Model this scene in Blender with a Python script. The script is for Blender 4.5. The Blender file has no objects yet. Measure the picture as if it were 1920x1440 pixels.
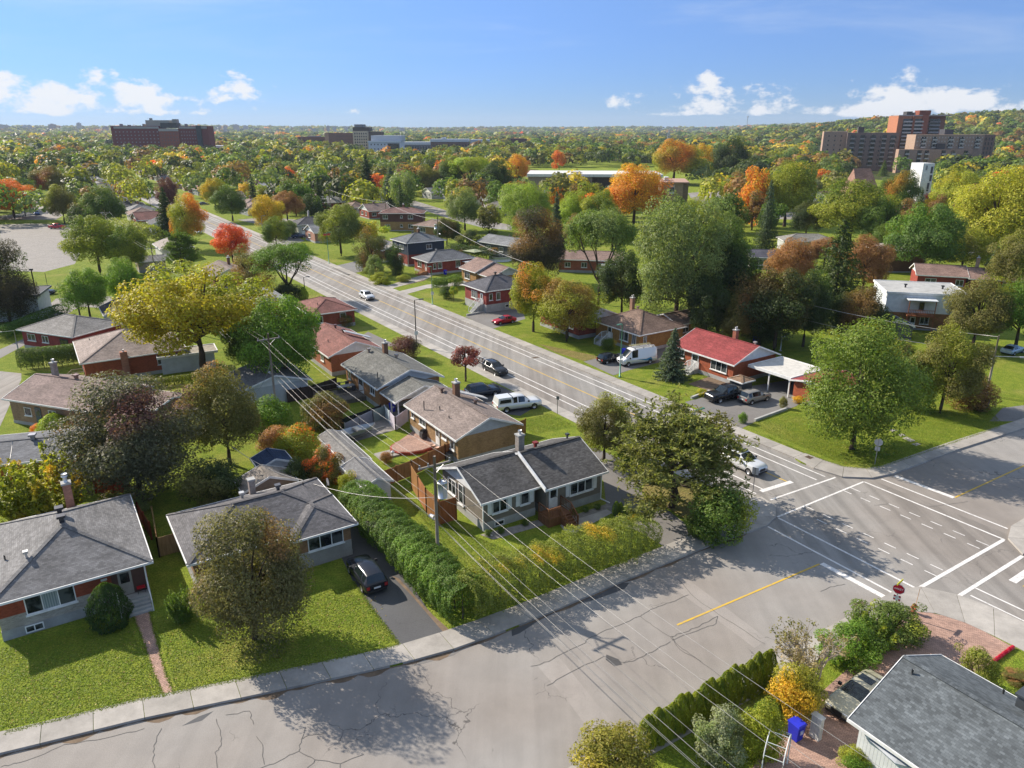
import bpy, math, random
import numpy as np
from mathutils import Vector
random.seed(7)
S = bpy.context.scene
COL = S.collection
R = math.radians

# ------------------------------------------------------------------ camera
CAM_H = 33.0
FPX = 1378.0                      # focal length in pixels of the 1920 px wide photograph
PITCH = math.atan((720 - 243) / FPX)
cam_d = bpy.data.cameras.new("camera")
cam_d.sensor_width = 36.0
cam_d.lens = 36.0 * FPX / 1920.0
cam_d.clip_start = 0.5
cam_d.clip_end = 60000
cam = bpy.data.objects.new("camera", cam_d)
cam.location = (0, 0, CAM_H)
cam.rotation_euler = (math.pi / 2 - PITCH, 0, 0)
COL.objects.link(cam)
S.camera = cam

# ------------------------------------------------------------------ light
SUN_AZ, SUN_EL = R(-57.0), R(33.0)
TO_SUN = Vector((math.sin(SUN_AZ) * math.cos(SUN_EL), math.cos(SUN_AZ) * math.cos(SUN_EL), math.sin(SUN_EL)))
sun_d = bpy.data.lights.new("sun", 'SUN')
sun_d.energy = 5.0
sun_d.angle = R(0.5)
sun_d.color = (1.0, 0.9, 0.76)
sun = bpy.data.objects.new("sun", sun_d)
sun.rotation_euler = TO_SUN.to_track_quat('Z', 'Y').to_euler()
sun.location = (-60, 40, 80)
COL.objects.link(sun)

def build_world():
    w = bpy.data.worlds.new("World")
    S.world = w
    w.use_nodes = True
    nt = w.node_tree
    nt.nodes.clear()
    N = nt.nodes.new
    L = nt.links.new
    out = N('ShaderNodeOutputWorld')
    bg = N('ShaderNodeBackground')
    bg.inputs[1].default_value = 0.104
    sky = N('ShaderNodeTexSky')
    sky.sky_type = 'NISHITA'
    sky.sun_disc = False
    sky.sun_elevation = SUN_EL
    sky.sun_rotation = SUN_AZ
    sky.altitude = 100
    sky.air_density = 1.0
    sky.dust_density = 0.0
    sky.ozone_density = 1.6
    # clouds: noise over the sky's direction, low cumulus near the horizon and thin high cirrus
    tc = N('ShaderNodeTexCoord')
    sep = N('ShaderNodeSeparateXYZ')
    L(tc.outputs['Generated'], sep.inputs[0])
    def math_(op, a, b=None, clamp=False):
        m = N('ShaderNodeMath'); m.operation = op; m.use_clamp = clamp
        for i, q in enumerate((a, b)):
            if q is None: continue
            if isinstance(q, (int, float)): m.inputs[i].default_value = q
            else: L(q, m.inputs[i])
        return m.outputs[0]
    def ramp(v, a, b):
        m = N('ShaderNodeMapRange'); m.interpolation_type = 'SMOOTHSTEP'
        m.inputs[1].default_value = a; m.inputs[2].default_value = b
        L(v, m.inputs[0])
        return m.outputs[0]
    def noise(vec, scale, detail, rough, dist=0):
        n = N('ShaderNodeTexNoise')
        n.inputs['Scale'].default_value = scale
        n.inputs['Detail'].default_value = detail
        n.inputs['Roughness'].default_value = rough
        n.inputs['Distortion'].default_value = dist
        L(vec, n.inputs['Vector'])
        return n.outputs['Fac']
    az = math_('ARCTAN2', sep.outputs[0], sep.outputs[1])
    el = math_('ARCSINE', sep.outputs[2])
    cv = N('ShaderNodeCombineXYZ')
    L(math_('MULTIPLY', az, 15.0), cv.inputs[0])
    L(math_('MULTIPLY', el, 26.0), cv.inputs[1])
    cv.inputs[2].default_value = 3.7
    n1 = noise(cv.outputs[0], 1.0, 7, 0.6)
    # cumulus banks: flat bases just above the horizon, tops up to 5 degrees, spaced evenly round the sky
    grp = math_('SINE', math_('ADD', math_('MULTIPLY', az, 6.35), -1.1))
    low = ramp(el, 0.006, 0.02)
    top = math_('SUBTRACT', 1.0, ramp(el, 0.03, 0.11))
    band = math_('MULTIPLY', low, top)
    c1 = math_('ADD', n1, math_('MULTIPLY', grp, 0.13))
    c1 = math_('ADD', c1, math_('MULTIPLY', math_('SUBTRACT', band, 1.0), 0.4))
    cum = math_('MULTIPLY', ramp(c1, 0.53, 0.63), 0.93)
    cw = N('ShaderNodeCombineXYZ')
    L(math_('ADD', math_('MULTIPLY', az, 2.4), math_('MULTIPLY', el, -2.0)), cw.inputs[0])
    L(math_('MULTIPLY', el, 15.0), cw.inputs[1])
    cw.inputs[2].default_value = 8.1
    n2 = noise(cw.outputs[0], 1.0, 6, 0.6, 0.4)
    cir_fill = math_('MULTIPLY', ramp(n2, 0.47, 0.8), 0.3)
    cir_fill = math_('MULTIPLY', cir_fill, ramp(el, 0.03, 0.12))
    # white added to the unseen upper sky to soften the blue fill light
    cir_fill = math_('ADD', cir_fill, math_('MULTIPLY', ramp(el, 0.25, 1.1), 0.45))
    mix1 = N('ShaderNodeMix'); mix1.data_type = 'RGBA'
    hs = N('ShaderNodeHueSaturation'); hs.inputs['Saturation'].default_value = 1.0; hs.inputs['Value'].default_value = 1.0
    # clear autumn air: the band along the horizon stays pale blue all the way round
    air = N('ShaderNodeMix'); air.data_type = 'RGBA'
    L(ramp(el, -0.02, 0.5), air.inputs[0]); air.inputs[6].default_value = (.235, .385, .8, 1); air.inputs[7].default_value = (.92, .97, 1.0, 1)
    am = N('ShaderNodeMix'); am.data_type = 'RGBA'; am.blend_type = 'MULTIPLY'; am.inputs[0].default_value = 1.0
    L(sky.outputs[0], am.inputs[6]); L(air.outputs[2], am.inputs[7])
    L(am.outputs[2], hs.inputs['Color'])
    L(cir_fill, mix1.inputs[0]); L(hs.outputs[0], mix1.inputs[6]); mix1.inputs[7].default_value = (5.2, 5.5, 5.8, 1)
    mix2 = N('ShaderNodeMix'); mix2.data_type = 'RGBA'
    L(cum, mix2.inputs[0]); L(mix1.outputs[2], mix2.inputs[6]); mix2.inputs[7].default_value = (5.7, 5.75, 5.85, 1)
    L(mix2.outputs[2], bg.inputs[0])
    L(bg.outputs[0], out.inputs[0])
build_world()
S.view_settings.view_transform = 'Standard'
S.view_settings.look = 'None'
S.view_settings.gamma = 1.0
S.view_settings.use_curve_mapping = False
S.view_settings.exposure = 0.66
S.render.engine = 'CYCLES'
S.cycles.max_bounces = 6
S.cycles.diffuse_bounces = 3
S.cycles.transparent_max_bounces = 6
S.cycles.volume_bounces = 0
S.cycles.use_denoising = True
S.cycles.caustics_reflective = False
S.cycles.caustics_refractive = False

# ------------------------------------------------------------------ photo pixel -> ground
def at(x, y, z=0.0):
    """Ground-plane point (at height z) seen at photo pixel x, y."""
    dx = (x - 960) / FPX; dz = -(y - 720) / FPX
    Y = math.cos(PITCH) + dz * math.sin(PITCH)
    Z = -math.sin(PITCH) + dz * math.cos(PITCH)
    t = (z - CAM_H) / Z
    return Vector((dx * t, Y * t, z))
def proj(p):
    y = p[1]; z = p[2] - CAM_H
    d = y * math.cos(PITCH) - z * math.sin(PITCH)
    u = y * math.sin(PITCH) + z * math.cos(PITCH)
    return 960 + FPX * p[0] / d, 720 - FPX * u / d
def depth(p):
    return p[1] * math.cos(PITCH) - (p[2] - CAM_H) * math.sin(PITCH)
def tall(base, ytop):
    """Height of a thing standing at world point base whose top is seen at pixel row ytop."""
    lo, hi = 0.0, 90.0
    for _ in range(40):
        m = (lo + hi) / 2
        if proj((base[0], base[1], m))[1] > ytop: lo = m
        else: hi = m
    return lo
AZM = R(-33.5)                                   # heading of the main road
UD = Vector((math.sin(AZM), math.cos(AZM), 0)); VD = Vector((math.cos(AZM), -math.sin(AZM), 0))
O0 = Vector((33.11, 56.70, 0))                   # centre of the crossing
def uv(u, v, z=0.0):
    p = O0 + UD * u + VD * v
    return Vector((p.x, p.y, z))
def to_uv(p):
    q = Vector((p[0], p[1], 0)) - O0
    return q.dot(UD), q.dot(VD)

# ------------------------------------------------------------------ object helpers
def tag(o, label=None, cat=None, group=None, kind=None):
    if label: o['label'] = label
    if cat: o['category'] = cat
    if group: o['group'] = group
    if kind: o['kind'] = kind
    return o
def thing(name, label, cat, loc=(0, 0, 0), rz=0.0, group=None):
    o = bpy.data.objects.new(name, None)
    o.empty_display_size = 0.3
    o.location = loc; o.rotation_euler = (0, 0, rz)
    COL.objects.link(o)
    return tag(o, label, cat, group)
def place(name, mesh, parent=None, color=None, loc=None, rz=None, scale=None):
    o = bpy.data.objects.new(name, mesh)
    COL.objects.link(o)
    if parent: o.parent = parent
    if color: o.color = (*color[:3], 1)
    if loc is not None: o.location = loc
    if rz is not None: o.rotation_euler = (0, 0, rz)
    if scale is not None: o.scale = scale
    return o
def copy_tree(o, parent=None, **kw):
    c = o.copy(); COL.objects.link(c); c.parent = parent
    for ch in o.children:
        copy_tree(ch, c)
    return c

class MB:
    """Collects faces and builds one mesh with metre-scaled UVs laid along each face."""
    def __init__(s): s.v = []; s.f = []; s.sm = []
    def poly(s, pts, smooth=False):
        n = len(s.v); s.v += [tuple(p) for p in pts]; s.f.append(tuple(range(n, n + len(pts)))); s.sm.append(smooth); return s
    def mesh(s, vs, fs, smooth=False):
        n = len(s.v); s.v += [tuple(p) for p in vs]
        for f in fs: s.f.append(tuple(i + n for i in f)); s.sm.append(smooth)
        return s
    def box(s, x0, x1, y0, y1, z0, z1):
        v = [(x0, y0, z0), (x1, y0, z0), (x1, y1, z0), (x0, y1, z0), (x0, y0, z1), (x1, y0, z1), (x1, y1, z1), (x0, y1, z1)]
        return s.mesh(v, [(3, 2, 1, 0), (4, 5, 6, 7), (0, 1, 5, 4), (1, 2, 6, 5), (2, 3, 7, 6), (3, 0, 4, 7)])
    def bar(s, a, b, w, h, up=(0, 0, 1)):
        a = Vector(a); b = Vector(b); d = (b - a).normalized(); up = Vector(up)
        sx = d.cross(up)
        if sx.length < 1e-5: sx = d.cross(Vector((0, 1, 0)))
        sx.normalize(); uu = sx.cross(d).normalized()
        v = []
        for q in (a, b):
            for i, j in ((-1, -1), (1, -1), (1, 1), (-1, 1)):
                v.append(q + sx * (w / 2 * i) + uu * (h / 2 * j))
        return s.mesh(v, [(3, 2, 1, 0), (4, 5, 6, 7), (0, 1, 5, 4), (1, 2, 6, 5), (2, 3, 7, 6), (3, 0, 4, 7)])
    def prism(s, poly, z0, z1):
        n = len(poly)
        ar = sum(poly[i][0] * poly[(i + 1) % n][1] - poly[(i + 1) % n][0] * poly[i][1] for i in range(n))
        if ar < 0: poly = poly[::-1]
        v = [(p[0], p[1], z0) for p in poly] + [(p[0], p[1], z1) for p in poly]
        f = [tuple(range(n - 1, -1, -1)), tuple(range(n, 2 * n))]
        f += [(i, (i + 1) % n, n + (i + 1) % n, n + i) for i in range(n)]
        return s.mesh(v, f)
    def slab(s, q, t):
        """A quad or polygon with thickness t below it."""
        q = [Vector(p) for p in q]; n = len(q)
        nn = (q[1] - q[0]).cross(q[2] - q[1]).normalized()
        if nn.z < 0: q = q[::-1]; nn = -nn
        v = q + [p - nn * t for p in q]
        f = [tuple(range(n)), tuple(range(2 * n - 1, n - 1, -1))] + [((i + 1) % n, i, n + i, n + (i + 1) % n) for i in range(n)]
        return s.mesh(v, f)
    def tube(s, pts, rad, n=6, cap=True):
        pts = [Vector(p) for p in pts]
        if not isinstance(rad, (list, tuple)): rad = [rad] * len(pts)
        vs = []; fs = []
        ref = Vector((0, 0, 1))
        for i, p in enumerate(pts):
            d = (pts[min(i + 1, len(pts) - 1)] - pts[max(i - 1, 0)]).normalized()
            a = d.cross(ref)
            if a.length < .05: a = d.cross(Vector((1, 0, 0)))
            a.normalize(); b = d.cross(a)
            for k in range(n):
                t = 2 * math.pi * k / n
                vs.append(p + (a * math.cos(t) + b * math.sin(t)) * rad[i])
        for i in range(len(pts) - 1):
            for k in range(n):
                fs.append((i * n + k, i * n + (k + 1) % n, (i + 1) * n + (k + 1) % n, (i + 1) * n + k))
        if cap:
            fs.append(tuple(range(n))); m = (len(pts) - 1) * n; fs.append(tuple(m + k for k in range(n - 1, -1, -1)))
        return s.mesh(vs, fs, True)
    def disc(s, c, r, n=16, ax='z', sx=1.0):
        p = []
        for k in range(n):
            t = 2 * math.pi * k / n; a, b = math.cos(t) * r * sx, math.sin(t) * r
            p.append((c[0] + a, c[1] + b, c[2]) if ax == 'z' else ((c[0], c[1] + a, c[2] + b) if ax == 'x' else (c[0] + a, c[1], c[2] + b)))
        return s.poly(p)
    def data(s, name, mat):
        me = bpy.data.meshes.new(name)
        me.from_pydata(s.v, [], s.f)
        if any(s.sm): me.polygons.foreach_set('use_smooth', s.sm)
        uvl = me.uv_layers.new(name='UVMap').data
        co = s.v
        for p in me.polygons:
            n = p.normal
            if abs(n.z) > 0.995: ux, uy = Vector((1, 0, 0)), Vector((0, 1, 0))
            else:
                ux = Vector((-n.y, n.x, 0)).normalized(); uy = n.cross(ux)
            for li in p.loop_indices:
                q = Vector(co[me.loops[li].vertex_index])
                uvl[li].uv = (q.dot(ux), q.dot(uy))
        if mat: me.materials.append(mat)
        return me
    def build(s, name, mat, parent=None, color=None, **kw):
        return place(name, s.data(name, mat), parent, color, **kw)

# ------------------------------------------------------------------ materials
class NT:
    def __init__(s, name):
        s.m = bpy.data.materials.new(name); s.m.use_nodes = True
        s.t = s.m.node_tree; s.t.nodes.clear()
        s.out = s.n('ShaderNodeOutputMaterial')
        s.b = s.n('ShaderNodeBsdfPrincipled')
        s.l(s.b.outputs[0], s.out.inputs[0])
    def n(s, t, **kw):
        q = s.t.nodes.new(t)
        for k, v in kw.items(): setattr(q, k, v)
        return q
    def l(s, a, b): s.t.links.new(a, b)
    def set(s, node, **kw):
        for k, v in kw.items(): node.inputs[k.replace('_', ' ')].default_value = v
        return node
    def math(s, op, a, b=None, c=None, clamp=False):
        m = s.n('ShaderNodeMath', operation=op, use_clamp=clamp)
        for i, q in enumerate((a, b, c)):
            if q is None: continue
            if isinstance(q, (int, float)): m.inputs[i].default_value = q
            else: s.l(q, m.inputs[i])
        return m.outputs[0]
    def mix(s, f, a, b, mode='MIX'):
        m = s.n('ShaderNodeMix', data_type='RGBA', blend_type=mode)
        for i, q in ((0, f), (6, a), (7, b)):
            if isinstance(q, (int, float)): m.inputs[i].default_value = q
            elif isinstance(q, (tuple, list)): m.inputs[i].default_value = (*q[:3], 1)
            else: s.l(q, m.inputs[i])
        return m.outputs[2]
    def noise(s, vec, scale, detail=4, rough=.55, dist=0.0):
        q = s.n('ShaderNodeTexNoise')
        q.inputs['Scale'].default_value = scale; q.inputs['Detail'].default_value = detail
        q.inputs['Roughness'].default_value = rough; q.inputs['Distortion'].default_value = dist
        if vec is not None: s.l(vec, q.inputs['Vector'])
        return q.outputs['Fac']
    def step(s, v, a, b, lo=0.0, hi=1.0):
        m = s.n('ShaderNodeMapRange', interpolation_type='SMOOTHSTEP')
        m.inputs[1].default_value = a; m.inputs[2].default_value = b; m.inputs[3].default_value = lo; m.inputs[4].default_value = hi
        s.l(v, m.inputs[0]); return m.outputs[0]
    def uv(s): return s.n('ShaderNodeTexCoord').outputs['UV']
    def obj(s): return s.n('ShaderNodeTexCoord').outputs['Object']
    def pos(s): return s.n('ShaderNodeNewGeometry').outputs['Position']
    def ocol(s): return s.n('ShaderNodeObjectInfo').outputs['Color']
    def gain(s, c, f):
        """colour times a scalar socket"""
        return s.mix(1.0, c, f, 'MULTIPLY')
    def bump(s, h, strength, dist=0.02):
        b = s.n('ShaderNodeBump'); b.inputs['Strength'].default_value = strength; b.inputs['Distance'].default_value = dist
        s.l(h, b.inputs['Height']); s.l(b.outputs[0], s.b.inputs['Normal'])
    def fin(s, col, rough=.8, spec=.3, metal=0.0):
        if isinstance(col, (tuple, list)): s.b.inputs['Base Color'].default_value = (*col[:3], 1)
        else: s.l(col, s.b.inputs['Base Color'])
        if isinstance(rough, (int, float)): s.b.inputs['Roughness'].default_value = rough
        else: s.l(rough, s.b.inputs['Roughness'])
        s.b.inputs['Specular IOR Level'].default_value = spec
        s.b.inputs['Metallic'].default_value = metal
        return s.m

def m_paint(name, rough=.6, spec=.4, metal=0.0, var=.18, vs=1.7):
    t = NT(name); n = t.noise(t.obj(), vs, 5, .6)
    return t.fin(t.gain(t.ocol(), t.step(n, .25, .75, 1 - var, 1 + var * .6)), rough, spec, metal)
PAINT = m_paint('painted_surface')
METAL = m_paint('weathered_metal', .45, .5, .6, .12)
WOOD = None
def m_wood():
    t = NT('stained_wood'); u = t.uv()
    mp = t.n('ShaderNodeMapping'); mp.inputs['Scale'].default_value = (7, .6, 1); t.l(u, mp.inputs[0])
    n = t.noise(mp.outputs[0], 1.0, 4, .6); n2 = t.noise(t.obj(), .8, 3)
    sp = t.n('ShaderNodeSeparateXYZ'); t.l(u, sp.inputs[0])
    fr = t.math('FRACT', t.math('MULTIPLY', sp.outputs[0], 6.8))
    gap = t.step(fr, .0, .09, .45, 1.0)
    f = t.math('MULTIPLY', t.step(n, .3, .7, .72, 1.15), t.step(n2, .3, .7, .85, 1.1))
    t.bump(gap, .6, .02)
    return t.fin(t.gain(t.ocol(), t.math('MULTIPLY', f, gap)), .75, .25)
WOOD = m_wood()
def m_glass():
    t = NT('window_glass'); n = t.noise(t.obj(), 1.1, 2)
    c = t.mix(t.step(n, .42, .62), (.012, .016, .02), (.09, .1, .1))
    return t.fin(c, .06, .6)
GLASS = m_glass()
def m_curtain():
    t = NT('curtained_glass'); sp = t.n('ShaderNodeSeparateXYZ'); t.l(t.uv(), sp.inputs[0])
    w = t.math('SINE', t.math('MULTIPLY', sp.outputs[0], 42.0))
    c = t.mix(t.step(w, -1, 1), (.2, .25, .26), (.38, .42, .42))
    return t.fin(c, .1, .6)
CURTAIN = m_curtain()
def m_shingle(name='roof_shingles', contrast=1.0):
    t = NT(name); u = t.uv()
    br = t.n('ShaderNodeTexBrick'); br.offset = .5; br.offset_frequency = 2
    t.set(br, Scale=1.0, Mortar_Size=.006, Mortar_Smooth=.3, Bias=0.0, Brick_Width=.24, Row_Height=.143)
    br.inputs['Color1'].default_value = (1 + .2 * contrast,) * 3 + (1,); br.inputs['Color2'].default_value = (1 - .24 * contrast,) * 3 + (1,)
    br.inputs['Mortar'].default_value = (.55, .55, .55, 1)
    t.l(u, br.inputs['Vector'])
    mp = t.n('ShaderNodeMapping'); mp.inputs['Scale'].default_value = (.35, 1.6, 1); t.l(u, mp.inputs[0])
    n = t.noise(mp.outputs[0], 1.2, 5, .65)
    n2 = t.noise(t.obj(), .35, 4, .6)
    f = t.math('MULTIPLY', t.step(n, .25, .75, .82, 1.2), t.step(n2, .3, .7, .84, 1.14))
    sp = t.n('ShaderNodeSeparateXYZ'); t.l(u, sp.inputs[0])
    row = t.math('FRACT', t.math('DIVIDE', sp.outputs[1], .143))
    t.bump(t.math('SUBTRACT', 1.0, row), .55, .018)
    c = t.gain(t.gain(t.ocol(), br.outputs['Color']), f)
    return t.fin(c, .85, .2)
SHINGLE = m_shingle()
SHINGLE2 = m_shingle('roof_shingles_mottled', 1.3)
def m_brick():
    t = NT('brick_wall'); u = t.uv()
    br = t.n('ShaderNodeTexBrick'); br.offset = .5
    t.set(br, Scale=1.0, Mortar_Size=.008, Mortar_Smooth=.2, Bias=0.0, Brick_Width=.21, Row_Height=.075)
    br.inputs['Color1'].default_value = (1.16, 1.12, 1.1, 1); br.inputs['Color2'].default_value = (.78, .76, .75, 1); br.inputs['Mortar'].default_value = (1.05, 1.1, 1.15, 1)
    t.l(u, br.inputs['Vector'])
    n = t.noise(t.obj(), .9, 5, .65)
    t.bump(br.outputs['Fac'], -.35, .01)
    return t.fin(t.gain(t.gain(t.ocol(), br.outputs['Color']), t.step(n, .25, .75, .8, 1.15)), .85, .2)
BRICK = m_brick()
def m_siding(name, axis, step_):
    t = NT(name); sp = t.n('ShaderNodeSeparateXYZ'); t.l(t.uv(), sp.inputs[0])
    fr = t.math('FRACT', t.math('DIVIDE', sp.outputs[axis], step_))
    sh = t.step(fr, 0, .14, .62, 1.0)
    n = t.noise(t.obj(), 1.3, 4)
    t.bump(fr, .5, .015)
    return t.fin(t.gain(t.ocol(), t.math('MULTIPLY', sh, t.step(n, .3, .7, .9, 1.06))), .6, .3)
SIDING = m_siding('lap_siding', 1, .18)
VSIDING = m_siding('vertical_siding', 0, .2)
def m_concrete(name, base, scale=1.0, stain=.25):
    t = NT(name); p = t.pos()
    n = t.noise(p, .7 * scale, 6, .65); n2 = t.noise(p, 14 * scale, 3, .6); n3 = t.noise(p, .12 * scale, 3)
    rp = t.n('ShaderNodeObjectInfo').outputs['Random']
    f = t.math('MULTIPLY', t.math('MULTIPLY', t.step(n, .2, .8, 1 - stain, 1 + stain * .5), t.step(n2, .2, .8, .93, 1.06)), t.math('MULTIPLY', t.step(n3, .3, .7, .92, 1.06), t.step(rp, 0, 1, .9, 1.08)))
    t.bump(n2, .25, .01)
    return t.fin(t.gain((*base, 1), f), .85, .2)
CONCRETE = m_concrete('sidewalk_concrete', (.39, .365, .335))
FOUND = m_concrete('foundation_concrete', (.4, .4, .39), 1.5)
GRAVEL = m_concrete('gravel', (.27, .25, .23), 3.0, .35)
def m_asphalt(name, base, crack=1.0, streak=.5, tint=(.02, 0, -.02), az=0.0):
    t = NT(name); p = t.pos()
    big = t.noise(p, .06, 2, .6); mid = t.noise(p, .5, 4, .65); fine = t.noise(p, 22, 1, .6)
    mp = t.n('ShaderNodeMapping'); mp.inputs['Rotation'].default_value = (0, 0, az); mp.inputs['Scale'].default_value = (.9, .035, 1); t.l(p, mp.inputs[0])
    st = t.noise(mp.outputs[0], 1.0, 4, .6)
    f = t.math('MULTIPLY', t.math('MULTIPLY', t.step(big, .3, .7, .88, 1.1), t.step(mid, .25, .75, .93, 1.06)), t.math('MULTIPLY', t.step(fine, .2, .8, .83, 1.13), t.step(st, .3, .7, 1 - streak * .22, 1 + streak * .1)))
    w = t.n('ShaderNodeTexNoise'); t.set(w, Scale=.8, Detail=4.0); t.l(p, w.inputs['Vector'])
    wv = t.n('ShaderNodeVectorMath', operation='SCALE'); t.l(w.outputs['Color'], wv.inputs[0]); wv.inputs['Scale'].default_value = 1.6
    ad = t.n('ShaderNodeVectorMath', operation='ADD'); t.l(p, ad.inputs[0]); t.l(wv.outputs[0], ad.inputs[1])
    def cracks(scale, width, thr, seed):
        vo = t.n('ShaderNodeTexVoronoi', feature='DISTANCE_TO_EDGE'); t.set(vo, Scale=scale); t.l(ad.outputs[0], vo.inputs['Vector'])
        msk = t.noise(p, .11, 2, .5, seed)
        return t.math('MULTIPLY', t.step(vo.outputs['Distance'], 0, width * scale, 1, 0), t.step(msk, thr, thr + .05))
    c1 = cracks(.13, .035, .5, 0.3)
    c2 = cracks(.62, .02, .62, 1.7)
    ck = t.math('MULTIPLY', t.math('MAXIMUM', c1, c2), .72 * crack)
    col = t.mix(t.step(big, .35, .65), (base[0] * 1.03, base[1], base[2] * .98), (base[0] * .97, base[1], base[2] * 1.03))
    col = t.mix(ck, t.gain(col, f), (.035, .034, .034))
    t.bump(fine, .3, .008)
    return t.fin(col, .82, .25)
ASPHALT = m_asphalt('street_asphalt', (.29, .268, .247), 1.0, .35, az=R(-57))
ASPHALT_MAIN = m_asphalt('main_road_asphalt', (.275, .256, .236), .55, 1.0, az=AZM * -1)
ASPHALT_DARK = m_asphalt('driveway_asphalt', (.1, .1, .104), .4, .1)
ASPHALT_MID = m_asphalt('old_driveway_asphalt', (.2, .192, .185), .6, .1)
TRENCH = m_asphalt('trench_asphalt', (.325, .3, .278), .5, .2)
PATCH = m_asphalt('asphalt_patch', (.085, .085, .088), 0, 0)
CRACK = m_paint('crack_sealant', .8, .2)
def m_grass(name, c1, c2, dry, drya):
    t = NT(name); p = t.pos()
    big = t.noise(p, .09, 3, .6); mid = t.noise(p, .9, 3, .7); fine = t.noise(p, 6.5, 2, .75); ff = t.noise(p, 24, 0, .7)
    col = t.mix(t.step(mid, .3, .7), c1, c2)
    col = t.mix(t.math('MULTIPLY', t.step(big, .52, .72), drya), col, dry)
    f = t.math('MULTIPLY', t.step(fine, .25, .75, .6, 1.34), t.step(ff, .2, .8, .72, 1.25))
    t.bump(t.math('ADD', fine, t.math('MULTIPLY', ff, .5)), 1.0, .16)
    return t.fin(t.gain(col, f), .9, .1)
GRASS = m_grass('lawn_grass', (.17, .245, .025), (.27, .315, .04), (.4, .35, .1), .5)
GRASS_DRY = m_grass('dry_grass', (.22, .2, .06), (.3, .24, .09), (.33, .25, .12), .8)
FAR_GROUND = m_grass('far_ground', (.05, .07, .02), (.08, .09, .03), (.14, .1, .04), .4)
SOIL = m_concrete('bare_soil', (.2, .145, .1), 2.0, .4)
def m_paver(name, base, bw, rh, rot=0.0):
    t = NT(name); mp = t.n('ShaderNodeMapping'); mp.inputs['Rotation'].default_value = (0, 0, rot); t.l(t.pos(), mp.inputs[0])
    br = t.n('ShaderNodeTexBrick'); br.offset = .5
    t.set(br, Scale=1.0, Mortar_Size=.012, Mortar_Smooth=.2, Bias=0.0, Brick_Width=bw, Row_Height=rh)
    br.inputs['Color1'].default_value = (1.2, 1.15, 1.12, 1); br.inputs['Color2'].default_value = (.82, .8, .8, 1); br.inputs['Mortar'].default_value = (.55, .52, .5, 1)
    t.l(mp.outputs[0], br.inputs['Vector'])
    n = t.noise(t.pos(), .35, 5, .6)
    t.bump(br.outputs['Fac'], -.4, .012)
    return t.fin(t.gain(t.gain((*base, 1), br.outputs['Color']), t.step(n, .25, .75, .82, 1.18)), .85, .2)
PAVER = m_paver('brick_paving', (.4, .27, .22), .24, .12, R(33))
def m_marking(name, base):
    t = NT(name); p = t.pos(); n = t.noise(p, 5, 5, .7); n2 = t.noise(p, .6, 3)
    w = t.math('MULTIPLY', t.step(n, .36, .5, .55, 1), t.step(n2, .3, .6, .85, 1))
    return t.fin(t.mix(w, (.27, .26, .25), base), .7, .3)
WHITE_LINE = m_marking('white_road_paint', (.74, .72, .7))
YELLOW_LINE = m_marking('yellow_road_paint', (.62, .4, .05))
def m_leaf(name, vertex=False):
    t = NT(name)
    g = t.n('ShaderNodeNewGeometry')
    rnd = g.outputs['Random Per Island']
    if vertex:
        a = t.n('ShaderNodeAttribute', attribute_name='leafcol'); col = a.outputs['Color']
    else:
        tn = t.n('ShaderNodeAttribute', attribute_name='tone').outputs['Fac']
        ac = t.n('ShaderNodeAttribute', attribute_type='OBJECT', attribute_name='accent').outputs['Color']
        am = t.n('ShaderNodeAttribute', attribute_type='OBJECT', attribute_name='amount').outputs['Fac']
        f = t.math('MULTIPLY_ADD', t.math('ADD', t.math('SUBTRACT', tn, 1.0), am), 4.0, t.math('MULTIPLY', rnd, .5))
        f = t.math('MINIMUM', t.math('MAXIMUM', f, 0.0), 1.0)
        col = t.mix(f, t.ocol(), ac)
    hsv = t.n('ShaderNodeHueSaturation')
    t.l(t.step(rnd, 0, 1, .485, .515), hsv.inputs['Hue'])
    r2 = t.math('FRACT', t.math('MULTIPLY', rnd, 7.31))
    t.l(t.step(r2, 0, 1, *((.85, 1.15) if vertex else (.72, 1.3))), hsv.inputs['Value'])
    hsv.inputs['Saturation'].default_value = .98
    t.l(t.mix(1.0, col, (1.2, 1.17, 1.0), 'MULTIPLY'), hsv.inputs['Color'])
    t.b.inputs['Roughness'].default_value = .55
    t.b.inputs['Specular IOR Level'].default_value = .25
    t.l(hsv.outputs[0], t.b.inputs['Base Color'])
    tr = t.n('ShaderNodeBsdfTranslucent')
    t.l(t.mix(1.0, hsv.outputs[0], (1.15, 1.2, .5), 'MULTIPLY'), tr.inputs['Color'])
    mx = t.n('ShaderNodeMixShader'); mx.inputs[0].default_value = .4
    t.l(t.b.outputs[0], mx.inputs[1]); t.l(tr.outputs[0], mx.inputs[2]); t.l(mx.outputs[0], t.out.inputs[0])
    return t.m
LEAF = m_leaf('foliage')
LEAFV = m_leaf('forest_foliage', True)
def m_bark():
    t = NT('bark'); n = t.noise(t.obj(), 9, 4, .7)
    return t.fin(t.gain(t.ocol(), t.step(n, .3, .7, .6, 1.3)), .9, .1)
BARK = m_bark()
CARPAINT = m_paint('car_paint', .22, .6, .25, .03)
def m_flat(name, col, rough=.6, spec=.3, metal=0.0):
    t = NT(name); n = t.noise(t.obj(), 3.0, 3); return t.fin(t.gain((*col, 1), t.step(n, .3, .7, .88, 1.1)), rough, spec, metal)
RUBBER = m_flat('tyre_rubber', (.018, .018, .018), .8, .2)
RIM = m_flat('alloy_rim', (.45, .45, .46), .35, .5, .8)
DARKTRIM = m_flat('dark_trim', (.02, .02, .022), .5, .4)
CARGLASS = m_flat('car_glass', (.012, .018, .022), .05, .7)
LAMPWHITE = m_flat('headlamp', (.75, .76, .78), .12, .7)
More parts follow.
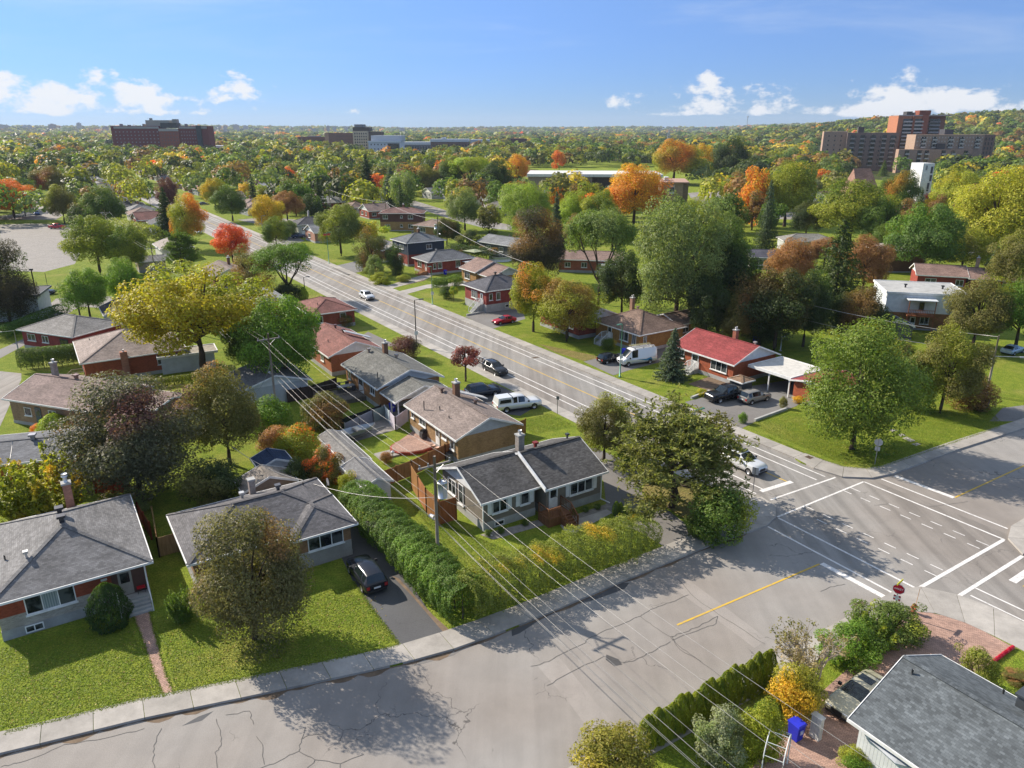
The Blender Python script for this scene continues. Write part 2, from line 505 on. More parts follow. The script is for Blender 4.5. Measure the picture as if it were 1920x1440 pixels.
LAMPRED = m_flat('tail_lamp', (.4, .015, .015), .2, .6)
PLATE = m_flat('number_plate', (.7, .7, .72), .4, .4)
WHITE = (.78, .78, .77)

# ------------------------------------------------------------------ setting: terrain
def sstep(a, b, x):
    t = min(1, max(0, (x - a) / (b - a))); return t * t * (3 - 2 * t)
def hill(X, Y):
    r = math.hypot(X, Y); az = math.degrees(math.atan2(X, Y))
    z = 60 * sstep(11, 31, az) * sstep(950, 2300, r) * (1 - .25 * sstep(60, 90, az))
    z += 7 * sstep(1500, 2600, r) * (math.sin(az * .35 + 1) + math.sin(az * .83)) * .5 * sstep(8, 20, az)
    z += 52 * sstep(4200, 6800, r) * (.82 + .1 * math.sin(az * .21) + .07 * math.sin(az * .57 + 2)) * (1 - .2 * sstep(-20, 5, az))
    return z
def build_ground():
    rings = [0, 60, 140, 260, 400, 600, 800, 1000, 1250, 1500, 1750, 2000, 2300, 2700, 3200, 3800, 4400, 5000, 5600, 6200, 6800, 8000, 9000]
    na = 180; v = []; f = []
    for i, r in enumerate(rings):
        for k in range(na):
            a = 2 * math.pi * k / na; x, y = r * math.sin(a), r * math.cos(a)
            v.append((x, y, -.14 + hill(x, y)))
    for i in range(len(rings) - 1):
        for k in range(na):
            f.append((i * na + k, (i + 1) * na + k, (i + 1) * na + (k + 1) % na, i * na + (k + 1) % na))
    m = MB(); m.mesh(v, [q[::-1] for q in f], True)
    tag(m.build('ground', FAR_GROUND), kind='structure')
build_ground()
def vo(u):                                  # the main road drifts a little to the right far up
    return 0.0 if u < 120 else (u - 120) * .0095
US = [14, 30, 60, 90, 120, 170, 230, 300, 380, 470, 560, 700]
def wpt(x, y): p = at(x, y); return (p.x, p.y)
def UVs(l): return [uv(a, b).to_2d()[:] for a, b in l]
W_CORNER = UVs([(14, -6.0), (11.5, -5.0), (9.5, -4.5), (8.2, -5.0), (7.2, -6.0), (6.5, -7.3), (6.3, -8.6)])
W_CROSS = UVs([(6.5, -11), (6.8, -14.5)]) + [wpt(1172, 1087), wpt(960, 1177), wpt(850, 1216)]
W_LEFT = [wpt(745, 1245), wpt(480, 1302), wpt(262, 1347), wpt(0, 1412), (-60, 21.2), (-110, 4)]
W_MAIN = UVs([(u, -6.2 + vo(u)) for u in US])
N_MAIN = UVs([(u, 5.6 + vo(u)) for u in US])
N_CORNER = UVs([(12.4, 5.0), (9.8, 5.2), (8.4, 5.7), (7.1, 6.9), (6.3, 8.6), (6.0, 10.8)])
N_CROSS = UVs([(5.4, 22.7), (4.3, 35.1), (1.5, 70), (-3, 120)])
S_CORNER = UVs([(-5.4, -11), (-5.4, -9.7), (-5.4, -8.8), (-5.6, -7.4), (-5.9, -6.7), (-6.8, -5.9), (-7.9, -5.3), (-9.2, -4.8), (-10.6, -4.6)])
S_MAIN = UVs([(-10.6, -4.6), (-20, -4.6), (-50, -4.6)])
S_CROSS = UVs([(-4.8, -60), (-4.8, -39.2), (-5.2, -25), (-5.4, -11)])
E_EDGE = UVs([(-9, 60), (-6.5, 30), (-5.7, 11.7), (-5.7, 8.8), (-6, 7.6), (-7.2, 5.9), (-8.4, 5.2), (-50, 5.2)])
GR = {}
def block(name, pts, mat=GRASS):
    m = MB(); m.prism(pts, -.16, 0.0)
    o = m.build(name, mat); return tag(o, kind='structure')
def inward(l): return [(p[0] + (p[0] - O0.x) / math.hypot(p[0] - O0.x, p[1] - O0.y) * .5, p[1] + (p[1] - O0.y) / math.hypot(p[0] - O0.x, p[1] - O0.y) * .5) for p in l]
block('lawn', W_MAIN[::-1] + inward(W_CORNER) + W_CROSS + W_LEFT + [(-330, 60)] + UVs([(700, -330)]))
block('lawn', N_MAIN[::-1] + inward(N_CORNER) + N_CROSS + UVs([(120, 420), (700, 520)]))
block('lawn', S_CROSS + inward(S_CORNER) + S_MAIN[1:] + UVs([(-50, -60)]))
block('lawn', E_EDGE[:2] + inward(E_EDGE[2:7]) + E_EDGE[7:] + UVs([(-50, 60)]))
def sheet(name, pts, z, mat, parent=None):
    m = MB(); n = len(pts)
    ar = sum(pts[i][0] * pts[(i + 1) % n][1] - pts[(i + 1) % n][0] * pts[i][1] for i in range(n))
    if ar < 0: pts = pts[::-1]
    m.poly([(p[0], p[1], z) for p in pts])
    o = m.build(name, mat, parent)
    if not parent: tag(o, kind='structure')
    return o
def px(l): return [wpt(*p) for p in l]
def strip(pts, w):
    """polyline of 2-D points -> left and right edges"""
    L_, R_ = [], []
    for i, p in enumerate(pts):
        a = Vector(pts[max(i - 1, 0)]); b = Vector(pts[min(i + 1, len(pts) - 1)])
        d = (b - a).normalized(); n = Vector((-d.y, d.x))
        L_.append((p[0] + n.x * w / 2, p[1] + n.y * w / 2)); R_.append((p[0] - n.x * w / 2, p[1] - n.y * w / 2))
    return L_, R_
def ribbon(m, pts, w, z):
    L_, R_ = strip(pts, w); n = len(pts)
    m.mesh([(*p, z) for p in L_] + [(*p, z) for p in R_], [(n + i, n + i + 1, i + 1, i) for i in range(n - 1)])

def resample(pts, n):
    pts = [Vector(p) for p in pts]; d = [0]
    for i in range(len(pts) - 1): d.append(d[-1] + (pts[i + 1] - pts[i]).length)
    out = []
    for k in range(n + 1):
        s = d[-1] * k / n; i = 0
        while i < len(d) - 2 and d[i + 1] < s: i += 1
        t = (s - d[i]) / max(1e-6, d[i + 1] - d[i]); out.append(pts[i].lerp(pts[i + 1], t))
    return out, d[-1]

# roads
main_c = UVs([(-90, .1)] + [(u, -.3 + vo(u)) for u in US])
m = MB(); ribbon(m, main_c, 16.0, -.128)
MAIN = tag(m.build('main_road', ASPHALT_MAIN), kind='structure')
cr = MB()
ribbon(cr, [(-130, -12), (-60, 14.3), wpt(262, 1347), wpt(700, 1262)] and [(-112, -14), (-59, 9.5), (-24, 27.5), (-3, 35.2), (11.7, 43.6), (24.8, 51.3), tuple(uv(0, 0)[:2]), (42.1, 62.6), (53.1, 69.3), tuple(uv(-2.2, 70)[:2]), tuple(uv(-7, 130)[:2])], 24, -.133)
CROSS = tag(cr.build('cross_street', ASPHALT), kind='structure')
def line(parent, name, a, b, w, mat, z=-.121):
    m = MB(); ribbon(m, [tuple(a[:2]), tuple(b[:2])], w, z); return m.build(name, mat, parent)
for v in (-3.0, -4.3, 3.15, 4.5):
    pts = [tuple(uv(u, v + vo(u))[:2]) for u in ([10.9] if v < 0 else [9.5]) + US[1:9]]
    m = MB(); ribbon(m, pts, .16, -.122); m.build('lane_line', WHITE_LINE, MAIN)
m = MB(); ribbon(m, [tuple(uv(u, .35 + vo(u) - (0 if u < 30 else .25))[:2]) for u in [10.9] + US[1:9]], .16, -.122); m.build('centre_line', YELLOW_LINE, MAIN)
for v in (-4.15, -2.85): line(MAIN, 'lane_line', uv(-8.8 if v < -3 else -8.5, v), uv(-60, v), .15, WHITE_LINE)
line(MAIN, 'centre_line', uv(-10.4, .5), uv(-60, .5), .16, YELLOW_LINE)
line(MAIN, 'stop_line', uv(-9.7, .4), uv(-9.7, 4.6), .55, WHITE_LINE)
line(CROSS, 'centre_line', at(1270, 1169), at(1537, 1055), .16, YELLOW_LINE, -.119)
line(CROSS, 'centre_line', at(1790, 931), uv(-1.6, 70), .16, YELLOW_LINE, -.119)
for a, b, w in (((1567, 893), (1445, 935), .2), ((1620, 901), (1458, 967), .2), ((1460, 969), (1715, 1099), .2), ((1440, 985), (1672, 1108), .2),
                ((1620, 901), (1885, 1010), .2), ((1653, 896), (1890, 989), .2), ((1882, 1010), (1726, 1099), .3), ((1918, 1040), (1800, 1114), .3)):
    line(MAIN, 'crosswalk_line', at(*a), at(*b), w, WHITE_LINE, -.118)
for a, b in (((1485, 901), (1427, 919)), ((1541, 1054), (1659, 1117)), ((1678, 890), (1789, 931))):
    line(MAIN, 'stop_line', at(*a), at(*b), .5, WHITE_LINE, -.117)
for v in (3.3, 4.42, -2.5, -3.75):
    for k in range(7):
        u0 = 6.8 - k * 1.95 - (.2 if abs(v) > 3.4 else 0)
        if v == -3.75 and k in (0,): continue
        line(MAIN, 'dash', uv(u0, v), uv(u0 - 1.0, v), .11, WHITE_LINE, -.119)
# bicycle lane arrows painted near the pine
for (a, b) in (((1272, 783), (1279, 788)), ((1276, 781), (1270, 784))):
    line(MAIN, 'lane_arrow', at(*a), at(*b), .2, WHITE_LINE, -.118)
# repairs, stains and sealed cracks in the cross street
def zoff(l, ox, oy, s=4.0): return [wpt(ox + a / s, oy + b / s) for a, b in l]
sheet('asphalt_patch', px([(958, 1168), (985, 1146), (1012, 1150), (1030, 1138), (1062, 1128), (1085, 1112), (1120, 1104), (1158, 1090), (1180, 1090), (1172, 1101), (1140, 1113), (1108, 1124), (1070, 1133), (1040, 1146), (1010, 1161), (975, 1184), (960, 1190)]), -.1305, PATCH, CROSS)
sheet('asphalt_patch', px([(1137, 1224), (1160, 1233), (1167, 1243), (1152, 1246), (1136, 1234)]), -.1305, PATCH, CROSS)
sheet('asphalt_patch', px([(1225, 1030), (1296, 1025), (1345, 1000), (1360, 1004), (1330, 1022), (1285, 1046), (1236, 1056)]), -.1305, ASPHALT_MID, CROSS)
sheet('asphalt_patch', px([(752, 1247), (850, 1222), (868, 1214), (850, 1226), (762, 1250)]), -.1305, ASPHALT_MID, CROSS)
sheet('asphalt_patch', px([(340, 1358), (372, 1340), (400, 1330), (378, 1348)]), -.1305, ASPHALT_DARK, CROSS)
sheet('asphalt_patch', px([(1009, 1247), (1048, 1228), (1100, 1292), (1160, 1368), (1190, 1420), (1150, 1440), (1115, 1378), (1062, 1308)]), -.1307, TRENCH, CROSS)
sheet('asphalt_patch', px([(1240, 1083), (1275, 1072), (1350, 1128), (1440, 1196), (1415, 1212), (1330, 1148)]), -.1307, TRENCH, CROSS)
def gutter(curb, n, w):
    m = MB(); a, tot = resample(curb, n); pts = [p for p in a]
    L_, R_ = [], []
    for i, p in enumerate(pts):
        d = (pts[min(i + 1, n)] - pts[max(i - 1, 0)]).normalized(); nn = Vector((d.y, -d.x)) * GSIDE
        L_.append(p + nn * .03); R_.append(p + nn * (.08 + w * abs(math.sin(i * .43) * math.sin(i * .17 + 1)) * random.uniform(.85, 1.1)))
    k = n + 1; m.mesh([(*p, -.1295) for p in L_] + [(*p, -.1295) for p in R_], [(i, i + 1, k + i + 1, k + i) for i in range(n)])
    m.build('gutter_dirt', SOIL, CROSS)
GSIDE = -1
gutter([W_CROSS[-1]] + W_LEFT[:4], 90, .55)
gutter(W_CROSS, 60, .3)
CR = [zoff(l, 960, 1080) for l in ([(140, 665), (275, 630), (400, 560), (550, 490), (570, 460), (680, 405), (800, 360), (960, 290), (990, 270), (1100, 215), (1180, 190), (1325, 130)],
      [(960, 290), (1060, 365), (1190, 445), (1240, 500), (1330, 570), (1440, 650), (1560, 740)], [(260, 810), (420, 720), (690, 590), (830, 640), (930, 615), (1050, 560), (1190, 480)],
      [(1190, 445), (1300, 410), (1400, 370), (1545, 290)], [(1200, 470), (1290, 430), (1420, 385), (1530, 345), (1545, 290)], [(1240, 10), (1390, 165), (1540, 270), (1700, 370), (1900, 500)], [(1200, 440), (1260, 540), (1420, 630)])]
CR += [zoff(l, 480, 1080) for l in ([(320, 1300), (440, 1365), (630, 1395), (805, 1325)], [(320, 1300), (180, 1370), (0, 1440)], [(320, 1300), (340, 1210), (390, 1180), (510, 1165)], [(340, 1210), (370, 1120)], [(440, 1365), (380, 1440)], [(630, 1395), (635, 1440)], [(0, 1190), (50, 1270), (60, 1400)])]
CR += [zoff(l, 0, 1080) for l in ([(1210, 1130), (1150, 1260), (1145, 1350), (1160, 1440)], [(1620, 1060), (1650, 1180), (1655, 1260), (1610, 1310), (1630, 1440)], [(0, 1420), (120, 1390), (280, 1340), (480, 1250), (800, 1200), (1080, 1130)], [(1690, 1030), (1870, 1000), (1900, 1100)])]
CR += [zoff(l, 1440, 800) for l in ([(1140, 565), (1210, 590), (1350, 575), (1500, 550)], [(395, 1225), (470, 1190), (580, 1170)], [(800, 580), (900, 570)], [(480, 430), (560, 470), (660, 490)], [(1300, 830), (1310, 860)])]
m = MB()
for l in CR:
    pp = []
    for i in range(len(l) - 1):
        for k in range(4):
            t = k / 4; j = .0 if k == 0 else .07
            pp.append((l[i][0] * (1 - t) + l[i + 1][0] * t + random.uniform(-j, j), l[i][1] * (1 - t) + l[i + 1][1] * t + random.uniform(-j, j)))
    pp.append(l[-1]); ribbon(m, pp, .032, -.1165)
tag(m.build('sealed_cracks', CRACK, CROSS, (.13, .125, .12)), kind='stuff')

# side streets, lots, drives and paths
ST = [('side_street', [(445, 412), (485, 421), (610, 428), (700, 425), (700, 418), (600, 416), (500, 407)], ASPHALT_MAIN),
      ('back_street', [(690, 372), (760, 383), (845, 411), (905, 427), (960, 432), (960, 422), (905, 412), (852, 399), (780, 377), (720, 367)], ASPHALT_MAIN),
      ('parking_lot', [(0, 421), (60, 419), (128, 421), (142, 445), (150, 478), (140, 495), (82, 510), (0, 507)], GRAVEL),
      ('left_street', [(0, 412), (105, 412), (118, 404), (72, 362), (52, 345), (40, 345), (50, 375), (40, 400), (0, 405)], ASPHALT_MAIN),
      ('left_street', [(-60, 700), (0, 696), (40, 700), (40, 712), (0, 800), (-90, 830)], ASPHALT_MAIN),
      ('left_street', [(-60, 655), (0, 672), (50, 645), (60, 640), (52, 632), (0, 655), (-60, 640)], ASPHALT_MID),
      ('lane', [(60, 600), (105, 560), (150, 555), (210, 556), (230, 580), (150, 575), (85, 612)], ASPHALT_MAIN),
      ('school_yard', [(1290, 362), (1420, 350), (1440, 372), (1350, 392), (1300, 380)], ASPHALT_MAIN),
      ('back_road', [(1330, 395), (1500, 398), (1530, 410), (1500, 412), (1350, 408)], ASPHALT_MAIN),
      ('side_road', [(1795, 478), (1815, 463), (1880, 468), (1880, 480)], ASPHALT_MAIN),
      ('driveway', [(846, 1192), (748, 1209), (700, 1145), (662, 1090), (640, 1045), (628, 1000), (660, 975), (708, 978), (775, 1100), (800, 1140)], ASPHALT_DARK),
      ('driveway', [(1262, 1030), (1311, 1011), (1290, 985), (1245, 952), (1205, 930), (1201, 912), (1222, 893), (1190, 870), (1120, 842), (1096, 838), (1090, 850), (1132, 903), (1137, 952), (1170, 985), (1205, 1000), (1240, 1022)], ASPHALT_MID),
      ('driveway', [(1094, 678), (1150, 704), (1180, 694), (1250, 676), (1310, 655), (1282, 642), (1170, 660)], ASPHALT_MID),
      ('driveway', [(1284, 754), (1385, 806), (1418, 790), (1492, 762), (1530, 735), (1480, 712), (1385, 728), (1345, 738)], ASPHALT_MID),
      ('driveway', [(925, 718), (1012, 758), (975, 780), (920, 772), (875, 735)], ASPHALT_DARK),
      ('driveway', [(872, 594), (922, 617), (985, 598), (975, 572), (930, 575)], ASPHALT_MID),
      ('driveway', [(622, 500), (652, 515), (690, 506), (712, 495), (680, 487)], ASPHALT_MID),
      ('driveway', [(505, 448), (540, 460), (572, 452), (560, 445), (530, 444)], ASPHALT_MID),
      ('driveway', [(690, 622), (745, 648), (700, 652), (670, 635)], ASPHALT_MID),
      ('driveway', [(1855, 790), (1920, 790), (1920, 760), (1880, 765)], ASPHALT_MID),
      ('path', [(722, 537), (735, 541), (800, 523), (812, 516), (798, 514)], CONCRETE),
      ('path', [(745, 547), (757, 553), (800, 541), (870, 535), (872, 528), (800, 534)], CONCRETE),
      ('path', [(248, 1152), (278, 1140), (292, 1195), (305, 1245), (326, 1302), (308, 1308), (288, 1262), (268, 1200)], PAVER),
      ('path', [(1050, 985), (1138, 955), (1148, 962), (1078, 1000), (1060, 998)], CONCRETE),
      ('paving', [(1712, 1139), (1744, 1149), (1782, 1158), (1822, 1172), (1882, 1204), (1904, 1216), (1852, 1248), (1790, 1300), (1700, 1400), (1560, 1460), (1400, 1460), (1440, 1390), (1560, 1280), (1640, 1210), (1690, 1165)], PAVER),
      ('garden_bed', [(900, 1003), (1010, 975), (1020, 985), (925, 1012)], GRAVEL),
      ('garden_bed', [(1060, 972), (1138, 945), (1148, 950), (1075, 985)], GRAVEL),
      ('garden_bed', [(730, 535), (770, 520), (800, 525), (760, 535)], SOIL),
      ('garden_bed', [(1290, 720), (1340, 703), (1400, 700), (1378, 715), (1330, 733)], SOIL),
      ('dry_lawn', [(1203, 922), (1222, 935), (1260, 958), (1300, 985), (1318, 1003), (1400, 975), (1402, 950), (1330, 900), (1250, 890), (1210, 905)], GRASS_DRY),
      ('dry_lawn', [(985, 640), (1060, 655), (1130, 670), (1095, 677), (1040, 660), (1010, 645)], GRASS_DRY),
      ('patio', [(730, 840), (800, 790), (830, 800), (815, 835), (760, 850)], PAVER),
      ('patio', [(650, 810), (745, 760), (780, 775), (745, 805), (660, 830)], GRAVEL),
      ('mulch_strip', [(735, 1080), (748, 1085), (808, 1150), (850, 1188), (835, 1190), (770, 1115)], SOIL)]
zz = {'dry_lawn': .004, 'garden_bed': .012, 'path': .015, 'patio': .012, 'mulch_strip': .006}
for i, (n_, pts, mat) in enumerate(ST): sheet(n_, px(pts), zz.get(n_, .008) + i * .0004, mat)

# sidewalks: every slab a piece
def sidewalk(curb, inner, L_=3.0, gap=.035):
    root = bpy.data.objects.new('sidewalk', None); COL.objects.link(root); tag(root, kind='structure')
    _, tot = resample(curb, 1); n = max(1, round(tot / L_)); a, _ = resample(curb, n); b, _ = resample(inner, n)
    a = [p + (p - q).normalized() * .04 for p, q in zip(a, b)]
    for i in range(n):
        g = gap / L_ / 2
        q = [a[i].lerp(a[i + 1], g), a[i].lerp(a[i + 1], 1 - g), b[i].lerp(b[i + 1], 1 - g), b[i].lerp(b[i + 1], g)]
        m = MB(); m.prism([p[:] for p in q], -.15, .035); m.build('slab', CONCRETE, root)
def off_(pts, w): return strip(pts, 2 * w)
cw = W_CORNER + W_CROSS
inn = UVs([(14, -7.9), (11.5, -7.6), (10.1, -7.4), (9.0, -7.9), (8.3, -8.6), (8.1, -9.8), (8.2, -10.6), (8.5, -12), (8.8, -14.5)]) + [tuple(Vector(p) + Vector((UD.x, UD.y)) * 1.95) for p in W_CROSS[2:]]
sidewalk(W_CORNER[:], inn[:7], 2.2)
sidewalk([W_CORNER[-1]] + W_CROSS, inn[6:], 3.0)
ul = Vector((-math.cos(R(71)), math.sin(R(71))))
sidewalk([W_CROSS[-1]] + W_LEFT[:5], [tuple(Vector(W_CROSS[-1]) + Vector((UD.x, UD.y)) * 1.95)] + [tuple(Vector(p) + ul * 1.75) for p in W_LEFT[:5]], 2.75)
def part_of(u0, u1, v0): return UVs([(u, v0 + vo(u)) for u in [u0] + [q for q in US if u0 < q < u1] + [u1]])
sidewalk(part_of(14, 150, -6.2), part_of(14, 150, -7.8), 3.0)
sidewalk(part_of(150, 560, -6.2), part_of(150, 560, -7.8), 14.0)
sidewalk(part_of(14, 160, 5.6), part_of(14, 160, 7.3), 3.0)
sidewalk(part_of(160, 560, 5.6), part_of(160, 560, 7.3), 14.0)
sidewalk([N_MAIN[0]] + N_CORNER, UVs([(14, 7.5), (12.2, 7.5), (9.8, 7.9), (8.9, 8.5), (8.2, 9.3), (7.7, 10.3), (7.6, 11.5)]), 2.6)
sidewalk([N_CORNER[-1]] + N_CROSS[:3], UVs([(7.6, 11.5), (7.0, 22.7), (6.0, 35.1), (3.2, 70)]), 3.0)
sidewalk(S_CORNER, UVs([(-7.0, -12), (-7.2, -10.6), (-7.4, -10.0), (-7.9, -9.3), (-8.3, -8.9), (-9.2, -8.4), (-10.2, -8.1), (-11.2, -7.9), (-12.2, -7.9)]), 2.5)
sidewalk(UVs([(-10.6, -4.6), (-40, -4.6)]), UVs([(-12.2, -7.9), (-40, -7.9)]), 2.4)
sidewalk(S_CROSS[1:], UVs([(-6.5, -39.2), (-6.9, -25), (-7.0, -12)]), 3.0)
sidewalk(E_EDGE[1:7], UVs([(-9, 30), (-8.2, 12.5), (-8.2, 10.5), (-8.6, 9.5), (-9.2, 8.6), (-10.2, 8)]), 2.6)
# stepping stones across the corner lawn
root = bpy.data.objects.new('stepping_path', None); COL.objects.link(root); tag(root, kind='structure')
for a in ((1675, 807), (1690, 816), (1700, 822), (1708, 826), (1718, 833)):
    p = at(*a); m = MB(); m.box(-.42, .42, -.27, .27, -.02, .03); m.build('stone', CONCRETE, root, loc=(p.x, p.y, 0), rz=R(28))
def cover(label, x, y, w, h, mat=METAL, col=(.16, .1, .06), z=-.1155):
    p = at(x, y); t = thing('drain_cover', label, 'drain cover', (p.x, p.y, z if z > 0 else -.12), R(33))
    m = MB(); m.box(-w / 2 - .08, w / 2 + .08, -h / 2 - .08, h / 2 + .08, -.01, .006); m.build('frame', CONCRETE, t)
    m = MB()
    for k in range(6):
        q = -w / 2 + (k + .5) * w / 6; m.box(q - w / 16, q + w / 16, -h / 2, h / 2, .006, .018)
    m.build('grate', mat, t, col)
cover('rusty kerbside drain below the stop sign corner', 1613, 1131, 1.1, .55)
cover('round-edged brown utility cover set in the corner sidewalk slab', 1517, 858, .7, .7, z=.036)
cover('dark drain grate in the bicycle lane beside the maple with orange patch', 1004, 669, 1.2, .5)

# ------------------------------------------------------------------ houses
RED, ORANGE, TAN, BROWNB = (.27, .07, .045), (.33, .12, .065), (.33, .215, .11), (.2, .11, .07)
R_DARK, R_BROWN, R_REDBR, R_GREY, R_GREEN, R_LIGHT = (.085, .085, .09), (.2, .155, .135), (.22, .1, .085), (.15, .15, .155), (.15, .15, .14), (.27, .27, .27)
def roof_z(v, x, y):
    ze, p = v['ze'], v['pitch']; dx = min(x - v['x0'], v['x1'] - x); dy = min(y - v['y0'], v['y1'] - y)
    r = v['roof']
    if r == 'gx': return ze + p * dy
    if r == 'gy': return ze + p * dx
    if r == 'hip': return ze + p * min(dx, dy)
    return ze + .3
def volume(t, v, wall, roofc, gable, found, fasc, shm):
    x0, x1, y0, y1, ze, p, oh, rf = v['x0'], v['x1'], v['y0'], v['y1'], v['ze'], v['pitch'], v.get('oh', .45), v['roof']
    wx0, wx1, wy0, wy1 = x0 + oh, x1 - oh, y0 + oh, y1 - oh
    zb = v.get('zb', 0.0)
    wm, wc = v.get('wall', wall)
    if not v.get('open'):
        zt = ze + .02 if rf != 'flat' else ze
        if v.get('split'):
            zs, (m2, c2) = v['split']
            m = MB(); m.box(wx0, wx1, wy0, wy1, zb + found, zs); m.build('wall', m2, t, c2)
            m = MB(); m.box(wx0 - .02, wx1 + .02, wy0 - .02, wy1 + .02, zs, zt); m.build('wall', wm, t, wc)
        else:
            m = MB(); m.box(wx0, wx1, wy0, wy1, zb + found, zt); m.build('wall', wm, t, wc)
        if found > .05:
            m = MB(); m.box(wx0 - .03, wx1 + .03, wy0 - .03, wy1 + .03, zb - .1, zb + found); m.build('foundation', FOUND, t)
    m = MB(); fa = MB(); T = .14
    caps = []
    if rf == 'gx':
        ym = (y0 + y1) / 2; zr = ze + p * (y1 - y0) / 2
        m.slab([(x0, y0, ze), (x1, y0, ze), (x1, ym, zr), (x0, ym, zr)], T); m.slab([(x1, y1, ze), (x0, y1, ze), (x0, ym, zr), (x1, ym, zr)], T)
        caps = [((x0, ym, zr), (x1, ym, zr))]
        for x, s in ((x0, -1), (x1, 1)):
            g = MB(); xx = wx0 + .02 if s < 0 else wx1 - .02
            zg = ze - T + p * oh
            g.mesh([(xx, wy0, zg - .02), (xx, wy1, zg - .02), (xx, ym, zr - T - .02), (xx + s * .06, wy0, zg - .02), (xx + s * .06, wy1, zg - .02), (xx + s * .06, ym, zr - T - .02)], [(0, 1, 2), (5, 4, 3), (0, 3, 4, 1), (1, 4, 5, 2), (2, 5, 3, 0)])
            if gable: g.build('gable', gable[0], t, gable[1])
            else: g.build('gable', wm, t, wc)
            fa.bar((x + s * .02, y0, ze - .07), (x + s * .02, ym, zr - .07), .04, .2); fa.bar((x + s * .02, ym, zr - .07), (x + s * .02, y1, ze - .07), .04, .2)
        for y, s in ((y0, -1), (y1, 1)): fa.box(x0 - .05, x1 + .05, y + s * .02 - .05, y + s * .02 + .05, ze - .2, ze - .01)
    elif rf == 'gy':
        xm = (x0 + x1) / 2; zr = ze + p * (x1 - x0) / 2
        m.slab([(x0, y1, ze), (x0, y0, ze), (xm, y0, zr), (xm, y1, zr)], T); m.slab([(x1, y0, ze), (x1, y1, ze), (xm, y1, zr), (xm, y0, zr)], T)
        caps = [((xm, y0, zr), (xm, y1, zr))]
        for y, s in ((y0, -1), (y1, 1)):
            g = MB(); yy = wy0 + .02 if s < 0 else wy1 - .02
            zg = ze - T + p * oh
            g.mesh([(wx0, yy, zg - .02), (wx1, yy, zg - .02), (xm, yy, zr - T - .02), (wx0, yy + s * .06, zg - .02), (wx1, yy + s * .06, zg - .02), (xm, yy + s * .06, zr - T - .02)], [(0, 1, 2), (5, 4, 3), (0, 3, 4, 1), (1, 4, 5, 2), (2, 5, 3, 0)])
            if gable: g.build('gable', gable[0], t, gable[1])
            else: g.build('gable', wm, t, wc)
            fa.bar((x0, y + s * .02, ze - .07), (xm, y + s * .02, zr - .07), .04, .2); fa.bar((xm, y + s * .02, zr - .07), (x1, y + s * .02, ze - .07), .04, .2)
        for x, s in ((x0, -1), (x1, 1)): fa.box(x + s * .02 - .05, x + s * .02 + .05, y0 - .05, y1 + .05, ze - .2, ze - .01)
    elif rf == 'hip':
        w, d = x1 - x0, y1 - y0; h = min(w, d) / 2; zr = ze + p * h
        a, b = (((x0 + h), (y0 + y1) / 2, zr), ((x1 - h), (y0 + y1) / 2, zr)) if w >= d else (((x0 + x1) / 2, y0 + h, zr), ((x0 + x1) / 2, y1 - h, zr))
        c = [(x0, y0, ze), (x1, y0, ze), (x1, y1, ze), (x0, y1, ze)]
        if abs(w - d) < .05: fs = [[c[0], c[1], a], [c[1], c[2], a], [c[2], c[3], a], [c[3], c[0], a]]
        elif w >= d: fs = [[c[0], c[1], b, a], [c[1], c[2], b], [c[2], c[3], a, b], [c[3], c[0], a]]
        else: fs = [[c[0], c[1], a], [c[1], c[2], b, a], [c[2], c[3], b], [c[3], c[0], a, b]]
        for q in fs: m.poly(q)
        m.poly([(q[0], q[1], ze - .12) for q in c][::-1])
        for i in range(4):
            q, r = c[i], c[(i + 1) % 4]; m.poly([(q[0], q[1], ze - .12), (r[0], r[1], ze - .12), r, q])
        caps = [(a, b)] if abs(w - d) > .05 else []
        near = (lambda q: a if (Vector(q) - Vector(a)).length < (Vector(q) - Vector(b)).length else b)
        caps += [(q, near(q)) for q in c]
        for y, s in ((y0, -1), (y1, 1)): fa.box(x0 - .06, x1 + .06, y + s * .03 - .05, y + s * .03 + .05, ze - .18, ze - .012)
        for x, s in ((x0, -1), (x1, 1)): fa.box(x + s * .03 - .05, x + s * .03 + .05, y0 - .06, y1 + .06, ze - .181, ze - .013)
    else:
        m.box(x0, x1, y0, y1, ze, ze + .25)
        for y in (y0, y1): fa.box(x0 - .05, x1 + .05, y - .06, y + .06, ze - .02, ze + .34)
        for x in (x0, x1): fa.box(x - .06, x + .06, y0 - .05, y1 + .05, ze - .021, ze + .341)
    ro = m.build('roof', v.get('shm', shm), t, v.get('roofc', roofc))
    if fasc: fa.build('fascia', PAINT, t, fasc)
    rc = v.get('roofc', roofc)
    for a, b in caps:
        c = MB(); c.bar(Vector(a) + Vector((0, 0, .0)), Vector(b), .3, .05); c.build('ridge_cap', shm, ro, tuple(q * .92 for q in rc))
def facept(v, f, s, off_, z):
    oh = v.get('oh', .45); x0, x1, y0, y1 = v['x0'] + oh, v['x1'] - oh, v['y0'] + oh, v['y1'] - oh
    if f == 'f': return Vector((x0 + s, y0 - off_, z)), Vector((1, 0, 0)), Vector((0, -1, 0))
    if f == 'r': return Vector((x1 + off_, y0 + s, z)), Vector((0, 1, 0)), Vector((1, 0, 0))
    if f == 'b': return Vector((x1 - s, y1 + off_, z)), Vector((-1, 0, 0)), Vector((0, 1, 0))
    return Vector((x0 - off_, y1 - s, z)), Vector((0, -1, 0)), Vector((-1, 0, 0))
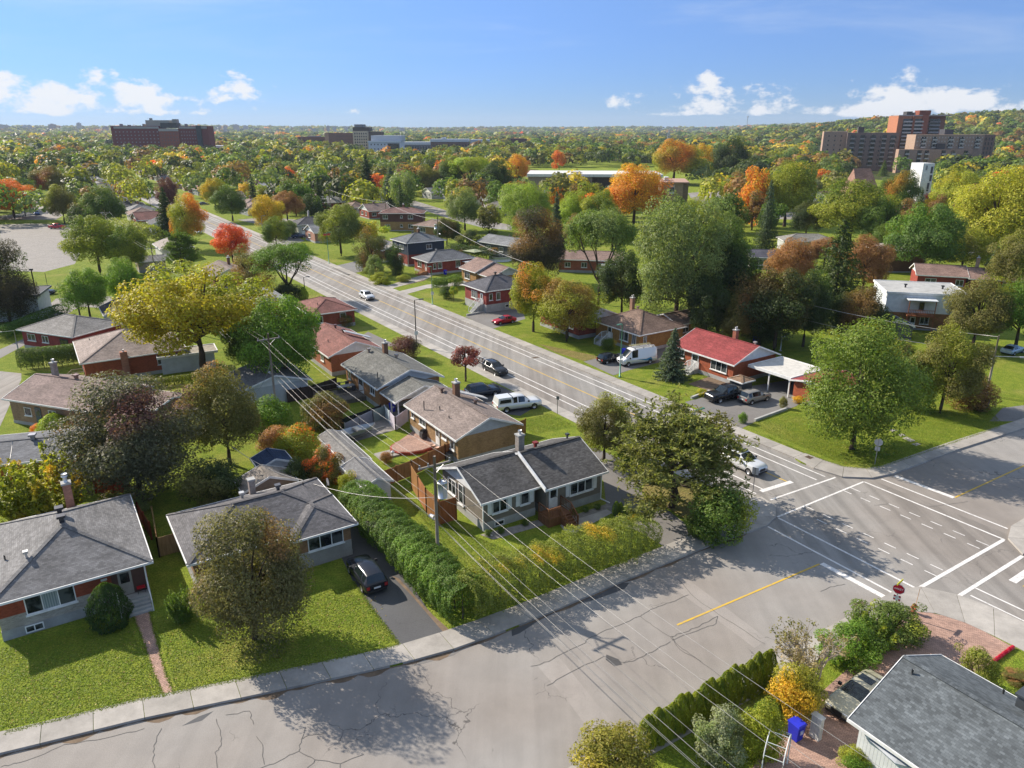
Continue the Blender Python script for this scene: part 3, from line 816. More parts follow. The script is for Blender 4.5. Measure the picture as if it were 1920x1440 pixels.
def fbox(m, v, f, s0, s1, o0, o1, z0, z1):
    pts = []
    for z in (z0, z1):
        for s, o in ((s0, o0), (s1, o0), (s1, o1), (s0, o1)):
            pts.append(facept(v, f, s, o, z)[0])
    m.mesh(pts, [(0, 1, 2, 3), (7, 6, 5, 4), (4, 5, 1, 0), (5, 6, 2, 1), (6, 7, 3, 2), (7, 4, 0, 3)])
def window(t, v, f, s, w, h, zs, n=2, frame=WHITE, shutter=None, simple=False, glass=None, sill=True):
    m = MB(); b = .07; e = .025
    fbox(m, v, f, s, s + w, e, .09, zs, zs + b); fbox(m, v, f, s, s + w, e, .09, zs + h - b, zs + h)
    xs = [s + k * (w - b) / n for k in range(n + 1)]
    for k, x in enumerate(xs): fbox(m, v, f, x, x + b, e + .001, .085, zs + b, zs + h - b)
    wn = m.build('window', PAINT, t, frame)
    if simple:
        p = MB(); fbox(p, v, f, s + .03, s + w - .03, .022, .035, zs + .03, zs + h - .03); p.build('pane', glass or GLASS, wn)
    else:
        for k in range(n):
            p = MB(); fbox(p, v, f, xs[k] + b - .01, xs[k + 1] + .01, .022, .04, zs + b - .01, zs + h - b + .01); p.build('pane', (glass if glass and (n < 3 or k == 1) else GLASS), wn)
    if sill:
        p = MB(); fbox(p, v, f, s - .08, s + w + .08, .02, .17, zs - .1, zs - .005); p.build('sill', PAINT, wn, frame)
    if shutter:
        for q in (s - .48, s + w + .06):
            p = MB(); fbox(p, v, f, q, q + .42, .025, .07, zs - .03, zs + h + .03); p.build('shutter', VSIDING, wn, shutter)
def door(t, v, f, s, w, h, zs, col, glass=True):
    m = MB(); fbox(m, v, f, s, s + w, .025, .08, zs, zs + h); d = m.build('door', PAINT, t, col)
    if glass: p = MB(); fbox(p, v, f, s + .15, s + w - .15, .08, .095, zs + h * .5, zs + h - .2); p.build('pane', GLASS, d)
    p = MB(); fbox(p, v, f, s + w - .14, s + w - .08, .08, .14, zs + .95, zs + 1.05); p.build('handle', METAL, d, (.5, .48, .4))
def chimney(t, x, y, z0, z1, s=.6, col=BROWNB, cap=True):
    m = MB(); m.box(x - s / 2, x + s / 2, y - s / 2, y + s / 2, z0, z1); c = m.build('chimney', BRICK, t, col)
    m = MB(); m.box(x - s / 2 - .07, x + s / 2 + .07, y - s / 2 - .07, y + s / 2 + .07, z1, z1 + .12); m.build('cap', FOUND, c)
    if cap:
        m = MB(); m.tube([(x, y, z1 + .12), (x, y, z1 + .4)], .13, 8); m.tube([(x, y, z1 + .42), (x, y, z1 + .5)], .2, 8); m.build('flue', METAL, c, (.6, .6, .6))
def vent(t, v, x, y, col=(.12, .1, .09), s=.34):
    z = roof_z(v, x, y); m = MB(); m.box(x - s * .35, x + s * .35, y - s * .35, y + s * .35, z - .1, z + .42); m.box(x - s / 2 - .06, x + s / 2 + .06, y - s / 2 - .06, y + s / 2 + .06, z + .4, z + .58)
    m.build('roof_vent', METAL, t, col)
def pipe(t, v, x, y, h=.45):
    z = roof_z(v, x, y); m = MB(); m.tube([(x, y, z - .1), (x, y, z + h)], .06, 6); m.build('vent_pipe', METAL, t, (.1, .1, .1))
def stairs(t, v, f, s, w, zt, n, col, mat=PAINT, rail=WHITE, landing=1.3):
    st = MB(); fbox(st, v, f, s, s + w, .03, landing, -.02, zt); po = st.build('porch', mat, t, col)
    for k in range(n):
        q = MB(); z1 = zt * (n - k) / (n + 1); fbox(q, v, f, s + .1, s + w - .1, landing + k * .28 + .003, landing + (k + 1) * .28, -.02, z1); q.build('step', mat, po, col)
    if rail:
        rl = MB()
        for ss in (s + .05, s + w - .05):
            a = facept(v, f, ss, .1, zt)[0]; b = facept(v, f, ss, landing - .05, zt)[0]; c = facept(v, f, ss, landing + n * .28, 0)[0]
            for q, w_ in (((a + Vector((0, 0, .95)), b + Vector((0, 0, .95))), .06), ((b + Vector((0, 0, .95)), c + Vector((0, 0, .9))), .06), ((a + Vector((0, 0, .12)), b + Vector((0, 0, .12))), .04)): rl.bar(q[0], q[1], w_, .06)
            for q in (a, b, c): rl.bar(q, q + Vector((0, 0, .97)), .07, .07)
            for k in range(1, 8): q = a.lerp(b, k / 8); rl.bar(q, q + Vector((0, 0, .95)), .025, .025)
            for k in range(1, 6): q = b.lerp(c, k / 6); rl.bar(q, q + Vector((0, 0, .92)), .025, .025)
        rl.build('railing', PAINT, po, rail)
def house(label, A, W, D, ze=3.0, az=57.0, roof='gy', pitch=.4, wall=(BRICK, RED), roofc=R_DARK, gable=None, found=.6, B=None, back=False, oh=.45, fasc=WHITE, vols=(), shm=None, name='house', cat='house', group=None, world=None, **kw):
    if world is not None: a = Vector((*world, 0))
    else: a = at(A[0], A[1], ze)
    if B is not None:
        b = at(B[0], B[1], ze); az = math.degrees(math.atan2(b.x - a.x, b.y - a.y)); W = W or (b - a).length
    X = Vector((math.sin(R(az)), math.cos(R(az)), 0)); Y = Vector((-math.cos(R(az)), math.sin(R(az)), 0))
    if back: a = a - Y * D
    t = thing(name, label, cat, (a.x, a.y, 0), R(90 - az), group)
    v = dict(x0=0, x1=W, y0=0, y1=D, ze=ze, pitch=pitch, roof=roof, oh=oh, **kw)
    shm = shm or SHINGLE
    volume(t, v, wall, roofc, gable, found, fasc, shm)
    vs = [v]
    for q in vols:
        q = dict(dict(ze=ze, pitch=pitch, roof=roof, oh=oh), **q); volume(t, q, wall, roofc, gable, q.get('found', found), fasc, shm); vs.append(q)
    return t, vs

# --- the grey bungalow on the corner
t, (v, v2) = house('taupe bungalow with dark grey roof and brown porch behind the corner hedges', (902, 945), 6.3, 8.4, 3.0, 57.5, 'gx', .42, (SIDING, (.225, .195, .16)), (.1, .096, .094), (VSIDING, WHITE), .75,
                   vols=[dict(x0=6.0, x1=13.1, y0=-.9, y1=8.0, ze=3.05)], shm=SHINGLE2)
window(t, v, 'f', .9, 1.5, 1.15, 1.45, 2, shutter=WHITE)
window(t, v, 'f', 3.8, .95, 1.15, 1.45, 1, shutter=WHITE)
window(t, v2, 'f', 2.6, 2.6, 1.5, 1.45, 3, shutter=WHITE)
window(t, v, 'f', 1.1, 1.0, .5, .12, 1, sill=False)
window(t, v, 'l', 1.2, 1.5, 1.5, 1.2, 2); window(t, v, 'l', 3.2, .9, 2.0, .9, 1)
door(t, v2, 'f', .25, .95, 2.05, .8, (.7, .7, .68))
m = MB(); fbox(m, v2, 'f', -.9, 1.6, .05, 1.7, 0, .8); po = m.build('porch', WOOD, t, (.22, .1, .05))
for k in range(4):
    q = MB(); fbox(q, v2, 'f', .4, 1.5, 1.703 + k * .28, 1.703 + (k + 1) * .28, 0, .8 * (4 - k) / 5); q.build('step', WOOD, po, (.2, .09, .045))
rl = MB()
for s0, o0 in ((-.85, .1), (-.85, 1.65), (.35, 1.65), (.35, 2.7), (1.55, 1.65), (1.55, 2.7), (1.55, .1)):
    z0 = 0 if o0 > 2 else .8
    p = facept(v2, 'f', s0, o0, z0)[0]; rl.bar(p, p + Vector((0, 0, 1.0)), .09, .09)
for (s0, o0, z0), (s1, o1, z1) in (((-.85, .1, 1.75), (-.85, 1.65, 1.75)), ((-.85, 1.65, 1.75), (.35, 1.65, 1.75)), ((.35, 1.65, 1.75), (.35, 2.7, .95)), ((1.55, 1.65, 1.75), (1.55, 2.7, .95)), ((1.55, .1, 1.75), (1.55, 1.65, 1.75))):
    a = facept(v2, 'f', s0, o0, z0)[0]; b = facept(v2, 'f', s1, o1, z1)[0]; rl.bar(a, b, .09, .06); rl.bar(a - Vector((0, 0, .75)), b - Vector((0, 0, .75)), .05, .05)
    for k in range(1, 7): q = a.lerp(b, k / 7); rl.bar(q, q - Vector((0, 0, .75)), .035, .035)
rl.build('railing', WOOD, po, (.2, .09, .045))
chimney(t, 6.9, 4.6, 4, 6.1, .62, (.3, .27, .24)); vent(t, v2, 8.4, 4.2, (.35, .06, .05)); vent(t, v2, 12.2, 4.3, (.12, .12, .12), .2)
m = MB(); m.box(5.93, 6.12, -.9, 8.0, 3.0, 3.02); m.build('roof_step', PAINT, t, WHITE) if False else None
m = MB(); m.bar((6.05, -.9, 3.12), (6.05, 3.55, 5.0), .12, .16); m.build('rake_trim', PAINT, t, WHITE)
for x, y in ((.4, .38), (12.7, -.5)):
    m = MB(); m.bar((x, y, .1), (x, y, 2.9), .09, .07); m.bar((x, y, .12), (x + .3, y - 1.0, .03), .09, .07); m.build('downspout', PAINT, t, WHITE)

# --- tan brick house behind it
t, (v,) = house('tan brick bungalow with brown-grey roof, brick chimney and pale blue gable', (855, 826), 8.2, 12.4, 3.0, 57, 'gy', .4, (BRICK, TAN), (.235, .19, .17), (SIDING, (.42, .46, .52)))
window(t, v, 'l', .6, .7, .7, 1.7, 1); window(t, v, 'l', 2.6, 1.6, 1.0, 1.6, 2); door(t, v, 'l', 6.6, .9, 2.0, .65, (.75, .75, .74)); window(t, v, 'l', 8.1, 1.0, .8, 1.85, 1); window(t, v, 'l', 9.9, .9, 1.3, 1.3, 1)
chimney(t, 4.6, 8.2, 4, 6.0, .65, BROWNB); vent(t, v, 3.7, 10, (.25, .17, .14)); vent(t, v, 5.6, 5.6, (.25, .17, .14)); pipe(t, v, 1.8, 6.9); pipe(t, v, 1.6, 4.4, .3); pipe(t, v, .8, 8.8, 1.1)
m = MB(); m.slab([(4.6, 8.0, 5.0), (8.7, 8.0, 3.35), (8.7, 9.2, 3.35), (4.6, 9.2, 5.0)], .1); m.build('roof', PAINT, t, (.5, .5, .5)).name = 'awning_roof'
# --- grey-green roofed house with carport
t, (v, v2) = house('orange brick bungalow with weathered green-grey roof and attached carport', (707, 730), 9.2, 12.2, 3.0, 57, 'gy', .38, (BRICK, (.36, .19, .09)), R_GREEN, (SIDING, (.55, .58, .62)),
                   vols=[dict(x0=.4, x1=8.2, y0=-4.4, y1=.05, ze=2.55, open=True, pitch=.36)])
window(t, v, 'l', 1.0, .8, 1.3, 1.3, 1); door(t, v, 'l', 4.6, 1.6, 2.0, .65, (.7, .7, .7)); window(t, v, 'l', 8.5, 1.4, 1.1, 1.5, 2)
chimney(t, 4.9, 8.4, 4, 6.1, .6, BROWNB); vent(t, v, 3.6, 11, (.32, .27, .24)); vent(t, v, 5.6, 6.4, (.32, .27, .24)); pipe(t, v, 1.0, 2.0, 1.1)
for y in (-4.0, -2.0):
    for x in (.9, 7.7): m = MB(); m.box(x - .07, x + .07, y - .07, y + .07, 0, 2.55); m.build('post', PAINT, t, WHITE)
m = MB(); m.slab([(4.3, -4.42, 4.02), (8.25, -4.42, 2.6), (8.25, -.3, 2.6), (4.3, -.3, 4.02)], .02); m.build('roof_sheet', METAL, t, (.62, .62, .6)) if False else None
# --- red-brown roofs along the road
t, (v,) = house('orange-red brick bungalow with red-brown roof and white gable', (616, 670), 8.2, 13.0, 3.0, 57, 'gy', .4, (BRICK, ORANGE), R_REDBR, (SIDING, WHITE))
window(t, v, 'l', .8, 1.0, 1.3, 1.3, 1); window(t, v, 'l', 3.5, 1.4, 1.1, 1.5, 2); window(t, v, 'l', 8, 1.2, 1.2, 1.4, 2); vent(t, v, 4.6, 9.5, (.2, .1, .09)); vent(t, v, 4.7, 6.5, (.2, .1, .09)); pipe(t, v, 1.8, 5)
m = MB(); m.slab([(4.6, 5.2, 4.9), (8.7, 5.2, 3.3), (8.7, 6.6, 3.3), (4.6, 6.6, 4.9)], .1); m.build('porch_roof', PAINT, t, (.45, .47, .5))
t, (v,) = house('red brick bungalow with low red-brown hip roof near the road lamp', (582, 591), 8.5, 11.0, 3.0, 57, 'hip', .36, (BRICK, RED), R_REDBR)
window(t, v, 'f', 4.9, 1.1, 1.5, 1.1, 1, simple=True); window(t, v, 'f', .6, 1.2, 1.2, 1.3, 2, simple=True); pipe(t, v, 2.4, 3)
t, (v,) = house('red brick bungalow with pale grey roof behind the golden locust tree', (462, 576), 8.3, 12.0, 3.0, 57, 'gy', .4, (BRICK, RED), R_LIGHT, (SIDING, WHITE))
chimney(t, 2.2, 8, 3, 5.6, .6); vent(t, v, 4.7, 7); window(t, v, 'l', 3, 1.2, 1.2, 1.3, 2, simple=True)
t, (v,) = house('dark red brick bungalow in front of the scarlet maple', (398, 520), 8.3, 12, 3.0, 57, 'gy', .4, (BRICK, (.16, .04, .04)), R_BROWN, (SIDING, WHITE)); chimney(t, 5.2, 7, 3, 5.8, .6)
t, (v,) = house('white gabled bungalow with beige roof on the left of the road', (300, 468), 8.6, 13, 3.0, 57, 'gy', .36, (SIDING, (.6, .58, .54)), (.32, .28, .25), (SIDING, WHITE)); vent(t, v, 3.6, 6); vent(t, v, 4, 9)
t, (v,) = house('low grey roofed annex beside the power pole', (255, 492), 7, 7, 2.7, 57, 'gx', .25, (SIDING, (.45, .36, .28)), R_GREY, (SIDING, WHITE)); window(t, v, 'f', 4, 1.2, 1.0, 1.2, 2, simple=True)
# --- left foreground bungalow
FR = at(285, 1052, 3.2); az = 57.0
X = Vector((math.sin(R(az)), math.cos(R(az)), 0)); A0 = FR - X * 10.1
t, (v,) = house('red and grey brick bungalow with grey hip roof and corner porch', None, 10.1, 12.5, 3.2, 57, 'hip', .42, (BRICK, (.3, .075, .04)), (.2, .195, .195), None, .75, world=(A0.x, A0.y), split=(1.75, (BRICK, (.38, .35, .31))))
window(t, v, 'f', 1.6, 3.0, 1.5, 1.5, 3, glass=CURTAIN); window(t, v, 'f', 1.3, 1.1, .55, .12, 2, sill=False); window(t, v, 'f', 5.6, .8, .5, .15, 1, sill=False)
window(t, v, 'r', 6.5, 1.1, 1.3, 1.5, 1); window(t, v, 'r', 9.3, 1.1, 1.3, 1.5, 1)
m = MB(); fbox(m, v, 'f', 6.9, 9.15, .028, .04, .8, 3.1); m.build('porch_shade_panel', PAINT, t, (.1, .05, .04)); door(t, v, 'f', 7.3, .9, 2.0, .85, (.35, .33, .3))  # flat panel on the wall, the porch's inner shade painted as its dark colour
stairs(t, v, 'f', 7.0, 2.15, .8, 4, (.45, .44, .42), FOUND, WHITE, .75)
for s in (9.1,):
    m = MB(); p = facept(v, 'f', s, .38, 0)[0]; m.bar(p, p + Vector((0, 0, 3.1)), .1, .1); m.build('porch_post', PAINT, t, WHITE)
m = MB(); fbox(m, v, 'f', 6.25, 6.65, .026, .045, 2.45, 2.62); pl = m.build('number_plaque', PAINT, t, WHITE)
vent(t, v, 5.0, 7.2, (.07, .07, .08), .45); vent(t, v, 5.05, 5.6, (.07, .07, .08), .45); vent(t, v, 2.6, 3.3, (.5, .5, .5), .2); pipe(t, v, 1.2, 5.0, .4)
m = MB(); m.box(5.4, 6.0, 12.2, 12.8, 0, 5.4); c = m.build('chimney', BRICK, t, (.4, .2, .14)); m = MB(); m.box(5.33, 6.07, 12.13, 12.87, 5.4, 5.55); m.build('cap', FOUND, c); m = MB(); m.tube([(5.7, 12.5, 5.55), (5.7, 12.5, 6.1)], .16, 8); m.tube([(5.7, 12.5, 6.05), (5.7, 12.5, 6.3)], .24, 8); m.build('flue', METAL, c, (.7, .7, .72))
# --- low brown bungalow with the olive tree
t, (v, v2) = house('brown brick bungalow with dark hip roof and white-framed front window', (352, 1059), 12.6, 8.8, 3.0, 57, 'hip', .4, (BRICK, (.3, .17, .09)), (.135, .13, .135), None, .5,
                   vols=[dict(x0=7.4, x1=12.65, y0=-1.0, y1=5.0, ze=3.003, pitch=.42)], split=(1.45, (FOUND, (.5, .48, .44))))
window(t, v2, 'f', .8, 2.9, 1.4, 1.45, 3); window(t, v, 'f', 1.5, 1.8, 1.3, 1.5, 2); window(t, v, 'l', 2.5, 1.1, 1.0, 1.6, 1)
m = MB(); fbox(m, v2, 'f', 0, 4.35, .004, .05, .02, 1.45); m.build('stone_facing', CONCRETE, t)
vent(t, v, 8.3, 5.4, (.14, .14, .15)); vent(t, v, 5.6, 6.6, (.6, .6, .6), .28); chimney(t, 6.8, 8.2, 3, 4.6, .5, (.35, .3, .27), False); pipe(t, v, 10.7, 6.4, .3)
m = MB(); m.tube([(12.55, 6.0, 3.0), (12.7, 6.0, 3.6)], .03, 6); d = m.build('dish_arm', METAL, t, (.3, .3, .3)); m = MB(); m.disc((12.75, 6, 3.7), .35, 14, 'x'); m.disc((12.78, 6, 3.7), .35, 14, 'x'); m.build('dish', METAL, d, (.45, .45, .47))
# --- left middle
t, (v, v2) = house('tan brick bungalow with wide plum-brown gable roof', (4, 747), 13.3, 9.4, 3.2, 109, 'gx', .34, (BRICK, (.33, .23, .15)), (.235, .175, .16), None, .4, vols=[dict(x0=13.2, x1=19, y0=3.6, y1=9.2, ze=2.8, pitch=.2)])
chimney(t, 2.4, 5.4, 4, 6.2, .55, (.35, .3, .27)); vent(t, v, 6.2, 5.0, (.3, .2, .18), .5); window(t, v, 'f', 2.2, 1.1, 1.0, 1.3, 1); door(t, v, 'f', 3.9, .9, 2, .5, (.1, .13, .15)); window(t, v, 'f', 6.0, 1.2, 1.0, 1.4, 2); pipe(t, v2, 15.5, 5.5, 1.2)
t, (v,) = house('orange rendered bungalow with slate-grey roof beside the spreading shrub', (141, 858), 12, 8, 3.2, 74, 'gx', .2, (PAINT, (.5, .16, .03)), (.14, .145, .16), None, .3, world=None, fasc=(.5, .5, .5)) if False else house('orange rendered bungalow with slate-grey roof beside the spreading shrub', None, 14, 8, 3.2, 74, 'gx', .2, (PAINT, (.5, .16, .03)), (.14, .145, .16), None, .3, world=tuple((at(141, 856, 3.2) - Vector((math.sin(R(74)), math.cos(R(74)), 0)) * 14)[:2]))
vent(t, v, 9.5, 3.8, (.3, .3, .33), .5); window(t, v, 'f', 10.2, 1.2, 1.2, 1.2, 2)
t, (v,) = house('red brick bungalow with beige hip roof under the golden locust', (150, 682), 13.5, 13.3, 3.2, 57, 'hip', .38, (BRICK, (.36, .1, .05)), (.29, .235, .21), None, .5)
m = MB(); m.box(4.9, 5.8, -.15, .48, 0, 4.0); c = m.build('chimney', BRICK, t, (.36, .17, .12)); m = MB(); m.tube([(5.35, .16, 4.0), (5.35, .16, 4.3)], .12, 8); m.build('flue', METAL, c, (.6, .6, .6)); pipe(t, v, 2, 9.5, .3); vent(t, v, 6.6, 7.0, (.15, .1, .1), .4); window(t, v, 'f', 2, 1.2, .6, .05, 2, sill=False); window(t, v, 'f', 9, 1.0, 1.2, 1.3, 1)
stairs(t, v, 'l', 10.4, 1.8, .9, 4, (.3, .22, .15), WOOD, (.3, .22, .15), 1.6)
t, (v,) = house('red brick bungalow with grey hip roof behind the clipped hedge', (135, 632), 10, 12.3, 3.2, 22, 'hip', .36, (BRICK, (.28, .06, .06)), (.22, .21, .2))
window(t, v, 'l', 1.2, 1.8, 1.1, 1.5, 2); window(t, v, 'l', 4.5, 1.4, 1.1, 1.5, 2); door(t, v, 'l', 8.4, 1.8, 2.1, .4, (.03, .03, .03))
t, (v,) = house('long pale blue-white garage with flat dark roof beside the hedge', None, 26, 9, 4.4, 72, 'flat', .1, (SIDING, (.6, .64, .68)), (.1, .1, .11), None, .2, world=tuple((at(82, 600, 0) - Vector((math.sin(R(72)), math.cos(R(72)), 0)) * 26)[:2]), name='garage', cat='garage', fasc=(.12, .14, .16))
m = MB(); fbox(m, v, 'f', 14, 22, .03, .08, .1, 3.4); m.build('garage_door', SIDING, t, (.66, .68, .7))
t, (v,) = house('small dark roofed shed bungalow at the edge of the yellow tree', (194, 592), 9, 8, 2.8, 57, 'gy', .4, (SIDING, (.55, .56, .58)), (.06, .06, .065), (SIDING, WHITE)); door(t, v, 'f', 2, 1, 2, .4, (.1, .1, .12))
m = None
t, (v,) = house('long white roofed sun shelter beside the locust trunk', (300, 806 - 110), 8, 4, 2.4, 62, 'flat', .1, (SIDING, (.6, .64, .68)), (.3, .27, .22), None, 0, world=tuple(at(300, 705)[:2]), name='shed', cat='shed')
t, (v,) = house('dark roofed garage half hidden below the power lines', (450, 735), 9, 8, 2.6, 57, 'gy', .3, (SIDING, (.5, .52, .54)), (.15, .15, .155), (SIDING, WHITE), .2, name='garage', cat='garage')
# --- far side of the road
t, (v, v2, v3) = house('red brick bungalow with bright red roof and flat white carport', (1377, 685), 9.6, 11.8, 3.0, 57, 'gy', .4, (BRICK, (.35, .1, .05)), (.27, .06, .06), (SIDING, (.68, .72, .76)), .55,
                   vols=[dict(x0=2.4, x1=9.3, y0=-7.2, y1=-.4, ze=2.5, roof='flat', open=True, shm=PAINT, roofc=(.6, .58, .54)), dict(x0=2.0, x1=9.6, y0=-13.2, y1=-7.3, ze=2.7, roof='gx', pitch=.22)])
window(t, v, 'l', 6.9, 2.9, 1.6, 1.3, 3); window(t, v, 'l', .8, 1.0, 1.4, 1.4, 2); door(t, v, 'l', 3.3, 1.3, 2.0, .7, (.75, .75, .74)); stairs(t, v, 'l', 3.3, 1.5, .7, 4, (.4, .3, .26), FOUND, WHITE, 1.0); window(t, v3, 'l', 2.8, 1.0, 1.2, 1.2, 2)
chimney(t, 6.4, 5.6, 4, 5.7, .6, (.35, .14, .09)); vent(t, v, 6.6, 2.2, (.5, .5, .5), .3)
for x, y in ((2.7, -6.9), (2.7, -3.7), (9.0, -6.9)): m = MB(); m.box(x - .08, x + .08, y - .08, y + .08, 0, 2.5); m.build('post', PAINT, t, WHITE)
m = MB(); m.box(8.6, 8.7, -7.0, -.3, 0, 2.45); m.build('carport_screen', VSIDING, t, (.36, .37, .36))
t, (v, v2) = house('tan brick bungalow with brown hip roof behind the white work van', (1199, 629), 10.3, 11.5, 3.0, 57, 'hip', .44, (BRICK, (.36, .2, .07)), (.215, .15, .12), None, .5, vols=[dict(x0=9.9, x1=17.5, y0=1.6, y1=8.6, ze=2.9, roof='gx', pitch=.34)])
window(t, v, 'l', 6.1, 2.0, 1.7, 1.2, 2); window(t, v, 'f', .8, .7, 1.5, 1.0, 2, sill=True); window(t, v, 'l', 9.0, .9, 1.6, 1.1, 2); window(t, v2, 'f', 1.0, 1.4, 1.2, 1.3, 2); chimney(t, 6.6, 9.2, 4, 6.4, .6, (.33, .2, .14)); vent(t, v, 6.2, 7.4, (.4, .3, .25), .35)
stairs(t, v, 'l', 2.8, 1.6, .9, 5, (.4, .4, .4), FOUND, (.7, .75, .75), 1.2); door(t, v, 'l', 3.1, 1.0, 2.0, .9, (.75, .75, .74))
t, (v,) = house('red brick bungalow with white gable half hidden behind the two-trunk maple', (1085, 605), 9.4, 12, 3.0, 57, 'gy', .4, (BRICK, RED), R_REDBR, (SIDING, WHITE)); window(t, v, 'l', 4, 2, 1.2, 1.4, 2); window(t, v, 'l', 8.5, 1.2, 1.2, 1.4, 2)
t, (v,) = house('dark red brick house with charcoal hip roof above the red car', (910, 547), 11, 9.0, 4.2, 57, 'hip', .44, (BRICK, (.26, .06, .05)), (.1, .1, .115), None, 1.5)
window(t, v, 'f', .6, .8, 1.3, 2.3, 1); window(t, v, 'f', 2.2, .9, 1.5, 2.2, 1); window(t, v, 'f', 5.6, 1.0, 1.3, 2.4, 1); window(t, v, 'f', 4.2, .9, .6, .5, 1, sill=False); window(t, v, 'l', 2.6, 2.2, 1.4, 2.1, 3); door(t, v, 'l', 6, .9, 2, 1.5, (.75, .75, .75)); stairs(t, v, 'l', 5.8, 1.4, 1.5, 6, (.5, .5, .5), FOUND, (.6, .62, .64), .9); vent(t, v, 5, 4.5); vent(t, v, 7, 5.6)
t, (v, v2) = house('tan brick bungalow with two stepped brown gable roofs', (922, 521), 8.8, 6.0, 3.2, 57, 'gy', .42, (BRICK, (.34, .2, .08)), (.24, .165, .14), (SIDING, (.55, .57, .6)), vols=[dict(x0=-.6, x1=8.8, y0=5.9, y1=13.2, ze=3.5)])
window(t, v, 'l', 1.2, 1.2, 1.3, 1.3, 2); window(t, v2, 'l', 1.4, 2.2, 1.4, 1.4, 2); stairs(t, v, 'l', 3.2, 1.4, .8, 4, (.5, .5, .5), FOUND, WHITE, 1.0); door(t, v, 'l', 3.4, 1, 2, .8, (.75, .75, .75))
t, (v,) = house('red brick bungalow with grey hip roof and striped white awning', (803, 492), 13.2, 9.0, 3.2, 57, 'hip', .42, (BRICK, (.27, .06, .045)), (.16, .165, .175), None, .5)
window(t, v, 'f', 1.0, .8, 1.3, 1.4, 1); window(t, v, 'f', 2.3, 1.1, 1.4, 1.4, 1); window(t, v, 'f', 7.2, 1.2, 1.6, 1.3, 2); window(t, v, 'l', 2, 2, 1.4, 1.3, 2); vent(t, v, 5, 5.5, (.4, .4, .4), .25); stairs(t, v, 'l', 5.6, 1.6, .8, 4, (.4, .2, .1), WOOD, (.4, .18, .05), 1.4); door(t, v, 'l', 5.9, 1, 2, .8, (.75, .75, .75))
m = MB(); fbox(m, v, 'f', 8.9, 12.3, .05, 2.0, 2.5, 2.6); m.build('awning', VSIDING, t, (.75, .74, .72))
t, (v,) = house('two-storey navy blue sided house with grey hip roof', (761, 456), 11.5, 9.6, 6.0, 57, 'hip', .36, (SIDING, (.03, .045, .07)), (.14, .15, .16), None, .5, split=(2.9, (BRICK, (.24, .06, .05))))
window(t, v, 'f', 5.4, 1.6, 1.2, 4.0, 2); window(t, v, 'l', 1.2, 1.6, 1.1, 4.1, 2); window(t, v, 'l', 4.4, 2.4, 1.1, 4.1, 3); window(t, v, 'l', 3.5, 1.6, 1.2, 1.3, 2); chimney(t, 6, 5, 6, 8.6, .6); vent(t, v, 4.8, 6)
m = MB(); p = facept(v, 'f', .15, .06, 0)[0]; m.bar(p, p + Vector((0, 0, 5.9)), .09, .07); m.build('downspout', PAINT, t, WHITE)
t, (v,) = house('small grey bungalow with blue-grey gable beside the navy house', (718, 470), 8, 11, 3.2, 57, 'gy', .4, (BRICK, (.24, .07, .06)), (.3, .28, .26), (SIDING, (.3, .36, .42))); window(t, v, 'l', 3, 2, 1.2, 1.3, 2)
t, (v,) = house('charcoal hip-roofed bungalow behind the young roadside tree', (557, 422), 12, 9.5, 3.2, 57, 'hip', .42, (SIDING, (.5, .5, .48)), (.09, .09, .1)); chimney(t, 6, 6, 3, 6.6, .5, (.5, .48, .45)); door(t, v, 'f', 1, 2.4, 2.2, .1, (.7, .7, .72))
t, (v,) = house('grey gabled brick bungalow beside the tall olive roadside tree', (588, 437), 9, 10, 3.2, 57, 'gx', .4, (BRICK, (.4, .22, .17)), (.24, .24, .24), (SIDING, WHITE)); window(t, v, 'l', 3, 2, 1.3, 1.2, 2); window(t, v, 'f', 4, 1.4, 1.3, 1.2, 2)
t, (v,) = house('two-storey house of brown siding over tan brick with red-brown hip roof', (709, 400), 15.5, 9, 6.0, None, 'hip', .36, (SIDING, (.12, .055, .05)), (.21, .12, .105), None, .3, B=(768, 400), split=(3.1, (BRICK, (.34, .22, .1))))
for s, z in ((1.6, 1.0), (9.6, 1.0), (1.0, 4.1), (9.6, 4.1)): window(t, v, 'f', s, 1.7, 1.3, z, 2)
window(t, v, 'f', 7, .8, .8, 4.4, 1); window(t, v, 'f', 6.8, .9, 1.0, 1.3, 1); chimney(t, 8, 5, 6, 8.5, .6, (.3, .14, .1))
t, (v,) = house('low brown-roofed house with open porch by the back street bend', (772, 422), 13, 10, 3.0, None, 'hip', .36, (BRICK, (.33, .2, .1)), (.25, .18, .15), None, .3, B=(840, 428)); vent(t, v, 7, 5); window(t, v, 'f', 2, 3, 1.4, 1.0, 3)
t, (v,) = house('dark walled bungalow with grey gable roof and red patio umbrellas', (895, 452), 17, 9, 3.2, None, 'gx', .36, (SIDING, (.09, .09, .095)), (.2, .205, .21), (SIDING, WHITE), .3, B=(928, 457)); window(t, v, 'f', 3, 1.6, 1.2, 1.2, 2); window(t, v, 'f', 8, 1.6, 1.2, 1.2, 2); vent(t, v, 8, 5)
t, (v,) = house('pale stone bungalow with grey hip roof across the back street', (907, 389), 16, 10, 3.2, None, 'hip', .42, (BRICK, (.33, .31, .28)), (.25, .23, .21), None, .3, B=(952, 389)); window(t, v, 'f', 2, 1.8, 1.3, 1.2, 2); window(t, v, 'f', 10, 1.8, 1.3, 1.2, 2); chimney(t, 6, 5, 3, 7, .6)
t, (v,) = house('brick bungalow with long brown roof and crimson umbrella', (1044, 486), 16, 9, 3.2, 100, 'gx', .36, (BRICK, (.3, .1, .06)), (.26, .18, .15), (SIDING, WHITE))
for s in (1.5, 5.5, 9.5): window(t, v, 'f', s, 1.4, 1.2, 1.3, 2)
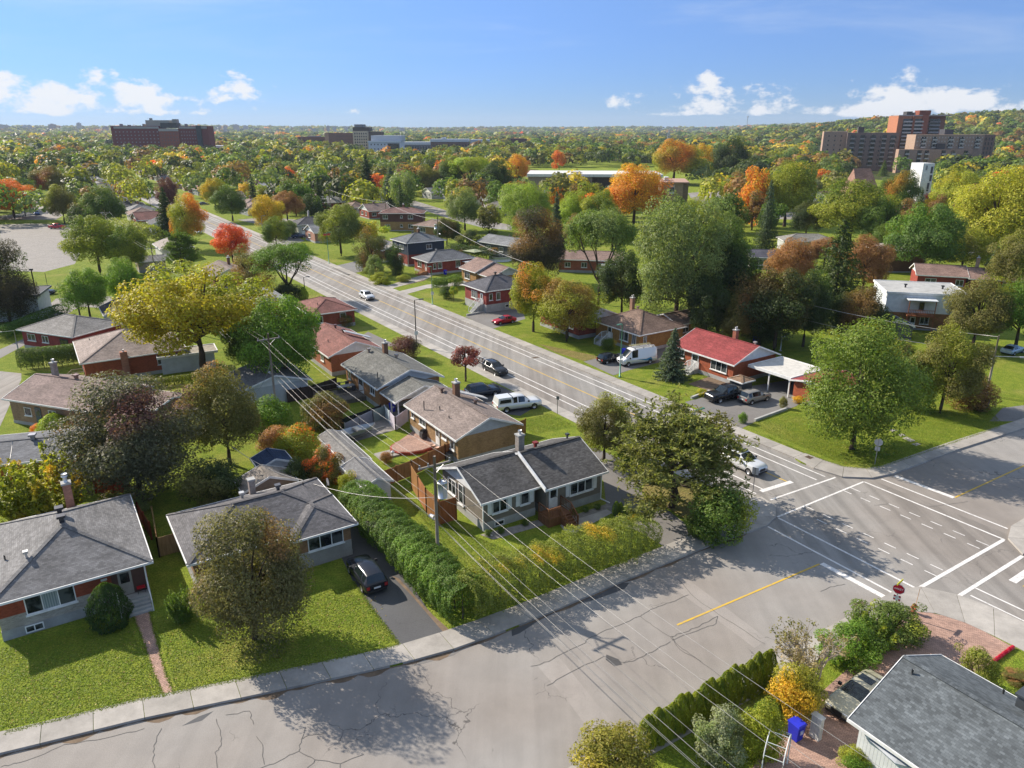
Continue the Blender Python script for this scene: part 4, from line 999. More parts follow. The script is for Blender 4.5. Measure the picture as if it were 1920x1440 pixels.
m = MB(); fbox(m, v, 'f', 10.5, 14, .05, 3, 2.3, 2.45); m.build('porch_roof', PAINT, t, (.6, .6, .6))
t, (v, v2) = house('long red brick bungalow with two-part brown roof behind the white duplex', (1718, 515), 10.2, 9, 3.2, None, 'gx', .4, (BRICK, (.27, .06, .045)), (.26, .175, .15), (SIDING, (.6, .62, .64)), .4, B=(1774, 518), vols=[dict(x0=10.1, x1=20.5, y0=-.3, y1=8.6, ze=3.0)])
for s in (1.5, 7.4): window(t, v, 'f', s, 1.5 if s > 2 else 2.2, 1.3, 1.2, 2)
window(t, v2, 'f', 1.8, 1.6, 1.6, 1.0, 2); window(t, v2, 'f', 6, 1.5, 1.3, 1.2, 2); chimney(t, 12.5, 5.5, 3, 6.6, .6, (.5, .35, .28))
t, (v,) = house('two-storey duplex, white siding over brown brick, flat roof and rear balcony', (1663, 550), 13, 11, 6.2, 104, 'flat', .1, (SIDING, (.72, .76, .8)), (.2, .19, .185), None, .3, oh=.15, shm=FOUND, split=(3.0, (BRICK, (.27, .14, .06))))
window(t, v, 'f', 5.3, .8, 1.3, 3.6, 1, frame=(.1, .1, .1)); window(t, v, 'f', 11, .9, 1.0, 3.9, 1, frame=(.1, .1, .1)); window(t, v, 'f', 5.8, 1.4, 1.4, 1.1, 2); door(t, v, 'f', 4.2, .9, 2, .3, (.75, .75, .75)); vent(t, v, 4, 5, (.05, .05, .05)); vent(t, v, 10, 5, (.05, .05, .05))
b = MB(); fbox(b, v, 'f', 3.2, 7.4, .03, 2.0, 2.75, 2.95); bo = b.build('balcony', WOOD, t, (.35, .13, .06)); r_ = MB()
for s in (3.25, 7.35):
    p = facept(v, 'f', s, 1.95, 0)[0]; r_.bar(p, p + Vector((0, 0, 5.5)), .12, .12)
for z in (3.2, 3.9): a = facept(v, 'f', 3.25, 1.95, z)[0]; b = facept(v, 'f', 7.35, 1.95, z)[0]; r_.bar(a, b, .07, .07)
for k in range(16): p = facept(v, 'f', 3.25 + k * .27, 1.95, 3.0)[0]; r_.bar(p, p + Vector((0, 0, .9)), .05, .05)
r_.bar(facept(v, 'f', 7.4, 1.5, 2.9)[0], facept(v, 'f', 11.2, 1.5, .2)[0], .9, .12); r_.build('railing', WOOD, bo, (.35, .13, .06)); b = MB(); fbox(b, v, 'f', 3.0, 7.6, .03, 2.2, 5.5, 5.62); b.build('balcony_roof', PAINT, bo, (.6, .63, .66))
t, (v,) = house('brown bungalow with beige hip roof between the rust-coloured trees', (1648, 470), 12, 10, 5.4, None, 'hip', .3, (BRICK, (.16, .08, .05)), (.3, .26, .24), None, .3, B=(1668, 470)); window(t, v, 'f', 2, 1.8, 1.4, 3.4, 2)
t, (v,) = house('grey house end with white gable at the edge of the tall spruce', (1888, 522), 12, 9, 3.2, 100, 'gx', .4, (BRICK, (.25, .05, .05)), (.17, .17, .175), (SIDING, (.7, .7, .75)))
t, (v,) = house('dark roofed bungalow among the rust trees behind the tall poplar', (1405, 482), 15, 9, 3.0, 100, 'gx', .3, (SIDING, (.1, .09, .08)), (.08, .08, .1), None, .3); window(t, v, 'f', 1, 3, 1.5, 1.0, 3)
t, (v,) = house('white-trimmed grey bungalow partly behind the yellow-green maple', (1470, 452), 15, 9, 3.2, 95, 'hip', .36, (SIDING, (.45, .47, .46)), (.23, .22, .2), None, .3); window(t, v, 'f', 1, 3, 1.4, 1.0, 3)
# --- bottom right house
t, (v,) = house('white sided house with slate-blue shingle roof above the parked beige car', (1591, 1347), 9.3, 15, 3.0, 57, 'gy', .43, (VSIDING, (.68, .7, .7)), (.12, .135, .145), (SIDING, WHITE), .5, back=True, shm=SHINGLE2)
pipe(t, v, 4.0, 14.1, .3); pipe(t, v, 8.4, 11.2, .3); m = MB(); m.box(6.6, 7.3, 9.3, 10.0, 4.4, 5.1); m.box(6.5, 7.4, 9.2, 10.1, 5.1, 5.22); m.build('roof_vent', METAL, t, (.12, .13, .14))
window(t, v, 'l', 3.2, 1.4, 1.2, 1.4, 2); window(t, v, 'l', 7, 1.6, 1.2, 1.4, 2)

# ------------------------------------------------------------------ trees and plants
RNG = np.random.default_rng(11)
def unit(a): return a / np.maximum(np.linalg.norm(a, axis=1, keepdims=True), 1e-9)
def leaf_mesh(name, C, N, size, mat, asp=.55, tone=None, up=None, col=None):
    n = len(C); size = np.broadcast_to(np.asarray(size, float), (n,))[:, None]
    N = unit(N)
    ref = RNG.normal(size=(n, 3)) if up is None else up
    T = unit(np.cross(N, ref)); B = np.cross(N, T)
    if up is not None: T, B = B, T
    s = size * (.7 + .6 * RNG.random((n, 1)))
    V = np.empty((n, 4, 3))
    V[:, 0] = C - T * s * .5; V[:, 2] = C + T * s * .5
    V[:, 1] = C + B * s * asp * .5 + N * s * .12 - T * s * .08; V[:, 3] = C - B * s * asp * .5 + N * s * .12 - T * s * .08
    me = bpy.data.meshes.new(name)
    me.vertices.add(4 * n); me.vertices.foreach_set('co', V.reshape(-1))
    me.loops.add(4 * n); me.loops.foreach_set('vertex_index', np.arange(4 * n, dtype=np.int32))
    me.polygons.add(n); me.polygons.foreach_set('loop_start', np.arange(0, 4 * n, 4, dtype=np.int32))
    me.update(calc_edges=True)
    if tone is not None:
        a = me.attributes.new('tone', 'FLOAT', 'POINT'); a.data.foreach_set('value', np.repeat(tone, 4).astype(np.float32))
    if col is not None:
        a = me.attributes.new('leafcol', 'FLOAT_COLOR', 'POINT'); c4 = np.ones((n, 4)); c4[:, :3] = col; a.data.foreach_set('color', np.repeat(c4, 4, axis=0).reshape(-1).astype(np.float32))
    me.materials.append(mat)
    return me
def tonef(C, seed):
    r = np.random.default_rng(seed); f = np.zeros(len(C))
    for _ in range(4):
        k = r.normal(size=3) * 6; f += np.sin(C @ k + r.random() * 6)
    f = (f / 4 + 1) / 2
    return np.clip(f + .25 * (C[:, 2] - .5), 0, 1)
def sphere(n): return unit(RNG.normal(size=(n, 3)))
def clumps(cen, rad, n, flat=1.0, fill=.15, mid=None):
    """n leaves on the skins of the clumps"""
    k = RNG.integers(0, len(cen), n) if np.isscalar(rad) else RNG.choice(len(cen), n, p=(rad ** 2) / (rad ** 2).sum())
    r = (np.full(len(cen), rad) if np.isscalar(rad) else rad)[k][:, None]
    d = sphere(n); rr = np.where(RNG.random((n, 1)) < fill, RNG.random((n, 1)), .8 + .25 * RNG.random((n, 1)))
    P = cen[k] + d * r * rr * np.array([1, 1, flat])
    out = unit(P - (np.array([0, 0, .5]) if mid is None else mid))
    N = d * .7 + out * .35 + np.array([0, 0, .35]) + RNG.normal(size=(n, 3)) * .45
    return P, N
def limb_mesh(name, paths):
    m = MB()
    for pts, rad in paths: m.tube(pts, rad, 6, False)
    return m.data(name, BARK)
def curve(a, b, sag=.0, n=4, jit=.01):
    a, b = np.array(a, float), np.array(b, float); out = []
    for i in range(n + 1):
        t = i / n; p = a * (1 - t) + b * t; p[2] += sag * math.sin(t * math.pi); p += RNG.normal(size=3) * jit * (0 < i < n); out.append(tuple(p))
    return out
def taper(r0, r1, n=4): return [r0 + (r1 - r0) * i / n for i in range(n + 1)]
ARCH = {}
def arch(name, C, N, size, paths, asp=.55, up=None, seed=0):
    ARCH[name] = (leaf_mesh(name + '_leaves', C, N, size, LEAF, asp, tonef(C, seed), up), limb_mesh(name + '_trunk', paths))
def ell_clumps(k, c, rx, rz, lo=.55, zmin=-1.0, wob=.12):
    out = []
    while len(out) < k:
        d = RNG.normal(size=3); d /= np.linalg.norm(d)
        if d[2] < zmin: continue
        q = lo + (1 - lo) * RNG.random() ** .6
        w = 1 + wob * (math.sin(d[0] * 4 + d[1] * 3 + k) + math.sin(d[1] * 5 - d[2] * 4))
        out.append(np.array(c) + d * np.array([rx, rx, rz]) * q * w)
    return np.array(out)
def tree_round(name, n, size, k=70, cz=.56, rx=.4, rz=.38, zmin=-.75, cr=.11, trunk=.022, seed=0, fork=.2, lo=.55, nl=14, fill=.15, flat=.85):
    cen = ell_clumps(k, (0, 0, cz), rx, rz, lo, zmin); rad = cr * (.7 + .6 * RNG.random(k))
    C, N = clumps(cen, rad, n, flat, fill)
    paths = [(curve((0, 0, -.02), (.01, .0, fork + .12), 0, 4, .004), taper(trunk * 1.25, trunk * .75)), (curve((.01, 0, fork + .1), (0, .01, cz + rz * .6), 0, 4, .008), taper(trunk * .75, trunk * .15))]
    for i in range(nl):
        c = cen[i % k]; z0 = fork + .12 * RNG.random() + max(0, (c[2] - fork) * .3)
        paths.append((curve((0, 0, z0), c, .02, 4, .008), taper(trunk * .5, trunk * .1)))
    arch(name, C, N, size, paths, seed=seed)
tree_round('maple', 36000, .021, 110, cr=.1, seed=1)
tree_round('maple_b', 36000, .021, 90, cz=.54, rx=.39, rz=.4, cr=.115, seed=2)
tree_round('poplar', 40000, .017, 150, cz=.55, rx=.37, rz=.42, cr=.09, zmin=-.9, seed=3, nl=20)
tree_round('dense', 42000, .019, 90, cz=.5, rx=.38, rz=.44, cr=.13, zmin=-.95, seed=4, fork=.08)
tree_round('egg', 20000, .024, 60, cz=.49, rx=.37, rz=.46, cr=.13, zmin=-1, lo=.7, seed=5, fork=.05)
tree_round('sparse', 3600, .045, 34, cz=.66, rx=.4, rz=.27, cr=.1, zmin=-.6, seed=6, fork=.28, nl=20, trunk=.03)
tree_round('shrub', 12000, .034, 44, cz=.42, rx=.37, rz=.45, cr=.15, zmin=-1, seed=7, fork=.0, nl=6, trunk=.02)
tree_round('shrub_b', 12000, .032, 50, cz=.36, rx=.4, rz=.5, cr=.12, zmin=-1, seed=8, fork=.0, nl=8, trunk=.02)
for i, (k, lo) in enumerate(((26, .5), (34, .6), (20, .45))):
    tree_round('far_maple_%d' % i, 5000, .05, k, rx=.38, rz=.4, cr=.15, cz=.52, zmin=-.85, seed=10 + i, nl=5, lo=lo)
tree_round('far_tall', 5000, .045, 34, cz=.54, rx=.36, rz=.43, cr=.13, zmin=-.95, seed=14, nl=5)
def tree_vase(name, n, size, seed, k=46, flat=.5, cr=.12, lean=0.0, zt=.62, fork=.3, trunk=.02, low=.16):
    cen = []
    while len(cen) < k:
        a = RNG.random() * 6.283; r = .42 * RNG.random() ** .55; z = zt + .33 * math.sqrt(max(0, 1 - (r / .46) ** 2)) - (.0 if RNG.random() < .55 else low * RNG.random())
        cen.append((r * math.cos(a), r * math.sin(a), z - .06 * RNG.random()))
    cen = np.array(cen); C, N = clumps(cen, cr * (.7 + .6 * RNG.random(k)), n, flat, .35)
    paths = [(curve((lean, 0, -.02), (0, 0, fork), 0, 4, .004), taper(trunk * 1.3, trunk * .85))]
    hubs = []
    for i in range(5):
        a = i * 1.257 + RNG.random() * .5; e = (.2 * math.cos(a), .2 * math.sin(a), fork + .24 + .1 * RNG.random()); hubs.append(e)
        paths.append((curve((0, 0, fork - .01), e, -.01, 4, .008), taper(trunk * .7, trunk * .4)))
    for i in range(22):
        c = cen[i]; h = min(hubs, key=lambda q: np.linalg.norm(np.array(q) - c)); paths.append((curve(h, c, -.01, 4, .008), taper(trunk * .38, trunk * .08)))
    arch(name, C, N, size, paths, seed=seed)
tree_round('locust', 32000, .02, 110, cz=.58, rx=.42, rz=.37, cr=.09, zmin=-.6, seed=21, fork=.2, nl=30, fill=.25, flat=.7, lo=.35)
tree_vase('elm', 26000, .019, 22, 90, .75, .095, zt=.55, fork=.22)
def tree_spruce(name, n, size, seed, whorls=22, droop=.1, z0=.06, wide=.5, power=.85, asp=.4):
    C = []; N = []; U = []; paths = [((curve((0, 0, -.02), (0, 0, .98), 0, 5, 0)), taper(.02, .003, 5))]
    tot = 0; br = []
    for w in range(whorls):
        z = z0 + (.97 - z0) * (w / (whorls - 1)) ** .95; L_ = wide * (1 - (z - z0) / (1.0 - z0)) ** power + .012
        nb = int(6 + 8 * L_ / wide)
        for b in range(nb):
            a = 6.283 * (b + RNG.random() * .7) / nb; l = L_ * (.75 + .35 * RNG.random()); br.append((z + RNG.normal() * .008, a, l)); tot += l
    for z, a, l in br:
        k = max(6, int(n * l / tot)); t = RNG.random(k) ** .8
        d = np.array([math.cos(a), math.sin(a), 0]); s = np.array([-math.sin(a), math.cos(a), 0])
        side = RNG.normal(size=k) * .16 * l * (1.15 - t)
        P = d * (t * l)[:, None] + s * side[:, None]; P[:, 2] = z - droop * l * np.sin(t * 2.2) * 1.1 + RNG.normal(size=k) * .008
        C.append(P); N.append(np.array([0, 0, 1.0]) + d * .5 + RNG.normal(size=(k, 3)) * .5); U.append(np.tile(d, (k, 1)) + s * np.sign(side)[:, None] * .6)
    arch(name, np.concatenate(C), np.concatenate(N), size, paths, asp, np.concatenate(U), seed)
tree_spruce('spruce', 11000, .05, 31)
tree_spruce('spruce_tall', 12000, .035, 32, 34, .14, .04, .5, .8)
tree_spruce('far_spruce', 4000, .06, 33, 18)
def tree_pine(name, n, seed):
    cen = []; paths = [(curve((0, 0, -.02), (.03, 0, .55), 0, 4, .01), taper(.03, .016)), (curve((.03, 0, .53), (-.02, .03, .93), 0, 4, .01), taper(.016, .005))]
    for i in range(18):
        a = i * 2.4 + RNG.random(); z = .16 + .7 * (i / 18) ** .9; l = (.46 - .3 * (i / 18) ** 1.5) * (.75 + .4 * RNG.random()); tip = (l * math.cos(a), l * math.sin(a), z + .1 + .1 * RNG.random())
        paths.append((curve((.02, 0, z), tip, -.02, 4, .012), taper(.011, .003)))
        for q in range(7):
            t = .35 + .65 * q / 6; cen.append(np.array([tip[0] * t, tip[1] * t, z + (tip[2] - z) * t]) + RNG.normal(size=3) * np.array([.045, .045, .025]))
    cen += [np.array((-.02, .03, .93)) + RNG.normal(size=3) * .05 for _ in range(8)]
    cen = np.array(cen); k = RNG.integers(0, len(cen), n // 7); sub = cen[k] + RNG.normal(size=(len(k), 3)) * np.array([.05, .05, .03])
    kk = RNG.integers(0, len(sub), n); d = unit(sphere(n) + np.array([0, 0, .6])); C = sub[kk] + d * .017 * (.5 + RNG.random((n, 1)))
    arch(name, C, np.cross(d, sphere(n)), .034, paths, .32, d, seed)
tree_pine('pine', 24000, 41)
def column(name, n, size, seed, r0=.5, tip=.06, k=70):
    t = RNG.random(n); z = t; rr = r0 * np.where(t < .25, .75 + t, np.maximum(tip, 1 - ((t - .25) / .78) ** 2.2) ** .8)
    a = RNG.random(n) * 6.283; lob = 1 + .1 * np.sin(a * 5 + z * 9) + .06 * np.sin(a * 9 - z * 23)
    rad = rr * lob * (.82 + .2 * RNG.random(n)); C = np.stack([rad * np.cos(a), rad * np.sin(a), z], 1)
    d = np.stack([np.cos(a), np.sin(a), .3 + t * .6], 1); N = d + RNG.normal(size=(n, 3)) * .45
    arch(name, C, N, size, [(curve((0, 0, -.02), (0, 0, .8), 0, 3, 0), taper(.05, .01, 3))], .45, np.tile(np.array([0, 0, 1.0]), (n, 1)) + RNG.normal(size=(n, 3)) * .3, seed)
column('cedar', 5200, .06, 51)
column('globe', 7000, .05, 52, .5, .02)
def spread(name, n, seed):                       # low juniper: upswept plumes
    C = []; N = []; U = []
    for i in range(46):
        a = RNG.random() * 6.283; r = .42 * RNG.random() ** .5; b = np.array([r * .55 * math.cos(a), r * .55 * math.sin(a), .12]); e = np.array([r * 1.1 * math.cos(a), r * 1.1 * math.sin(a), .55 + .45 * (1 - r / .45) * RNG.random() + .2 * RNG.random()])
        k = n // 46; t = RNG.random(k)[:, None]; d = unit((e - b)[None])[0]
        C.append(b + (e - b) * t + RNG.normal(size=(k, 3)) * .045 * (1.25 - t)); N.append(RNG.normal(size=(k, 3)) + np.array([0, 0, .8])); U.append(np.tile(d, (k, 1)) + RNG.normal(size=(k, 3)) * .25)
    arch(name, np.concatenate(C), np.concatenate(N), .06, [(curve((0, 0, -.02), (0, 0, .3), 0, 3, 0), taper(.04, .01, 3))], .4, np.concatenate(U), seed)
spread('juniper', 6500, 61)
def twiggy(name, seed):
    paths = []; tips = []
    for i in range(26):
        a = RNG.random() * 6.283; r = .12 + .36 * RNG.random(); e = np.array([r * math.cos(a), r * math.sin(a), .55 + .4 * RNG.random() * (1 - r)])
        paths.append((curve((0, 0, 0), e, .05, 5, .02), taper(.012, .005, 5)))
        for q in range(7):
            f = e + RNG.normal(size=3) * np.array([.09, .09, .07]); s = e * (.55 + .4 * RNG.random()); paths.append((curve(s, f, .02, 3, .01), taper(.005, .002, 3))); tips.append(f)
    cen = np.array(tips); C, N = clumps(cen, .05, 1500, 1.0, .5)
    arch(name, C, N, .035, paths, seed=seed)
twiggy('twiggy', 71)

# colours (base colours of the leaves)
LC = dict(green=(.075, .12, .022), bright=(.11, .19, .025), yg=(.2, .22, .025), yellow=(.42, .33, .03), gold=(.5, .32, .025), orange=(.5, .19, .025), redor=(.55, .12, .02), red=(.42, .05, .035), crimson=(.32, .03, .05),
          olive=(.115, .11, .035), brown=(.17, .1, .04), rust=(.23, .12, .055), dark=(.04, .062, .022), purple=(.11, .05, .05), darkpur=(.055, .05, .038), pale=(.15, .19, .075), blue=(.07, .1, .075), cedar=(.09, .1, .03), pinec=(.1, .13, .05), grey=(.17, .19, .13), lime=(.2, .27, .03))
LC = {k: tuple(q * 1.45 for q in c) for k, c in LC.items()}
for k_ in ('yellow', 'gold', 'orange', 'redor', 'red'): LC[k_] = tuple(q * .85 for q in LC[k_])
def plant(name, label, cat, kind, p, w, h, c, acc=None, amt=0.0, group=None, bark=(.1, .075, .055), rz=None):
    col = LC[c] if isinstance(c, str) else tuple(q * 1.45 for q in c); ac = LC[acc] if isinstance(acc, str) else (acc or col)
    t = thing(name, label, cat, (p[0], p[1], p[2] if len(p) > 2 else 0), random.uniform(0, 6.28) if rz is None else rz, group)
    t.scale = (w, w, h)
    lm, tm = ARCH[kind]
    j = random.uniform(.9, 1.1)
    cr = place('crown', lm, t, tuple(q * j for q in col)); cr['accent'] = list(ac); cr['amount'] = float(amt)
    place('trunk', tm, t, bark)
    return t
PL = []
def tp(label, x, yb, yt, wpx, kind, c, acc=None, amt=0.0, name='tree', cat='tree', group=None, dz=0.0, hs=1.0, **kw):
    """plant a tree where the photo shows it: foot at pixel x, yb; top at row yt; crown wpx pixels wide"""
    p = at(x, yb); h = max(.4, tall(p, yt)) * hs; w = wpx * (depth((p.x, p.y, h * .5)) / FPX) / .9
    PL.append((p.x, p.y, w / 2))
    return plant(name, label, cat, kind, (p.x, p.y, dz), w, h, c, acc, amt, group, **kw)
NEAR = [
 ('round olive-brown tree on the lawn of the low brown bungalow', 478, 1198, 964, 225, 'dense', (.115, .108, .05), 'rust', .12),
 ('broad dark purplish tree behind the red garden fence', 262, 925, 712, 258, 'dense', (.075, .078, .05), 'purple', .25),
 ('olive tree with copper tips beside the broad dark tree', 432, 870, 695, 145, 'maple_b', 'olive', 'rust', .4),
 ('golden yellow locust tree spreading over the red brick house', 383, 716, 480, 268, 'locust', (.3, .26, .02), 'yg', .4),
 ('bright green maple beside the power lines', 538, 735, 552, 150, 'maple', 'bright', 'green', .4),
 ('wide feathery yellow-green shrub beside the orange house', 90, 975, 838, 190, 'juniper', 'yg', 'gold', .3),
 ('twisted scots pine on the corner island', 1258, 950, 778, 262, 'pine', (.135, .15, .05), 'olive', .35),
 ('olive sapling thicket tree beside the pine', 1132, 862, 748, 110, 'maple_b', 'olive', 'yg', .5),
 ('round green maple with a few yellow leaves on the corner lawn', 1597, 842, 606, 222, 'dense', (.12, .17, .03), 'gold', .03),
 ('small blue spruce on the lawn of the red-roofed house', 1259, 710, 614, 62, 'spruce', 'blue', 'grey', .4),
 ('rounded olive-orange maple by the road with a double trunk', 1062, 640, 522, 125, 'maple', 'yg', 'rust', .45),
 ('olive maple with an orange patch beside the double-trunk maple', 1000, 622, 498, 95, 'maple_b', 'yg', 'orange', .4),
 ('towering silver-green poplar behind the brown-roofed house', 1265, 625, 362, 185, 'poplar', (.115, .145, .055), 'pale', .5),
 ('tall green elm with bare limbs beside the poplar', 1122, 570, 372, 130, 'elm', (.1, .15, .035), 'pale', .4),
 ('dark brown-green tree behind the stepped brown roofs', 1004, 530, 392, 112, 'dense', 'darkpur', 'brown', .45),
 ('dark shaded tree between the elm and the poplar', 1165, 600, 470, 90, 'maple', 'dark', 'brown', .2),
 ('broad dark tree right of the poplar', 1345, 620, 430, 120, 'maple_b', 'dark', 'green', .4),
 ('tall dark green spruce in the right hand gardens', 1557, 612, 408, 150, 'spruce_tall', (.065, .09, .03), 'dark', .3),
 ('rust brown tree left of the tall spruce', 1480, 540, 452, 90, 'maple_b', 'rust', 'brown', .4),
 ('rust brown tree right of the tall spruce', 1615, 555, 440, 85, 'maple', 'rust', 'brown', .3),
 ('dark bushy tree behind the carport', 1450, 660, 500, 140, 'maple', 'dark', 'brown', .4),
 ('gnarled tan-leaved tree beside the leaning pole', 1392, 630, 505, 95, 'sparse', 'rust', 'olive', .5),
 ('olive tree at the end of the corner lawn', 1762, 775, 612, 125, 'maple', 'olive', 'yg', .45),
 ('dark cypress-like tree beside the corner maple', 1715, 770, 655, 80, 'egg', 'green', 'yg', .3),
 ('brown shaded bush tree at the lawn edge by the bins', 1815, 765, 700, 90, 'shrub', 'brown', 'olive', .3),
 ('round olive tree in front of the white duplex', 1822, 655, 525, 125, 'maple_b', 'olive', 'yg', .4),
 ('large green tree at the right of the white duplex', 1902, 660, 520, 120, 'maple', 'green', 'bright', .4),
 ('soft green white pine behind the red brick row', 1725, 525, 380, 130, 'maple', (.07, .12, .03), 'bright', .4),
 ('green spruce beside the long brown roof', 1855, 545, 462, 60, 'spruce', (.05, .1, .03), 'green', .3),
 ('big yellow-green maple in front of the church', 1590, 460, 335, 140, 'maple', 'yg', 'green', .45),
 ('wide yellow maple on the far right', 1850, 500, 322, 165, 'maple_b', (.26, .26, .03), 'gold', .3),
 ('yellow-green maple beside the white bell tower', 1792, 415, 320, 92, 'maple', 'yg', 'gold', .3),
 ('green maple with yellow crown left of the church', 1470, 425, 308, 110, 'maple_b', 'yg', 'green', .5),
 ('tall orange maple at the school field', 1408, 425, 306, 65, 'far_tall', 'orange', 'gold', .4),
 ('vivid orange maple in front of the school', 1187, 425, 306, 115, 'maple', 'orange', 'gold', .5),
 ('light green willow-like tree above the back gardens', 988, 445, 340, 105, 'poplar', (.15, .2, .04), 'lime', .4),
 ('bright yellow-green oak behind the back street', 886, 365, 286, 85, 'elm', 'lime', 'yg', .4),
 ('silvery green tree at the back street bend', 872, 432, 355, 72, 'maple_b', 'pale', 'yg', .4),
 ('tall olive-green tree beside the grey roadside house', 640, 480, 382, 82, 'maple', (.12, .15, .045), 'yg', .4),
 ('bulky olive cedar at the roadside drive', 696, 510, 432, 62, 'egg', 'cedar', 'brown', .3),
 ('dark upright cedar beside the navy house', 742, 515, 458, 38, 'egg', 'dark', 'green', .3),
 ('spiky yellow shrub tree behind the olive cedar', 690, 475, 412, 72, 'sparse', 'lime', 'yellow', .5),
 ('scarlet maple glowing beside the road', 437, 494, 418, 66, 'maple', 'redor', 'red', .45),
 ('orange and green maple left of the road', 358, 468, 368, 70, 'maple_b', 'yg', 'orange', .6),
 ('brown conical tree behind the golden locust', 478, 556, 465, 82, 'egg', 'brown', 'olive', .5),
 ('bright green spreading oak beside the road', 542, 560, 445, 118, 'elm', 'bright', 'green', .4),
 ('dense yellow-green tree beside the gravel lot', 188, 515, 402, 105, 'maple', 'yg', 'green', .45),
 ('green tree with dull hedge beyond the gravel lot', 205, 430, 352, 75, 'maple_b', 'green', 'yg', .3),
 ('fresh green tree beside the ball field fence', 170, 600, 502, 82, 'maple', 'bright', 'green', .3),
 ('pale green tree between the field and the locust', 242, 580, 488, 68, 'maple_b', 'bright', 'pale', .4),
 ('dark pine beside the white gabled bungalow', 345, 512, 438, 66, 'pine', 'green', 'dark', .3),
 ('dark tree overhanging the long garage', 22, 610, 452, 115, 'dense', 'darkpur', 'green', .3),
 ('rounded yellow roadside tree beside the side street', 505, 440, 365, 60, 'maple', 'yellow', 'gold', .4),
 ('copper brown tree behind the charcoal roofed bungalow', 540, 415, 358, 60, 'maple', 'rust', 'brown', .3),
 ('green tree at the mouth of the side street', 437, 415, 350, 62, 'maple_b', 'green', 'bright', .3),
 ('yellow-green tree behind the scarlet maple', 405, 395, 333, 50, 'maple', 'yg', 'gold', .4),
 ('small dark red plum tree by the far roadside', 320, 400, 332, 40, 'maple', 'purple', 'crimson', .2),
 ('slender dark spruce beside the orange and green maple', 318, 448, 350, 48, 'spruce', 'dark', 'olive', .3),
 ('tall blue-green spruce beyond the brown two-storey house', 735, 388, 312, 52, 'spruce', 'blue', 'dark', .4),
 ('dark spruce at the head of the back street', 690, 375, 290, 42, 'spruce', 'dark', 'blue', .2),
 ('dark purple-leaved shrub tree on the near verge', 760, 672, 626, 58, 'shrub', 'purple', 'darkpur', .3),
 ('small red-leaved tree beside the dark moving car', 873, 715, 648, 64, 'sparse', (.2, .05, .05), 'purple', .4),
 ('young pine on the lawn of the charcoal hip roofed house', 838, 560, 534, 28, 'shrub', 'dark', 'green', .3),
 ('young yellow-green tree on the same lawn as the young pine', 851, 566, 536, 18, 'sparse', 'yg', 'bright', .4),
 ('low evergreen on the drive edge of the red-roofed house', 1392, 793, 772, 18, 'shrub', 'bright', 'green', .2),
 ('little roadside tree beside the parked blue car', 542, 448, 412, 36, 'maple', 'pale', 'green', .4),
 ('orange tree behind the flat white school roof', 970, 345, 288, 42, 'maple', 'orange', 'gold', .5),
 ('red-orange tree above the school roof', 1048, 320, 280, 26, 'far_maple_0', 'redor', 'orange', .5),
 ('orange-green maple behind the school', 1262, 345, 260, 95, 'maple', 'yg', 'orange', .5),
 ('dark round oak behind the school', 1366, 345, 260, 75, 'maple_b', 'dark', 'yg', .3),
 ('golden tree between the dark oak and the orange-green maple', 1318, 335, 262, 40, 'far_maple_1', 'gold', 'yellow', .4),
 ('crimson bush tree at the foot of the white bell tower', 1734, 405, 356, 32, 'far_maple_0', 'crimson', 'red', .4),
 ('orange-topped maple between the church roof and tower', 1680, 415, 318, 68, 'maple', 'green', 'orange', .35),
 ('silvery round tree near the church car park', 1520, 375, 332, 42, 'far_maple_1', 'grey', 'pale', .3),
 ('slim dark spruce in the gardens left of the yellow-green maple', 1432, 475, 335, 50, 'spruce_tall', 'dark', 'blue', .4),
 ('green spruce in front of the bell tower pine', 1655, 330, 300, 20, 'far_spruce', 'green', 'dark', .3),
 ('dark blue spruce left of the elm', 1042, 470, 358, 34, 'spruce', 'blue', 'dark', .3),
 ('small conifer in front of the copper brown tree', 600, 400, 330, 40, 'far_spruce', 'dark', 'green', .3),
 ('green round tree behind the low brown-roofed house', 760, 400, 318, 45, 'far_maple_1', 'pale', 'green', .4),
 ('bright green conical tree behind the back street', 680, 390, 340, 36, 'far_tall', 'lime', 'bright', .3),
 ('green round tree behind the hedge by the back street', 733, 385, 322, 40, 'far_tall', 'bright', 'green', .3),
 ('orange-pink and yellow tree beyond the back street', 771, 362, 313, 42, 'far_maple_2', 'yg', 'orange', .45)]
